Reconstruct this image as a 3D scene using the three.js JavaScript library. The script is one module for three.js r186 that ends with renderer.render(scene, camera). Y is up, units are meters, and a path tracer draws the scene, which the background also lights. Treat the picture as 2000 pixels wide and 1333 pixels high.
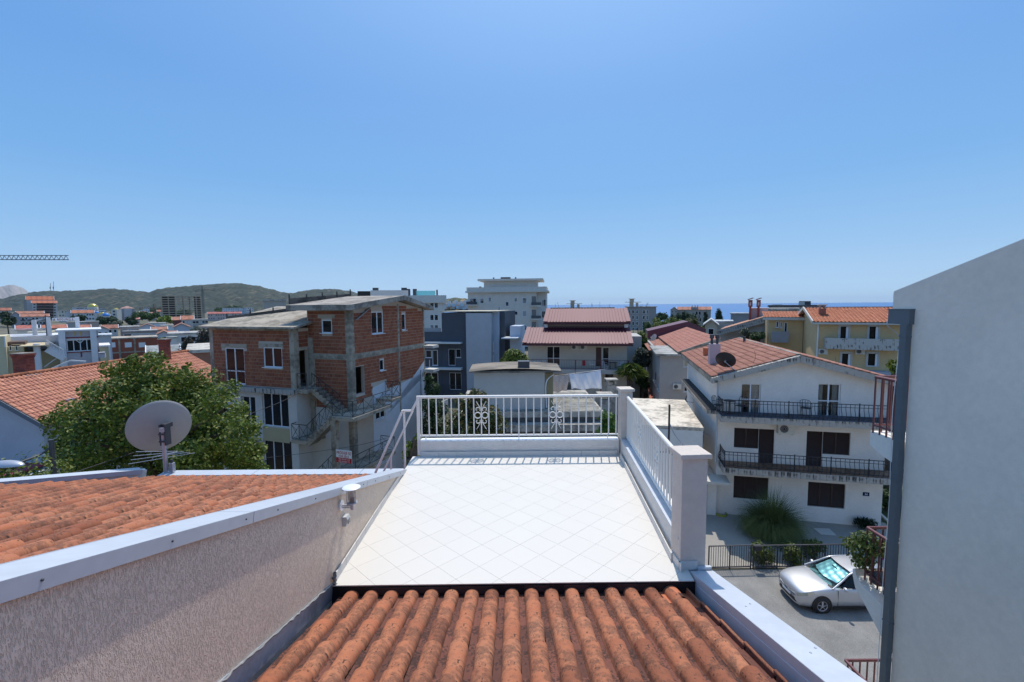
import * as THREE from 'three';
import { mergeGeometries } from 'three/addons/utils/BufferGeometryUtils.js';
import { FontLoader } from 'three/addons/loaders/FontLoader.js';
import { TextGeometry } from 'three/addons/geometries/TextGeometry.js';

// ---------- camera, sky, sun, exposure ----------
const scene = new THREE.Scene();
const F = 889, ROLL = 0.46 * Math.PI / 180, PITCH = Math.atan(70.5 / F), EYE = 12;
const camera = new THREE.PerspectiveCamera(2 * Math.atan(666.5 / F) * 180 / Math.PI, 1024 / 682, 0.05, 40000);
camera.position.set(0, EYE, 0);
camera.rotation.set(-PITCH, 0, -ROLL, 'XYZ');
const sunAz = 9.6 * Math.PI / 180, sunEl = 63 * Math.PI / 180;
const sunDir = new THREE.Vector3(Math.sin(sunAz) * Math.cos(sunEl), Math.sin(sunEl), -Math.cos(sunAz) * Math.cos(sunEl));
const renderer = new THREE.WebGLRenderer({ antialias: true });
renderer.toneMapping = THREE.LinearToneMapping;
renderer.toneMappingExposure = 1.0;
renderer.shadowMap.enabled = true;
{ // clear summer sky: pale at the horizon, deep blue above, a soft brightening round the sun
  const W = 512, H = 256, a = new Float32Array(W * H * 4);
  const stops = [[0, .47, .68, .90], [.05, .40, .62, .88], [.12, .29, .53, .85], [.24, .175, .42, .80], [.4, .12, .335, .75], [.6, .11, .315, .73], [1.6, .11, .315, .73]];
  for (let j = 0; j < H; j++) for (let i = 0; i < W; i++) {
    const el = ((j + .5) / H - .5) * Math.PI, az = ((i + .5) / W - .5) * 2 * Math.PI;
    const d = new THREE.Vector3(Math.cos(az) * Math.cos(el), Math.sin(el), Math.sin(az) * Math.cos(el));
    const e = Math.max(0, el); let k = 0; while (k < stops.length - 2 && e > stops[k + 1][0]) k++;
    const t = Math.min(1, (e - stops[k][0]) / (stops[k + 1][0] - stops[k][0]));
    const g = Math.acos(Math.min(1, d.dot(sunDir))), au = 1.5 * Math.exp(-g / .28) + 2 * Math.exp(-Math.pow(g / .12, 1.5));
    const o = (j * W + i) * 4;
    for (let c = 0; c < 3; c++) a[o + c] = stops[k][c + 1] * (1 - t) + stops[k + 1][c + 1] * t + au * [.86, .98, 1][c];
    a[o + 3] = 1;
  }
  const t = new THREE.DataTexture(a, W, H, THREE.RGBAFormat, THREE.FloatType);
  t.mapping = THREE.EquirectangularReflectionMapping; t.magFilter = t.minFilter = THREE.LinearFilter; t.needsUpdate = true;
  scene.background = t; scene.environment = t;
}
const sun = new THREE.DirectionalLight(new THREE.Color(1, .95, .86), 3.7);
sun.target.position.set(0, 0, -30); sun.position.copy(sunDir).multiplyScalar(200).add(sun.target.position);
sun.castShadow = true; sun.shadow.mapSize.set(4096, 4096);
Object.assign(sun.shadow.camera, { left: -90, right: 90, top: 90, bottom: -90, near: 1, far: 500 });
scene.add(sun, sun.target);
scene.fog = new THREE.FogExp2(new THREE.Color(.62, .72, .86), 0.00002);

// ---------- helpers ----------
let seed = 7;
function rnd() { seed = (seed * 1664525 + 1013904223) >>> 0; return seed / 4294967296; }
const rr = (a, b) => a + (b - a) * rnd();
const pick = a => a[Math.floor(rnd() * a.length)];
const V3 = (x, y, z) => new THREE.Vector3(x, y, z);
const used = {};
function numbered(n) { const k = used[n] = (used[n] ?? -1) + 1; return k ? n + '_' + String(k).padStart(3, '0') : n; }
// a photo pixel gives a direction; the ground, wall or depth it meets gives the place
function ray(u, v) {
  const x = (u - 1000) / F, y = -(v - 666.5) / F, c = Math.cos(ROLL), s = Math.sin(ROLL);
  const X = x * c + y * s, Y = -x * s + y * c, cp = Math.cos(PITCH), sp = Math.sin(PITCH);
  return V3(X, Y * cp - sp, -Y * sp - cp);
}
function at(u, v, y) { const d = ray(u, v); return d.multiplyScalar((y - EYE) / d.y).add(V3(0, EYE, 0)); }
function dep(u, v, z) { const d = ray(u, v); return d.multiplyScalar(-z / d.z).add(V3(0, EYE, 0)); }   // z = metres ahead
function smooth(a, b, x) { const t = Math.min(1, Math.max(0, (x - a) / (b - a))); return t * t * (3 - 2 * t); }
function tag(o, label, category, group, kind) {
  if (label) o.userData.label = label; if (category) o.userData.category = category;
  if (group) o.userData.group = group; if (kind) o.userData.kind = kind; return o;
}
function thing(name, label, category, pos = [0, 0, 0], turn = 0, group) {
  const o = new THREE.Group(); o.name = numbered(name); scene.add(o); o.position.set(...pos); o.rotation.y = turn;
  return tag(o, label, category, group);
}
function shadows(m) { m.castShadow = m.receiveShadow = true; return m; }
function part(name, geos, mat, parent) {
  const g = Array.isArray(geos) ? (geos.length === 1 ? geos[0] : mergeGeometries(geos.map(norm))) : geos;
  const m = shadows(new THREE.Mesh(g, mat)); m.name = parent && parent !== scene ? name : numbered(name); (parent || scene).add(m); return m;
}
function norm(g) { if (g.index) g = g.toNonIndexed(); for (const k of Object.keys(g.attributes)) if (!['position', 'normal', 'uv', 'color'].includes(k)) g.deleteAttribute(k); return g; }
// uv in metres from the dominant axis of each face
function metric(g, keepNormals) {
  g = norm(g); if (!keepNormals) g.computeVertexNormals();
  const p = g.attributes.position, uv = new Float32Array(p.count * 2), a = V3(), b = V3(), c = V3(), n = V3();
  for (let i = 0; i < p.count; i += 3) {
    a.fromBufferAttribute(p, i); b.fromBufferAttribute(p, i + 1); c.fromBufferAttribute(p, i + 2);
    n.copy(b).sub(a).cross(c.clone().sub(a)); const x = Math.abs(n.x), y = Math.abs(n.y), z = Math.abs(n.z);
    for (let k = 0; k < 3; k++) {
      const q = [a, b, c][k];
      const [s, t] = y >= x && y >= z ? [q.x, q.z] : x >= z ? [q.z, q.y] : [q.x, q.y];
      uv[(i + k) * 2] = s; uv[(i + k) * 2 + 1] = t;
    }
  }
  g.setAttribute('uv', new THREE.BufferAttribute(uv, 2)); return g;
}
function box(x0, x1, y0, y1, z0, z1) { const g = new THREE.BoxGeometry(Math.abs(x1 - x0), Math.abs(y1 - y0), Math.abs(z1 - z0)); g.translate((x0 + x1) / 2, (y0 + y1) / 2, (z0 + z1) / 2); return metric(g); }
function bar(p, q, w, h = w) { // square bar between two points
  const d = V3().subVectors(q, p), L = d.length(), g = metric(new THREE.BoxGeometry(w, h, L));
  const m = new THREE.Matrix4().lookAt(q, p, Math.abs(d.y) > .99 * L ? V3(0, 0, 1) : V3(0, 1, 0));
  g.applyMatrix4(m); g.translate((p.x + q.x) / 2, (p.y + q.y) / 2, (p.z + q.z) / 2); return g;
}
function rod(p, q, r, r2 = r, n = 8) { // round bar
  const d = V3().subVectors(q, p), L = d.length(), g = new THREE.CylinderGeometry(r2, r, L, n);
  g.applyQuaternion(new THREE.Quaternion().setFromUnitVectors(V3(0, 1, 0), d.normalize())); g.translate((p.x + q.x) / 2, (p.y + q.y) / 2, (p.z + q.z) / 2); return norm(g);
}
function tube(pts, r, seg = 24, n = 6) { return norm(new THREE.TubeGeometry(new THREE.CatmullRomCurve3(pts), seg, r, n)); }
function cable(name, pts, r, mat, label, parent) { const m = part(name, tube(pts, r, 30, 5), mat, parent); if (label) tag(m, label, 'cable'); return m; }
function poly(pts) { const s = new THREE.Shape(); pts.forEach(([x, y], i) => i ? s.lineTo(x, y) : s.moveTo(x, y)); s.closePath(); return s; }
// a wall in the plane z (outer face), outline in x,y, with openings [x0,x1,y0,y1]; thickness goes inward (-z)
function wall(outline, z, th, holes = []) {
  const s = poly(outline);
  for (const [a, b, c, d] of holes) { const h = new THREE.Path(); h.moveTo(a, c); h.lineTo(b, c); h.lineTo(b, d); h.lineTo(a, d); h.closePath(); s.holes.push(h); }
  const g = new THREE.ExtrudeGeometry(s, { depth: th, bevelEnabled: false, steps: 1 }); g.translate(0, 0, z - th); return metric(g);
}
const rect = (x0, x1, y0, y1) => [[x0, y0], [x1, y0], [x1, y1], [x0, y1]];
function sideWall(outline, x, th, holes = []) { // outline in (-z, y): face looks to +x when th>0
  const g = wall(outline, 0, Math.abs(th), holes); g.rotateY(Math.PI / 2); // z->x, x->-z
  g.translate(th > 0 ? x : x + Math.abs(th), 0, 0); return metric(g);
}
// extruded horizontal polygon (x,z points) from y0 to y1
function slab(pts, y0, y1) { const g = new THREE.ExtrudeGeometry(poly(pts.map(([x, z]) => [x, -z])), { depth: y1 - y0, bevelEnabled: false }); g.rotateX(-Math.PI / 2); g.translate(0, y0, 0); return metric(g); }
function sheet(pts, y) { const g = new THREE.ShapeGeometry(poly(pts.map(([x, z]) => [x, -z]))); g.rotateX(-Math.PI / 2); g.translate(0, y, 0); return metric(g); }
function prismY(pts3) { return pts3; }

// ---------- textures ----------
function hsh(x, y, s) { let h = (x * 374761393 + y * 668265263 + s * 1442695041) | 0; h = Math.imul(h ^ (h >>> 13), 1274126177); h ^= h >>> 16; return (h >>> 0) / 4294967296; }
function vn(x, y, per, s) {
  const xi = Math.floor(x), yi = Math.floor(y), fx = x - xi, fy = y - yi, u = fx * fx * (3 - 2 * fx), w = fy * fy * (3 - 2 * fy);
  const X0 = ((xi % per) + per) % per, X1 = (X0 + 1) % per, Y0 = ((yi % per) + per) % per, Y1 = (Y0 + 1) % per;
  const a = hsh(X0, Y0, s), b = hsh(X1, Y0, s), c = hsh(X0, Y1, s), d = hsh(X1, Y1, s);
  return a + (b - a) * u + (c - a) * w + (a - b - c + d) * u * w;
}
function fbm(x, y, per, oct, s) { let v = 0, a = .5, n = 0; for (let i = 0; i < oct; i++) { v += a * vn(x, y, per, s + i); n += a; x *= 2; y *= 2; per *= 2; a *= .55; } return v / n; }
function tex(N, size, fn, srgb = true) {
  const d = new Uint8Array(N * N * 4);
  for (let j = 0; j < N; j++) for (let i = 0; i < N; i++) {
    let c = fn(i / N, j / N, i, j); if (typeof c === 'number') c = [c, c, c];
    const o = (j * N + i) * 4; for (let k = 0; k < 3; k++) d[o + k] = Math.max(0, Math.min(255, c[k] * 255)); d[o + 3] = 255;
  }
  const t = new THREE.DataTexture(d, N, N); t.wrapS = t.wrapT = THREE.RepeatWrapping; t.magFilter = THREE.LinearFilter; t.minFilter = THREE.LinearMipmapLinearFilter; t.generateMipmaps = true;
  t.colorSpace = srgb ? THREE.SRGBColorSpace : THREE.NoColorSpace; t.repeat.set(1 / size, 1 / size); t.needsUpdate = true; return t;
}
const resized = (t, s) => { const c = t.clone(); c.repeat.set(1 / s, 1 / s); c.needsUpdate = true; return c; };
const tMottle = tex(512, 3, (x, y) => .96 + .06 * fbm(x * 6, y * 6, 6, 5, 1) - .04 * fbm(x * 60, y * 60, 60, 2, 9));
const tGrime = tex(512, 4, (x, y) => { const a = fbm(x * 5, y * 5, 5, 5, 3), b = fbm(x * 24, y * 24, 24, 4, 5); return (.72 + .28 * smooth(.3, .6, a * .6 + b * .4)) - .07 * vn(x * 200, y * 200, 200, 8); });
const tStreak = tex(512, 3, (x, y) => { const a = fbm(x * 40, y * 4, 4, 4, 13), b = fbm(x * 9, y * 9, 9, 4, 15); const m = smooth(.5, .68, a * .6 + b * .4); return [1 - .68 * m, 1 - .7 * m, 1 - .72 * m].map(v => v * (.9 + .1 * fbm(x * 50, y * 50, 50, 2, 2))); });
const tRough = tex(512, .5, (x, y) => fbm(x * 40, y * 40, 40, 3, 21) * .7 + .3 * vn(x * 160, y * 160, 160, 4), false);
const tDrag = (() => { // worm-drag render: short vertical scratches of many sizes
  const N = 1024, h = new Float32Array(N * N).fill(.8);
  for (let k = 0; k < 5200; k++) {
    let x = rnd() * N, y = rnd() * N; const len = 6 + rnd() * rnd() * 75, w = 1 + rnd() * 2.4, dp = .25 + rnd() * .55;
    let drift = rr(-.12, .12);
    for (let s = 0; s < len; s++) {
      x += drift + rr(-.25, .25); y += 1; const e = Math.min(1, s / 4, (len - s) / 5) * dp;
      for (let q = -4; q <= 4; q++) { const f = e * Math.exp(-q * q / (w * w)); const ix = ((Math.round(x) + q) % N + N) % N, iy = ((Math.round(y)) % N + N) % N, o = iy * N + ix; h[o] = Math.min(h[o], .8 - f); }
    }
  }
  return tex(N, .5, (x, y, i, j) => h[j * N + i] + .12 * (fbm(x * 90, y * 60, 30, 2, 5) - .5), false);
})();
const tClay = tex(1024, 1.1, (x, y) => { // terracotta with fine brown lichen grain and a few black spots
  const p = fbm(x * 8, y * 8, 8, 4, 31), q = fbm(x * 5, y * 5, 5, 3, 37), f = vn(x * 330, y * 330, 330, 33), f2 = vn(x * 170, y * 170, 170, 39), g = fbm(x * 40, y * 40, 40, 3, 35);
  let c = [.775 + .10 * (p - .5), .50 + .14 * (p - .5), .365 + .12 * (p - .5)];
  const cover = smooth(.34, .66, p * .6 + g * .4), grain = smooth(.78 - .5 * cover, .98 - .5 * cover, f * .6 + f2 * .4);
  const pl = smooth(.66, .74, g * .7 + q * .3), blk = smooth(.80, .84, fbm(x * 60, y * 60, 60, 2, 36) + .12 * (q - .5));
  c = c.map((v, i) => v * (.95 + .1 * f)); c = c.map((v, i) => v + ([.86, .66, .5][i] - v) * pl * .35);
  c = c.map((v, i) => v + ([.50, .32, .25][i] - v) * cover * .42); c = c.map((v, i) => v + ([.40, .265, .21][i] - v) * grain * .45); return c.map((v, i) => v + ([.13, .1, .09][i] - v) * blk * .6);
});
const tClayDark = tex(512, 1, (x, y) => { const p = fbm(x * 9, y * 9, 9, 5, 41), f = fbm(x * 90, y * 90, 90, 2, 43), d = smooth(.5, .66, f * .5 + p * .5); return [.53 - .23 * d + .1 * p, .34 - .13 * d + .06 * p, .28 - .1 * d + .05 * p]; });
const tAsph = tex(512, 2.2, (x, y) => { const a = fbm(x * 4, y * 4, 4, 4, 51), f = vn(x * 220, y * 220, 220, 53); return .86 + .22 * (a - .5) + .26 * (f - .5); });
const tFine = tex(256, .35, (x, y) => fbm(x * 30, y * 30, 30, 3, 61), false);
const tGround = tex(512, 30, (x, y) => { const a = fbm(x * 5, y * 5, 5, 6, 71), b = fbm(x * 40, y * 40, 40, 3, 73); const t = smooth(.42, .62, a * .7 + b * .3); return [.40 + .16 * t, .40 + .11 * t, .30 + .13 * t]; });

// ---------- materials ----------
const lin = (r, g, b) => new THREE.Color().setRGB(r, g, b);
function M(c, o = {}) { return new THREE.MeshStandardMaterial({ color: c, roughness: .9, metalness: 0, side: THREE.DoubleSide, ...o }); }
const white = lin(1, 1, 1);
const mt = {
  floorTile: [lin(.635, .585, .52), lin(.63, .58, .515), lin(.64, .59, .525), lin(.633, .583, .518)].map(c => M(c, { roughness: .6 })),
  grout: M(lin(.60, .52, .40)), skirt: M(lin(.72, .68, .63), { roughness: .45, map: tMottle }),
  drag: M(lin(.90, .71, .55), { bumpMap: tDrag, bumpScale: .0055, map: tMottle }),
  whiteStucco: M(lin(.84, .77, .69), { bumpMap: tRough, bumpScale: .006, map: tMottle }),
  pillar: M(lin(.73, .62, .53), { bumpMap: tRough, bumpScale: .007, map: tMottle }),
  coping: M(lin(.56, .58, .62), { roughness: .45, metalness: .1, map: tMottle }),
  flash: M(lin(.42, .46, .50), { roughness: .55, metalness: .2, map: tGrime }),
  seal: M(lin(.34, .33, .32), { map: tGrime }),
  rail: M(lin(.86, .80, .72), { roughness: .38 }),
  bitumen: M(lin(.014, .011, .011), { roughness: .75, map: tGrime }), bitumenBrown: M(lin(.10, .055, .048), { roughness: .8, map: tGrime }),
  clay: [[.80, .80, .76], [.66, .61, .56], [.80, .75, .68], [.50, .44, .40], [.72, .67, .61]].map(c => M(lin(...c), { map: tClay, roughness: .92, bumpMap: tFine, bumpScale: .0015 })),
  clayPan: [[.62, .58, .56], [.5, .47, .46], [.4, .39, .39]].map(c => M(lin(...c), { map: tClayDark, roughness: .95 })),
  clayNew: M(lin(.56, .17, .075), { roughness: .8, map: tMottle }),
  steel: M(lin(.48, .48, .52), { roughness: .4, metalness: .5 }), steelDark: M(lin(.07, .07, .08), { roughness: .5, metalness: .3 }),
  black: M(lin(.012, .012, .014), { roughness: .5 }), iron: M(lin(.025, .025, .03), { roughness: .6 }),
  concrete: M(lin(.46, .385, .295), { map: tGrime }), concreteOld: M(lin(.42, .36, .30), { map: tGrime }), concreteStain: M(lin(.48, .435, .38), { map: tStreak }),
  concreteLight: M(lin(.62, .57, .50), { map: tMottle }),
  plasterWhite: M(lin(.86, .80, .73), { map: tMottle, bumpMap: tRough, bumpScale: .002 }),
  plasterSmooth: M(lin(.80, .75, .69), { map: tMottle, bumpMap: tRough, bumpScale: .0012 }),
  pvc: M(lin(.78, .78, .79), { roughness: .35 }),
  glassClear: new THREE.MeshPhysicalMaterial({ color: lin(.8, .82, .82), transmission: 1, roughness: .02, thickness: 0, ior: 1.5, side: THREE.DoubleSide }),
  curtain: M(lin(.62, .6, .57)),
  glass: new THREE.MeshPhysicalMaterial({ color: lin(.012, .014, .016), roughness: .04, ior: 1.5, specularIntensity: .5, side: THREE.DoubleSide }),
  redIron: M(lin(.14, .045, .05), { roughness: .5 }),
  asphalt: M(lin(.30, .285, .265), { map: tAsph, bumpMap: tFine, bumpScale: .004 }),
  ground: M(lin(.62, .62, .62), { map: tGround }),
  sheetMetal: M(lin(.42, .43, .45), { roughness: .5, metalness: .3 }),
  wood: M(lin(.045, .022, .016), { roughness: .6, map: tMottle }),
};
// ---------- the ground, the road and the sea ----------
function seaQ(x, z) { return -z * .7 + x * .71; }
function gh(x, z) { const q = seaQ(x, z); return -11.5 * smooth(150, 470, q); }
function tagS(o) { o.userData.kind = 'structure'; return o; }
{
  const pos = [], idx = [], uv = [], NA = 160, rs = [0]; for (let r = 4; r < 16000; r *= 1.075) rs.push(r);
  for (const r of rs) for (let a = 0; a <= NA; a++) { const t = a / NA * 2 * Math.PI, x = r * Math.sin(t), z = -r * Math.cos(t); pos.push(x, gh(x, z) - .02 - (r > 60 ? .3 : 0), z); uv.push(x, z); }
  for (let i = 0; i < rs.length - 1; i++) for (let a = 0; a < NA; a++) { const p = i * (NA + 1) + a, q = p + NA + 1; idx.push(p, p + 1, q, p + 1, q + 1, q); }
  const g = new THREE.BufferGeometry(); g.setAttribute('position', new THREE.Float32BufferAttribute(pos, 3)); g.setAttribute('uv', new THREE.Float32BufferAttribute(uv, 2)); g.setIndex(idx); g.computeVertexNormals();
  tagS(part('ground', g, mt.ground));
  const tWave = tex(512, 60, (x, y) => fbm(x * 12, y * 30, 6, 5, 81), false);
  const s = new THREE.PlaneGeometry(60000, 60000, 1, 1); s.rotateX(-Math.PI / 2); const suv = s.attributes.uv; for (let i = 0; i < suv.count; i++) suv.setXY(i, suv.getX(i) * 60000, suv.getY(i) * 60000);
  const sea = tagS(part('sea', s, M(lin(.016, .13, .33), { roughness: .5, bumpMap: tWave, bumpScale: .6 }))); sea.position.set(0, -10.2, 0);
}
tagS(part('road', [sheet([[2.2, -2], [40, -2], [40, -19.6], [26, -19.65], [8.4, -19.65], [7.2, -60], [2.2, -60]], .012)], mt.asphalt));

// ---------- roof tiles ----------
// one interlocking tile: a flat pan with a tapering barrel roll beside it; x across, z up the slope, y out of the roof
function tileGeo(w, L, hgt, du, dv, seg = 9, rows = 3) {
  const prof = []; const pw = w * .29, R = (w - pw) / 2 + .004;
  prof.push([0, .010], [pw * .12, .004], [pw * .9, .004]);
  for (let i = 0; i <= seg; i++) { const a = Math.PI * (1 - i / seg); prof.push([pw + R * (1 + Math.cos(a)) - .004, .004 + hgt * Math.pow(Math.sin(a), .8)]); }
  const pos = [], uv = [], n = prof.length, idx = []; const cx = pw + R;
  for (let r = 0; r <= rows; r++) {
    const t = r / rows, z = t * L, k = 1 - .17 * t, lift = .024 * (1 - t);
    prof.forEach(([x, y], i) => { const X = i < 3 ? x : cx + (x - cx) * k, bulge = 0; pos.push(X, y * (i < 3 ? 1 : k) + lift + bulge, z); uv.push(x + y * .7 + du, z + dv); });
  }
  for (let r = 0; r < rows; r++) for (let i = 0; i < n - 1; i++) { const a = r * n + i, b = a + n; idx.push(a, b, a + 1, a + 1, b, b + 1); }
  const base = pos.length / 3; // lip at the lower end
  prof.forEach(([x, y]) => { pos.push(x, y + .024, 0, x, y + .006, -.0005); uv.push(x + du, dv, x + du, dv + .015); });
  for (let i = 0; i < n - 1; i++) { const a = base + 2 * i; idx.push(a, a + 2, a + 1, a + 1, a + 2, a + 3); }
  const g = new THREE.BufferGeometry(); g.setAttribute('position', new THREE.Float32BufferAttribute(pos, 3)); g.setAttribute('uv', new THREE.Float32BufferAttribute(uv, 2)); g.setIndex(idx); g.computeVertexNormals(); return g;
}
// split a near tile into roll + pan so that each keeps its own weathering: groups in one mesh
function tileGeo2(w, L, hgt, du, dv) {
  const g = tileGeo(w, L, hgt, du, dv, 10, 3), n = 3 + 11, idx = Array.from(g.index.array), pan = [], roll = [];
  for (let k = 0; k < idx.length; k += 3) { const tri = idx.slice(k, k + 3); const inPan = tri.every(i => i < 4 * n ? i % n <= 2 || i % n === 3 : false) && tri.some(i => i % n <= 2); (inPan ? pan : roll).push(...tri); }
  g.setIndex([...roll, ...pan]); g.clearGroups(); g.addGroup(0, roll.length, 0); g.addGroup(roll.length, pan.length, 1); return g;
}
const nearTiles = []; for (let i = 0; i < 8; i++) nearTiles.push(tileGeo2(.19, .425, .070, rr(0, 1), rr(0, 1)));
function barrelRoof(o, { x0, cols, w, zLow, rows, exp, keep, max = 300, mats }) {
  const spots = [];
  for (let c = 0; c < cols; c++) for (let r = 0; r < rows; r++) { const x = x0 + c * w, z = zLow + r * exp; if (!keep || keep(x, z)) spots.push([x, z]); }
  o.updateWorldMatrix(true, false); const cp = V3(0, EYE, 0);
  spots.forEach(s => { s.d = V3(s[0], 0, s[1]).applyMatrix4(o.matrixWorld).distanceTo(cp); }); spots.sort((a, b) => a.d - b.d);
  const rest = [];
  spots.forEach(([x, z], i) => {
    const g = pick(nearTiles), y = rr(-.003, .003), ry = rr(-.012, .012), dx = rr(-.003, .003), dz = rr(-.012, .012), patch = fbm(x * 1.3 + 40, z * 1.3 + 40, 997, 3, 5);
    const k = patch > .56 ? pick([1, 3, 3, 4]) : patch < .44 ? pick([0, 2, 2, 4]) : pick([0, 1, 2, 4]);
    if (i < max) { const m = shadows(new THREE.Mesh(g, [mt.clay[k], pick(mt.clayPan)])); m.name = 'roof_tile'; m.position.set(x + dx, y, z + dz); m.rotation.y = ry; o.add(m); }
    else { const q = g.clone(); q.clearGroups(); q.rotateY(ry); q.translate(x + dx, y, z + dz); rest.push(norm(q)); }
  });
  if (rest.length) { const m = part('far_roof_tiles', rest, mt.clay[4], o); m.userData.kind = 'stuff'; }
}

// ---------- own house ----------
const FY = EYE - 2.65; // terrace floor
const TR = [[-1.74, -4.15], [1.74, -4.19], [1.88, -7.83], [-1.77, -7.84]];
{
  const t = thing('house_body', 'pale rendered house block carrying the tiled terrace and clay roofs', 'house', [0, 0, -4]);
  part('wall', [slab([[-10.6, 4.2], [1.9, 4.2], [2.1, -4.05], [-6.9, -4.6], [-8.9, -4.1], [-10.6, -3.6]], 0, 8.55), box(-1.85, 1.95, 8.55, FY - .2, -4.05, .0)], mt.plasterSmooth, t);
}
{ // terrace floor: diagonal tiles cut at the edges
  const t = thing('roof_terrace', 'white tiled roof terrace with diagonal square tiles', 'terrace', [0, FY, -6]);
  part('slab', slab(TR.map(([x, z]) => [x, z + 6]), -.2, -.009), mt.grout, t);
  const P = [[-1.735, -4.135], [1.73, -4.165], [1.875, -7.825], [-1.765, -7.835]].map(([x, z]) => [x, z + 6]);
  const clip = pts => { for (let e = 0; e < 4; e++) { const [ax, az] = P[e], [bx, bz] = P[(e + 1) % 4], out = []; const side = ([x, z]) => -((bx - ax) * (z - az) - (bz - az) * (x - ax)); for (let i = 0; i < pts.length; i++) { const a = pts[i], b = pts[(i + 1) % pts.length], sa = side(a), sb = side(b); if (sa >= 0) out.push(a); if (sa * sb < 0) { const k = sa / (sa - sb); out.push([a[0] + (b[0] - a[0]) * k, a[1] + (b[1] - a[1]) * k]); } } pts = out; if (pts.length < 3) return []; } return pts; };
  const s = .298, h = s / Math.SQRT2 * 1.0; // half diagonal
  const ox = .07, oz = 1.83;
  for (let i = -14; i <= 14; i++) for (let j = -14; j <= 14; j++) {
    const cx = ox + (i + j) * h, cz = oz + (i - j) * h - 3; let k = h - .0014;
    const q = clip([[cx, cz - k], [cx + k, cz], [cx, cz + k], [cx - k, cz]]); if (q.length < 3) continue;
    let ar = 0; q.forEach((a, n) => { const b = q[(n + 1) % q.length]; ar += a[0] * b[1] - b[0] * a[1]; }); if (Math.abs(ar) < .0006) continue;
    const g = slab(q.map(([x, z]) => [x - cx, z - cz]), -.009, 0); const uv = g.attributes.uv, du = rr(0, 3), dv = rr(0, 3); for (let m = 0; m < uv.count; m++) uv.setXY(m, uv.getX(m) + du, uv.getY(m) + dv);
    const m = part('floor_tile', g, pick(mt.floorTile), t); m.position.set(cx, rr(-.0003, .0003), cz);
  }
  // bitumen painted edge below the floor
  part('edge_band', bar(V3(-1.74, -.131, 1.859), V3(1.74, -.131, 1.819), .02, .218), mt.bitumen, t);
  for (const [a, b, d] of [[-1.36, -.98, .02], [-.62, -.2, .03], [.1, .34, .012], [.48, .72, .03], [.9, 1.3, .02], [-1.0, -.6, .008]]) part('worn_edge_patch', bar(V3(a, -.05 - d / 2, 1.851 - .0115 * (a + 1.74) + .02), V3(b, -.05 - d / 2, 1.851 - .0115 * (b + 1.74) + .02), .006, .05 + d), mt.bitumenBrown, t);
  // skirting
  const sk = (a, b, hgt, n) => { const A = V3(a[0], 0, a[1]), B = V3(b[0], 0, b[1]), L = A.distanceTo(B); for (let i = 0; i < n; i++) { const p = A.clone().lerp(B, (i + .012) / n), q = A.clone().lerp(B, (i + .988) / n); p.y = q.y = hgt / 2; part('skirting_tile', bar(p, q, .012, hgt), mt.skirt, t); } };
  sk([-1.722, 1.85], [-1.738, -1.02], .085, 9); sk([-1.62, -1.815], [1.83, -1.812], .085, 11); sk([1.858, -1.70], [1.628, 1.50], .085, 10);
}
{ // left parapet: worm-drag render, sloping with the roof, metal coping
  const t = thing('parapet_wall', 'sloping parapet with grooved beige render and grey metal coping', 'parapet', [-1.74, FY, -4]);
  const top = z => EYE - .889 - .302 * (-z - 1.42) - FY; const Z0 = 1.2, Z1 = -7.12;
  const g = sideWall([[-(Z0 + 4), -1.2], [-(Z1 + 4), -1.2], [-(Z1 + 4), top(Z1) - .05], [-(Z0 + 4), top(Z0) - .05]], 0, .19); part('wall', g, mt.drag, t);
  const cs = [[1.2, -2.9], [-2.906, -5.2], [-5.206, -7.14]];
  for (const [a, b] of cs) {
    const A = V3(-.095, top(a) - .012, a + 4), B = V3(-.095, top(b) - .012, b + 4);
    const cap = part('coping_sheet', [bar(A, B, .236, .008), bar(A.clone().add(V3(.117, -.034, 0)), B.clone().add(V3(.117, -.034, 0)), .006, .072), bar(A.clone().add(V3(-.129, -.034, 0)), B.clone().add(V3(-.129, -.034, 0)), .006, .072)], mt.coping, t);
    for (let z = a - .3; z > b; z -= .62) { const s = new THREE.SphereGeometry(.006, 8, 6); s.translate(.022 + .004, top(z) - .045, z + 4); part('rivet', s, mt.steelDark, cap); }
  }
  // metal flashing and sealant along the foot, beside the clay roof
  const ry = z => EYE - 2.78 + .27 * (z + 4.2) - FY;
  part('flashing', [bar(V3(.006, ry(.5) + .055, 4.5), V3(.006, ry(-4.13) + .055, -.13), .010, .15)], mt.flash, t);
  const pts = []; for (let z = .5; z > -4.2; z -= .035) pts.push(V3(.012 + rr(-.004, .006), ry(z) + .128 + rr(-.009, .009), z + 4));
  part('sealant', tube(pts, .008, 260, 6), mt.seal, t);
  const p2 = []; for (let k = 0; k < 16; k++) p2.push(V3(.02 + rr(-.01, .02), ry(-4.13) + .12 + k * .008 - .02 + rr(-.01, .01), -.15 + rr(-.012, .012)));
  part('sealant', tube(p2, .017, 60, 6), mt.seal, t);
}
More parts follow.
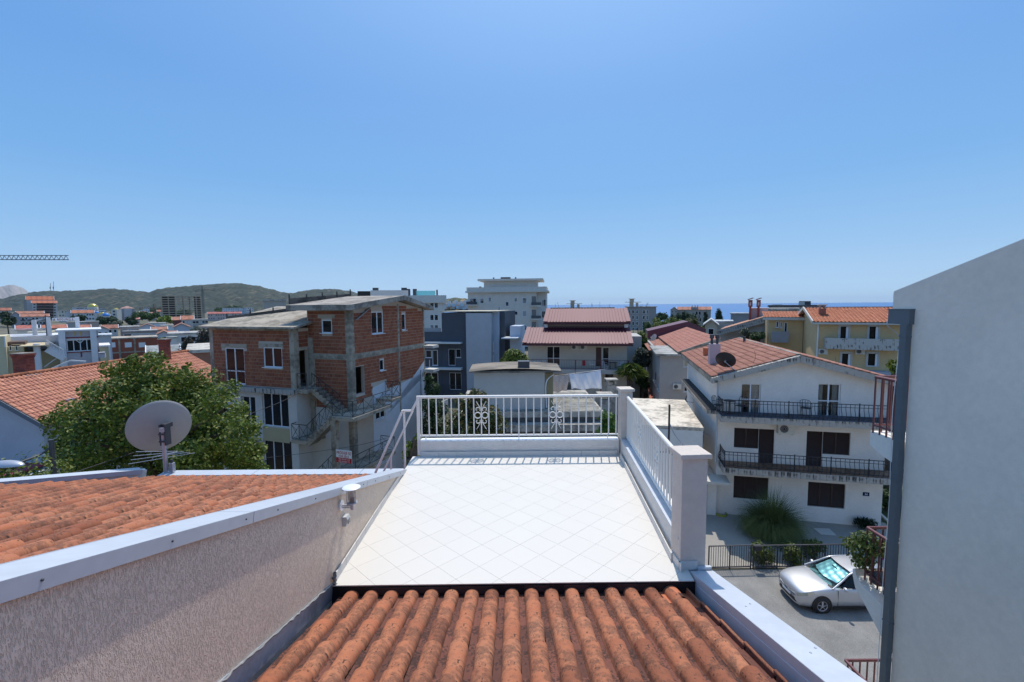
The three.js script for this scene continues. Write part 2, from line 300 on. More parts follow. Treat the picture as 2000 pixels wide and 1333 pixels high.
{ // near clay roof, sloping down to the terrace
  const t = thing('clay_tile_roof', 'sloping clay barrel tile roof below the white terrace edge', 'roof', [0, EYE - 2.805, -4.2]);
  const roof = part('roof_deck', box(-1.72, 1.75, -.06, -.03, 0, 5), mt.clayPan[2], t); roof.rotation.x = -Math.atan(.27);
  barrelRoof(roof, { x0: -1.665, cols: 17, w: .19, zLow: .0, rows: 11, exp: .385 });
  // verge: open channel with a raised lip, and a fresh red end tile
  for (let r = 0; r < 11; r++) { const z = r * .385; const m = part('verge_tile', [bar(V3(1.60, .012, z), V3(1.60, .0, z + .41), .12, .012), bar(V3(1.664, .034, z), V3(1.664, .016, z + .41), .022, .05), bar(V3(1.60, .017, z + .005), V3(1.60, .007, z + .4), .016, .012)], r ? pick(mt.clayPan) : mt.clayNew, roof); const lip = part('lip', tube([V3(1.664, .062, z), V3(1.664, .05, z + .2), V3(1.664, .044, z + .41)], .012, 4, 6), pick(mt.clay), m); }
  const ng = tileGeo(.19, .3, .066, 0, 0, 12, 3); const nt = part('end_tile', ng, mt.clayNew, roof); nt.position.set(1.375, .012, -.02); nt.name = 'roof_tile'; nt.rotation.y = .1;
  part('gutter_floor', box(-1.72, 1.74, -.22, -.19, -.04, .12), mt.bitumen, t);
}
{ // right parapet with broad metal coping beside the near roof
  const t = thing('coping_parapet', 'low parapet with broad pale grey metal coping beside the clay roof', 'parapet', [1.76, FY, -4]);
  const top = z => EYE - 2.61 + .27 * (z + 4.2) - FY;
  part('wall', sideWall([[-4.8, -1], [.33, -1], [.33, top(-4.33) - .07], [-4.8, top(.8) - .07]], .0, -.2), mt.plasterSmooth, t);
  const A = V3(.105, top(.8) - .01, 4.8), B = V3(.105, top(-4.33) - .01, -.33), d = .115;
  const cap = part('coping_sheet', [bar(A, B, .232, .008), bar(A.clone().add(V3(-d, -.05, 0)), B.clone().add(V3(-d, -.05, 0)), .006, .1), bar(A.clone().add(V3(d, -.05, 0)), B.clone().add(V3(d, -.05, 0)), .006, .1)], mt.coping, t);
  for (const [x, z] of [[.09, -3.45], [.15, -3.5], [.12, -2.72], [.19, -2.78], [.1, -2.1]]) { const s = new THREE.CylinderGeometry(.007, .009, .006, 8); s.translate(x, top(z) - .003, z + 4); part('rivet', s, mt.steel, cap); }
  part('inner_flashing', bar(V3(-.012, top(.8) - .2, 4.8), V3(-.012, top(-4.2) - .2, -.2), .01, .22), mt.coping, t);
}
{ // left clay roof behind the sloping parapet
  const t = thing('clay_tile_roof', 'weathered clay barrel tile roof behind the sloping beige parapet', 'roof', [-1.93, EYE - 3.22, -8.28]);
  const roof = part('roof_deck', box(-8.3, .0, -.06, -.03, 0, 8), mt.clayPan[2], t); roof.rotation.x = -Math.atan(.302);
  const c = Math.cos(Math.atan(.302));
  barrelRoof(roof, { x0: -.2 - .19 * 42, cols: 43, w: .19, zLow: .0, rows: 20, exp: .385, keep: (x, z) => { const Z = 8.28 - z * c, X = x - 1.93; return X > -1.15 * Z - .35 && (X + 7.0) * 1.37 + (8.3 - Z) * 1.05 > .1; } });
}
{ // coping along the far and left end of that roof
  const y = EYE - 3.2; const t = thing('coping_parapet', 'pale metal coping closing the low end of the weathered clay roof', 'parapet', [-4.4, y, -8.62]);
  part('wall', box(-2.4, 2.66, -1.2, -.03, -.1, .1), mt.plasterSmooth, t);
  for (const [a, b] of [[-2.42, -.62], [-.612, 1.45], [1.458, 2.9]]) part('coping_sheet', [box(a, b, -.01, 0, -.13, .14), box(a, b, -.06, -.01, .136, .14)], mt.coping, t);
  const t2 = thing('coping_parapet', 'short grey parapet with metal coping near the satellite dish pole', 'parapet', [-6.8, y, -8.6]);
  const A = V3(-.16, .17, .28), B = V3(-2.3, .83, 3.05), o1 = V3(-.07, 0, -.055);
  part('wall', (() => { const g = bar(A.clone().add(o1).add(V3(0, -.42, 0)), B.clone().add(o1).add(V3(0, -.42, 0)), .16, .8); return g; })(), mt.whiteStucco, t2);
  part('coping_sheet', [bar(A.clone().add(o1), B.clone().add(o1), .22, .012), bar(A.clone().add(V3(.012, -.04, .01)), B.clone().add(V3(.012, -.04, .01)), .006, .075)], mt.coping, t2);
}
// ---------- terrace parapets, pillars and railings ----------
{
  const t = thing('low_parapet', 'low white rendered parapet under the ornamental railing', 'parapet', [0, FY, -7.84]);
  const s = poly(rect(-1.63, 1.87, 0, .255)); const g = new THREE.ExtrudeGeometry(s, { depth: .17, bevelEnabled: true, bevelSize: .012, bevelThickness: .012, bevelSegments: 2 }); g.translate(0, 0, -.19); part('wall', metric(g), mt.whiteStucco, t);
  part('cap_strip', box(-1.62, 1.86, .268, .275, -.185, -.02), mt.pvc, t);
  const t2 = thing('low_parapet', 'low white rendered parapet along the street side of the terrace', 'parapet', [1.9, FY, -7.8]);
  part('wall', [bar(V3(.09, .14, 0), V3(-.15, .14, 3.4), .18, .29)], mt.whiteStucco, t2); part('cap_strip', [bar(V3(.09, .29, 0), V3(-.15, .29, 3.4), .19, .012)], mt.coping, t2);
  part('cap_strip', [bar(V3(.15, .305, 0), V3(-.09, .305, 3.4), .05, .03)], mt.rail, t2);
}
function pillar(label, x, z, w, d, h, turn) {
  const t = thing('terrace_pillar', label, 'pillar', [x, FY, z], turn); const R = (w, d, y0, y1, b) => { const g = new THREE.ExtrudeGeometry(poly(rect(-w / 2 + b, w / 2 - b, -d / 2 + b, d / 2 - b)), { depth: y1 - y0 - 2 * b, bevelEnabled: true, bevelSize: b, bevelThickness: b, bevelSegments: 2 }); g.rotateX(-Math.PI / 2); g.translate(0, y0 + b, 0); return metric(g); };
  part('shaft', R(w, d, -.12, h, .012), mt.pillar, t); part('cap', R(w + .055, d + .07, h, h + .05, .008), mt.pillar, t); return t;
}
{
  const a = pillar('square rendered pillar with cap at the far corner of the terrace', 1.99, -7.92, .2, .2, 1.13, .05);
  const b = pillar('tall square rendered pillar with broad cap beside the clay roof', 1.785, -4.48, .255, .23, 1.13, .06);
  part('base_tile', box(-.145, -.13, -.0, .085, -.11, .17), mt.skirt, b); part('base_tile', box(-.145, .04, -.0, .085, .118, .135), mt.skirt, b); part('base_sheet', box(.04, .18, -.1, .03, .118, .15), mt.coping, b);
}
function scroll(parent, cx, cy, s) { // double ring with curled volutes
  const pcs = []; const ring = x => { const g = new THREE.TorusGeometry(s * .052, s * .009, 6, 18); g.translate(cx + x, cy, 0); return norm(g); };
  pcs.push(ring(-s * .063), ring(s * .063));
  for (const sx of [-1, 1]) for (const sy of [-1, 1]) {
    pcs.push(bar(V3(cx + sx * .012 * s, cy + sy * .12 * s, 0), V3(cx + sx * .085 * s, cy + sy * .245 * s, 0), .011 * s, .008 * s));
    const pts = []; for (let i = 0; i <= 14; i++) { const a = i / 14 * 1.55 * Math.PI, r = (.046 - .027 * i / 14) * s; pts.push(V3(cx + sx * (.064 * s - r * Math.cos(a - .6)), cy + sy * (.105 * s + r * Math.sin(a - .6)), 0)); }
    pcs.push(tube(pts, .0075 * s, 20, 5));
  }
  return part('ornament', pcs, mt.rail, parent);
}
function railing(label, pos, turn, L, n, orn, post) {
  const t = thing('white_railing', label, 'railing', pos, turn, undefined); const y0 = .33, y1 = 1.06;
  part('top_rail', [(() => { const g = rod(V3(0, y1 - .02, 0), V3(L, y1 - .02, 0), .026, .026, 12); g.scale(1, 1, 1); return g; })()], mt.rail, t);
  part('bottom_rail', box(0, L, y0, y0 + .028, -.016, .016), mt.rail, t);
  for (let i = 0; i < n; i++) { const x = .05 + (L - .1) * i / (n - 1); part('baluster', box(x - .010, x + .010, y0 + .028, y1 - .03, -.010, .010), mt.rail, t); }
  for (const k of orn) scroll(t, .05 + (L - .1) * k / (n - 1), (y0 + y1) / 2 + .01, 1.02);
  if (post) part('post', box(-.03, .02, .0, y1, -.024, .024), mt.rail, t);
  for (const x of [.12, L / 2, L - .2]) part('foot', rod(V3(x, .27, 0), V3(x, y0, 0), .008), mt.rail, t);
  return t;
}
railing('white ornamental railing above the low parapet opposite the brick house', [-1.665, FY, -7.93], 0, 3.55, 27, [8, 18], true);
railing('white ornamental railing between the two rendered pillars', [2.0, FY, -7.82], -Math.PI / 2 - .075, 3.22, 25, [8, 16], false);
{ // stair railing at the back left corner
  const z = -8.02, B = V3(-1.70, FY, z), t = thing('stair_railing', 'white steel handrail descending beside the terrace corner', 'railing', [B.x, B.y, B.z]);
  const q = (u, v, dz = 0) => dep(u, v, -z - dz).sub(B);
  const R = (n, a, b, r = .022) => part(n, rod(a, b, r, r, 10), mt.rail, t);
  R('handrail', q(818, 777), q(804, 803)); R('handrail', q(806, 803), q(786, 803)); R('handrail', q(786, 803), q(733, 924)); R('lower_rail', q(806, 803), q(748, 924), .018);
  R('post', q(789, 806), q(791, 924), .02); R('post', q(763, 892), q(764, 926), .018);
}
{ // wall lamp: disc hood over a steel cage tube on a bracket
  const b = V3(-1.735, 0, 0); const p = dep(664, 988, 4.42); const y = p.y;
  const t = thing('wall_lamp', 'steel wall lantern with round white hood on the beige parapet', 'lamp', [-1.738, y, -4.42]);
  const rose = new THREE.CylinderGeometry(.052, .052, .022, 24); rose.rotateZ(Math.PI / 2); rose.translate(.011, 0, 0); part('wall_plate', rose, mt.pvc, t);
  part('bracket', [rod(V3(.02, 0, 0), V3(.125, .0, 0), .010), rod(V3(.02, -.022, 0), V3(.12, -.022, 0), .006), rod(V3(.12, -.04, 0), V3(.12, .02, 0), .018, .018, 14)], mt.steel, t);
  part('collar', [(() => { const g = new THREE.TorusGeometry(.048, .006, 8, 28); g.rotateX(Math.PI / 2); g.translate(.12, .03, 0); return g; })(), rod(V3(.12, .02, 0), V3(.12, .035, 0), .04, .044, 20)].map(norm), mt.steel, t);
  const gl = part('glass_tube', norm(new THREE.CylinderGeometry(.040, .040, .15, 24, 1, true).translate(.12, .11, 0)), new THREE.MeshPhysicalMaterial({ color: lin(.75, .72, .68), transmission: .8, roughness: .35, thickness: 0, side: THREE.DoubleSide }), t);
  part('lamp_holder', rod(V3(.12, .035, 0), V3(.12, .085, 0), .024, .022, 14), mt.wood, t); part('bulb', (() => { const g = new THREE.SphereGeometry(.026, 16, 12); g.scale(1, 1.3, 1); g.translate(.12, .115, 0); return g; })(), M(lin(.8, .78, .74), { roughness: .3 }), t);
  for (const a of [.4, 2.5, 4.6]) part('cage_rod', rod(V3(.12 + .05 * Math.cos(a), .03, .05 * Math.sin(a)), V3(.12 + .05 * Math.cos(a), .19, .05 * Math.sin(a)), .003), mt.steel, t);
  const hood = new THREE.LatheGeometry([[0, .206], [.06, .2], [.088, .188], [.088, .183], [.05, .19], [0, .192]].map(a => new THREE.Vector2(...a)), 36); hood.translate(.12, 0, 0); part('hood', hood, mt.pvc, t);
  const s = thing('outdoor_socket', 'small grey weatherproof switch box under the wall lantern', 'socket', [-1.738, y - .19, -4.5]);
  const g = new THREE.ExtrudeGeometry(poly([[0, -.045], [.035, -.045], [.05, .02], [.04, .045], [0, .045]]), { depth: .08, bevelEnabled: true, bevelSize: .004, bevelThickness: .004, bevelSegments: 2 }); g.translate(0, 0, -.04); part('housing', metric(g), M(lin(.5, .5, .48), { roughness: .4 }), s);
  part('flap', box(.049, .056, -.03, .02, -.025, .025), M(lin(.2, .2, .2), { roughness: .4 }), s);
}
{ // large satellite dish on its pole, with a fishbone aerial
  const p = dep(320, 920, 8.55); const t = thing('satellite_dish', 'large beige satellite dish on a steel pole, seen from behind, above the clay roof', 'satellite dish', [p.x, EYE - 3.2, -8.6]);
  const c = dep(311, 836, 8.75).sub(t.position), R = .525;
  const pts = []; for (let i = 0; i <= 14; i++) { const r = R * i / 14; pts.push(new THREE.Vector2(r, .17 * r * r / R / R * R * 1.1)); } pts.push(new THREE.Vector2(R + .012, .125), new THREE.Vector2(R + .012, .112), new THREE.Vector2(R - .01, .105));
  const g = new THREE.LatheGeometry(pts, 56); g.scale(1.0, 1, .94);
  const dish = part('reflector', g, M(lin(.45, .42, .37), { roughness: .75, map: tMottle }), t); dish.position.copy(c);
  dish.quaternion.setFromUnitVectors(V3(0, 1, 0), V3(-.6, .12, -.79).normalize());
  part('pole', rod(V3(0, -.3, 0), V3(-.02, .86, -.02), .04, .04, 16), mt.steel, t); part('cap', rod(V3(0, -.02, 0), V3(0, .02, 0), .075, .06, 16), mt.coping, t);
  part('mount_bracket', [box(-.07, -.05, .55, .96, -.12, .02), box(.03, .05, .55, .96, -.12, .02), box(-.07, .05, .62, .65, .02, .045), box(-.07, .05, .76, .79, .02, .045), box(-.06, .04, .88, .96, -.2, -.02)], mt.steelDark, t);
  part('clamp', box(-.06, .04, .82, .9, -.02, .03), mt.steel, t);
  part('junction_box', box(.08, .15, .02, .2, -.05, .03), mt.steel, t); part('junction_box', box(.1, .13, .2, .27, -.03, .01), mt.steelDark, t);
  for (let i = 0; i < 4; i++) { const a = dep(250 + i * 5, 907 - i * 8, 8.95).sub(t.position), b = dep(380 - i * 11, 885 - i * 1, 9.1).sub(t.position); part('aerial_rod', rod(a, b, .006), mt.steel, t); }
  part('aerial_boom', rod(dep(300, 893, 8.95).sub(t.position), dep(345, 884, 9.05).sub(t.position), .01), mt.steel, t);
}
// ---------- building kit ----------
// places on a building's own planes from photo pixels: f = front-parallel plane z, s = side-parallel plane x
function local(o, u, v) { o.updateWorldMatrix(true, false); const inv = o.matrixWorld.clone().invert(); const c = V3(0, EYE, 0).applyMatrix4(inv), d = ray(u, v).transformDirection(inv); return [c, d]; }
function f(o, u, v, z = 0) { const [c, d] = local(o, u, v), t = (z - c.z) / d.z; return [c.x + d.x * t, c.y + d.y * t]; }
function sd(o, u, v, x = 0) { const [c, d] = local(o, u, v), t = (x - c.x) / d.x; return [c.z + d.z * t, c.y + d.y * t]; }
function fr(o, u0, v0, u1, v1, z = 0) { const m = (u0 + u1) / 2, n = (v0 + v1) / 2; const a = f(o, u0, n, z), b = f(o, u1, n, z), c = f(o, m, v0, z), d = f(o, m, v1, z); return [a[0], b[0], d[1], c[1]]; }
function sr(o, u0, v0, u1, v1, x = 0) { const m = (u0 + u1) / 2, n = (v0 + v1) / 2; const a = sd(o, u0, n, x), b = sd(o, u1, n, x), c = sd(o, m, v0, x), d = sd(o, m, v1, x); return [Math.min(a[0], b[0]), Math.max(a[0], b[0]), d[1], c[1]]; }
const winCache = {};
// window: frame mesh with pane and sill children, outer face looks along local z
function win(parent, cx, y0, w, h, z, o = {}) {
  const { n = 2, rot = 0, px = 0, fw = .06, sill = .04, mat = mt.pvc, glass = mt.glass, transom = 0, shutter = 0, name = 'window' } = o;
  const pcs = [box(-w / 2, w / 2, 0, fw, -.07, 0), box(-w / 2, w / 2, h - fw, h, -.07, 0), box(-w / 2, -w / 2 + fw, fw, h - fw, -.07, 0), box(w / 2 - fw, w / 2, fw, h - fw, -.07, 0)];
  const xs = [-w / 2 + fw]; for (let i = 1; i < n; i++) { const x = -w / 2 + w * i / n; pcs.push(box(x - fw * .6, x + fw * .6, fw, h - fw, -.07, 0)); xs.push(x); } xs.push(w / 2 - fw);
  if (transom) pcs.push(box(-w / 2 + fw, w / 2 - fw, transom - fw / 2, transom + fw / 2, -.069, -.002));
  const m = part(name, pcs, mat, parent); if (rot) { m.position.set(px, y0, cx); m.rotation.y = rot; } else m.position.set(cx, y0, z);
  for (let i = 0; i < n; i++) part('pane', box(xs[i] + .004, xs[i + 1] - .004, fw * .8, h - fw * .8, -.045, -.03), glass, m);
  if (sill) part('sill', box(-w / 2 - .06, w / 2 + .06, -.04, -.003, -.05, sill + .12), mat, m);
  if (shutter) part('shutter_box', box(-w / 2 - .02, w / 2 + .02, h + .004, h + .2, -.05, .03), mat, m);
  return m;
}
function building(name, label, cat, u0, d0, u1, d1, base = 0, group) {
  const a = dep(u0, 600, d0), b = dep(u1, 600, d1), t = thing(name, label, cat, [a.x, base, a.z], Math.atan2(-(b.z - a.z), b.x - a.x), group);
  t.W = Math.hypot(b.x - a.x, b.z - a.z); return t;
}
// shell of four walls with real openings; windows given as photo pixels on the front (z=0), right (x=W) or left (x=0) faces
function shell(o, W, H, D, mat, { front = [], right = [], left = [], th = .25, y0 = 0, x0 = 0, z = 0, recess = .1 } = {}) {
  const hs = front.map(([a, b, c, d]) => fr(o, a, b, c, d, z)), rs = right.map(([a, b, c, d]) => sr(o, a, b, c, d, W)), ls = left.map(([a, b, c, d]) => sr(o, a, b, c, d, x0));
  const pieces = [wall(rect(x0, W, y0, H), z, th, hs), wall(rect(x0, W, y0, H), z - D + th, th), sideWall(rect(th - z, D - th - z, y0, H), W, th, rs.map(([a, b, c, d]) => [-b, -a, c, d])), sideWall(rect(th - z, D - th - z, y0, H), x0, -th, ls.map(([a, b, c, d]) => [-b, -a, c, d]))];
  part('wall', pieces, mat, o);
  hs.forEach(([a, b, c, d], i) => opening(o, (a + b) / 2, c, b - a, d - c, z - recess, front[i][4] || {}));
  rs.forEach(([a, b, c, d], i) => opening(o, (a + b) / 2, c, b - a, d - c, 0, { rot: Math.PI / 2, px: W - recess, ...(right[i][4] || {}) }));
  ls.forEach(([a, b, c, d], i) => opening(o, (a + b) / 2, c, b - a, d - c, 0, { rot: -Math.PI / 2, px: x0 + recess, ...(left[i][4] || {}) }));
}
function opening(o, cx, y, w, h, z, q) { if (q.louver) return louver(o, cx, y, w, h, z, q); if (q.open) return; return win(o, cx, y, w, h, z, q); }
function louver(o, cx, y, w, h, z, q) { // closed slatted shutter leaves
  const n = q.louver, m = part('shutter', [box(-w / 2, w / 2, 0, .06, -.06, 0), box(-w / 2, w / 2, h - .06, h, -.06, 0), ...Array.from({ length: n + 1 }, (_, i) => { const x = -w / 2 + w * i / n; return box(Math.max(-w / 2, x - .04), Math.min(w / 2, x + .04), .06, h - .06, -.06, 0); })], mt.wood, o);
  m.position.set(cx, y, z); const ns = Math.round(h / .075), g = [];
  for (let i = 0; i < n; i++) for (let k = 0; k < ns; k++) { const yy = .07 + (h - .14) * (k + .5) / ns, s = box(-w / n / 2 + .035, w / n / 2 - .035, -.035, .035, -.004, .004); s.rotateX(-.6); s.translate(-w / 2 + w * (i + .5) / n, yy, -.03); g.push(s); }
  const sl = part('slats', g, mt.wood, m); sl.userData.kind = 'stuff'; part('backing', box(-w / 2 + .03, w / 2 - .03, .03, h - .03, -.075, -.07), mt.black, m); return m;
}
// tiled roof plane: P0 low corner, ex along the eave, up vector up the slope (in the parent's frame)
const midTiles = []; { for (let i = 0; i < 4; i++) midTiles.push(tileGeo(.25, .40, .05, rr(0, 1), rr(0, 1), 4, 1)); }
function roofPlane(parent, P0, ex, up, W, L, { tones, mat, n = 0, w = .25, exp = .36, hgt = 1, keep, deck = .12, deckMat = mt.concrete } = {}) {
  ex = ex.clone().normalize(); up = up.clone().normalize(); const ny = new THREE.Vector3().crossVectors(up, ex).normalize(); if (ny.y < 0) ny.negate();
  const flip = V3().crossVectors(ex, ny).dot(up) < 0; // right-handed x,y,z = ex, ny, up
  const X = flip ? ex.clone().negate() : ex; const O = flip ? P0.clone().addScaledVector(ex, W) : P0;
  const m4 = new THREE.Matrix4().makeBasis(X, ny, up);
  const d = part('roof', keep ? box(0, .01, -.02, 0, 0, .01) : box(0, W, -deck, -.01, 0, L), deckMat, parent); d.position.copy(O); d.quaternion.setFromRotationMatrix(m4);
  const sp = [], cols = Math.floor(W / w), rows = Math.floor(L / exp); const w2 = W / cols, e2 = L / rows;
  d.updateWorldMatrix(true, false); const cp = V3(0, EYE, 0);
  for (let c = 0; c < cols; c++) for (let r = 0; r < rows; r++) { const x = c * w2, z = r * e2; if (keep && !keep(x, z)) continue; sp.push([x, z, n ? V3(x, 0, z).applyMatrix4(d.matrixWorld).distanceTo(cp) : 0]); }
  if (n) sp.sort((a, b) => a[2] - b[2]);
  const rest = [], col = V3(); const tm = tones.map(c => M(c, { map: tMottle, roughness: .9 }));
  sp.forEach(([x, z], i) => {
    const k = Math.floor(rnd() * tones.length), g = pick(midTiles), y = rr(-.004, .004), sx = w2 / .25, sz = (e2 + .04) / .4;
    if (i < n) { const m = shadows(new THREE.Mesh(g, tm[k])); m.name = 'roof_tile'; m.position.set(x, y, z); m.scale.set(sx, hgt, sz); d.add(m); }
    else { const q = g.clone(); q.scale(sx, hgt, sz); q.translate(x, y, z); const cc = new Float32Array(q.attributes.position.count * 3); for (let j = 0; j < cc.length; j += 3) { cc[j] = tones[k].r; cc[j + 1] = tones[k].g; cc[j + 2] = tones[k].b; } q.setAttribute('color', new THREE.BufferAttribute(cc, 3)); rest.push(norm(q)); }
  });
  if (rest.length) part('roof_tiles', rest, M(white, { vertexColors: true, map: tMottle }), d).userData.kind = 'stuff';
  return d;
}
const tonesOrange = [lin(.56, .235, .14), lin(.52, .21, .13), .0, lin(.60, .265, .165), lin(.46, .18, .115)].filter(Boolean), tonesRed = [lin(.37, .155, .105), lin(.41, .18, .12), lin(.33, .135, .09), lin(.44, .20, .14)], tonesBright = [lin(.56, .2, .1), lin(.5, .17, .085), lin(.6, .23, .12)];
function ironRail(o, A, B, { h = .95, n, r = .012, mat = mt.iron, top = .022, name = 'railing', low = .08 } = {}) {
  const up = V3(0, h, 0), m = part(name, bar(A.clone().add(up), B.clone().add(up), top * 2, top * 2), mat, o); part('bottom_rail', bar(A.clone().add(V3(0, low, 0)), B.clone().add(V3(0, low, 0)), top * 1.4), mat, m);
  for (let i = 0; i <= n; i++) { const p = A.clone().lerp(B, i / n); part('baluster', bar(p.clone().add(V3(0, low, 0)), p.clone().add(V3(0, h, 0)), r * 2), mat, m); }
  return m;
}
function acUnit(u, v, parentPos, label, turn, s = 1, group) {
  const t = thing('air_conditioner', label, 'air conditioner', parentPos, turn, group);
  part('housing', box(-.4 * s, .4 * s, 0, .55 * s, 0, .28 * s), M(lin(.62, .6, .54), { roughness: .5 }), t);
  const g = new THREE.CylinderGeometry(.21 * s, .21 * s, .012, 24); g.rotateX(Math.PI / 2); g.translate(-.12 * s, .28 * s, .285 * s); const fan = part('fan_grille', g, mt.iron, t);
  for (const r of [.08, .15, .205]) { const q = new THREE.TorusGeometry(r * s, .008 * s, 5, 24); q.translate(-.12 * s, .28 * s, .293 * s); part('ring', q, mt.steel, fan); }
  part('bracket', [box(-.32 * s, -.28 * s, -.05, 0, -.1 * s, .28 * s), box(.28 * s, .32 * s, -.05, 0, -.1 * s, .28 * s)], mt.steel, t); return t;
}
const toW = (o, x, y, z) => { o.updateWorldMatrix(true, false); return o.localToWorld(V3(x, y, z)).toArray(); };

// ---------- unfinished brick house ----------
{
  const o = thing('brick_house', 'unfinished house of bare red clay blocks with concrete frame and outside stairs', 'house', [-9.45, 0, -26.5], Math.atan2(-.33, .944));
  const X1 = -3.1, ZL = 1.1, X0 = f(o, 412, 700, ZL)[0], GD = -sd(o, 829, 690, 0)[0];
  const yF = f(o, 640, 692)[1], yB = yF - .3;                       // upper beam
  const yL = f(o, 520, 757, ZL)[1];                                  // floor of the left block
  const yE = f(o, 480, 641, ZL)[1];                                  // eave of the left block
  const yR = f(o, 640, 603)[1];                                      // eave of the right block
  const [zA, yA] = sd(o, 776, 586, 0);                               // gable apex
  const brickM = [lin(.34, .115, .055), lin(.31, .10, .05), lin(.37, .13, .062), lin(.27, .085, .045), lin(.34, .13, .07)].map(c => M(c, { map: tMottle, bumpMap: tFine, bumpScale: .002 }));
  const brickC = brickM.map(m => m.color), mortar = M(lin(.56, .46, .37), { map: tMottle });
  const spots = [];
  const lay = (side, a0, a1, y0, y1, at, holes, inside) => { // fill a rectangle with blocks, leaving the openings
    const bw = .275, bh = .2, rows = Math.floor((y1 - y0) / bh); const h2 = (y1 - y0) / rows;
    for (let r = 0; r < rows; r++) for (let x = a0 - (r % 2 ? bw * .5 : 0); x < a1; x += bw) {
      let p = Math.max(a0, x), q = Math.min(a1, x + bw); if (q - p < .05) continue; const c = y0 + r * h2;
      for (const [ha, hb, hc, hd] of holes) if (c + h2 > hc + .02 && c < hd - .02) { if (p >= ha && q <= hb) { p = q; break; } if (p < ha && q > ha) q = ha; else if (q > hb && p < hb) p = hb; }
      if (q - p < .05 || (inside && !inside((p + q) / 2, c + h2))) continue;
      spots.push({ side, p: p + .009, q: q - .009, c: c + .0085, d: c + h2 - .0085, at });
    }
  };
  // openings from the photo
  const wL = [fr(o, 441, 680, 478, 750, ZL), fr(o, 515, 679, 551, 718, ZL)];
  const wF = [fr(o, 628, 625, 648, 651, 0)];
  const gW = [sr(o, 725, 609, 748, 652, 0), sr(o, 784, 613, 792, 645, 0), sr(o, 741, 702, 750, 724, 0), sr(o, 733, 792, 752, 818, 0), sr(o, 737, 887, 753, 905, 0)];
  const dS = [.06, .78, yL + .02, yL + 2.25]; // doorway in the side of the left block (z range)
  const dG = [...sr(o, 693, 716, 712, 770, 0)];
  const gy = z => yR + (yA - yR) * Math.max(0, 1 - Math.abs((z - zA) / (z > zA ? -zA : GD + zA))) - .12;
  // inner mortar walls
  const hz = a => [-a[1], -a[0], a[2], a[3]];
  part('mortar_wall', [wall(rect(X0, X1, yL, yE), ZL, .25, wL), wall(rect(X1, 0, 0, yR), 0, .25, wF), sideWall(rect(-ZL + .25, 0, yL, yE), X1, .25, [hz(dS)]), wall(rect(X0, 0, 0, yR - .5), -GD + .25, .25), sideWall(rect(-ZL + .25, GD - .25, 0, yE), X0, -.25),
    sideWall([[.25, 0], [GD - .25, 0], [GD - .25, yR - .1], [-zA, yA - .1], [.25, yR - .1]], 0, .25, [...gW.map(hz), hz(dG)])], mortar, o);
  const colsM = mt.concrete, cw = .3;
  lay('f', X0 + cw, X1 - cw, yL + .05, yE - .15, ZL, [...wL, [wL[0][0] - .3, wL[0][1] + .25, wL[0][3], wL[0][3] + .22], [wL[1][0] - .35, wL[1][1] + .1, wL[1][3], wL[1][3] + .22]]);
  lay('f', X1 + .05, -cw, yF + .02, yR - .15, 0, [...wF, [wF[0][0] - .25, wF[0][1] + .25, wF[0][3] + .08, wF[0][3] + .26]]); lay('f', X1 + .45, -cw, yL - 1.3, yB - .02, 0, []);
  lay('s', -ZL + cw, 0, yL + 2.45, yE - .2, X1, []);
  const g0 = z => yF + .02;
  lay('s', cw, -zA - .1, yF + .02, yA, 0, [...gW.slice(0, 2).map(hz)], (z, y) => y < gy(-z) - .1); lay('s', -zA + .1, GD - .12, yF + .02, yA, 0, [...gW.slice(0, 2).map(hz)], (z, y) => y < gy(-z) - .1);
  const plTop = z => 6.05 + .11 * z - (Math.abs(z - 2.6) < .75 ? -.75 : 0) + (z > 9.1 ? .75 : 0);
  lay('s', cw, -zA - .1, yL - 1.2, yB - .02, 0, [...gW.map(hz), hz(dG)], (z, y) => y > plTop(z) + .2); lay('s', -zA + .1, GD - .12, yL - 1.2, yB - .02, 0, gW.map(hz), (z, y) => y > plTop(z) + .2);
  o.updateWorldMatrix(true, false); const cp = V3(0, EYE, 0);
  spots.forEach(b => { const c = (b.p + b.q) / 2; b.v = (b.side === 'f' ? V3(c, b.c, b.at) : V3(b.at, b.c, -c)).applyMatrix4(o.matrixWorld).distanceTo(cp) + (b.side === 's' && b.at === 0 ? 4 : 0); });
  spots.sort((a, b) => a.v - b.v);
  const rest = [], gc = {};
  spots.forEach((b, i) => {
    const k = Math.floor(rnd() * 5), key = Math.round((b.q - b.p) * 50) + '_' + Math.round((b.d - b.c) * 200), pr = rr(.012, .026);
    if (i < 300) { const g = gc[key] ??= box(-(b.q - b.p) / 2, (b.q - b.p) / 2, 0, b.d - b.c, -.01, .02); const m = shadows(new THREE.Mesh(g, brickM[k])); m.name = 'brick'; const c = (b.p + b.q) / 2; if (b.side === 'f') m.position.set(c, b.c, b.at + pr - .02); else { m.position.set(b.at + pr - .02, b.c, -c); m.rotation.y = Math.PI / 2; } o.add(m); }
    else { const g = b.side === 'f' ? box(b.p, b.q, b.c, b.d, b.at - .01, b.at + pr) : box(b.at - .01, b.at + pr, b.c, b.d, -b.q, -b.p); const cc = new Float32Array(g.attributes.position.count * 3); for (let j = 0; j < cc.length; j += 3) { cc[j] = brickC[k].r; cc[j + 1] = brickC[k].g; cc[j + 2] = brickC[k].b; } g.setAttribute('color', new THREE.BufferAttribute(cc, 3)); rest.push(g); }
  });
  part('bricks', rest, M(white, { vertexColors: true, map: tMottle }), o).userData.kind = 'stuff';
  // concrete frame
  const P = (...a) => part('concrete_column', box(...a), colsM, o), Bm = (...a) => part('concrete_beam', box(...a), colsM, o);
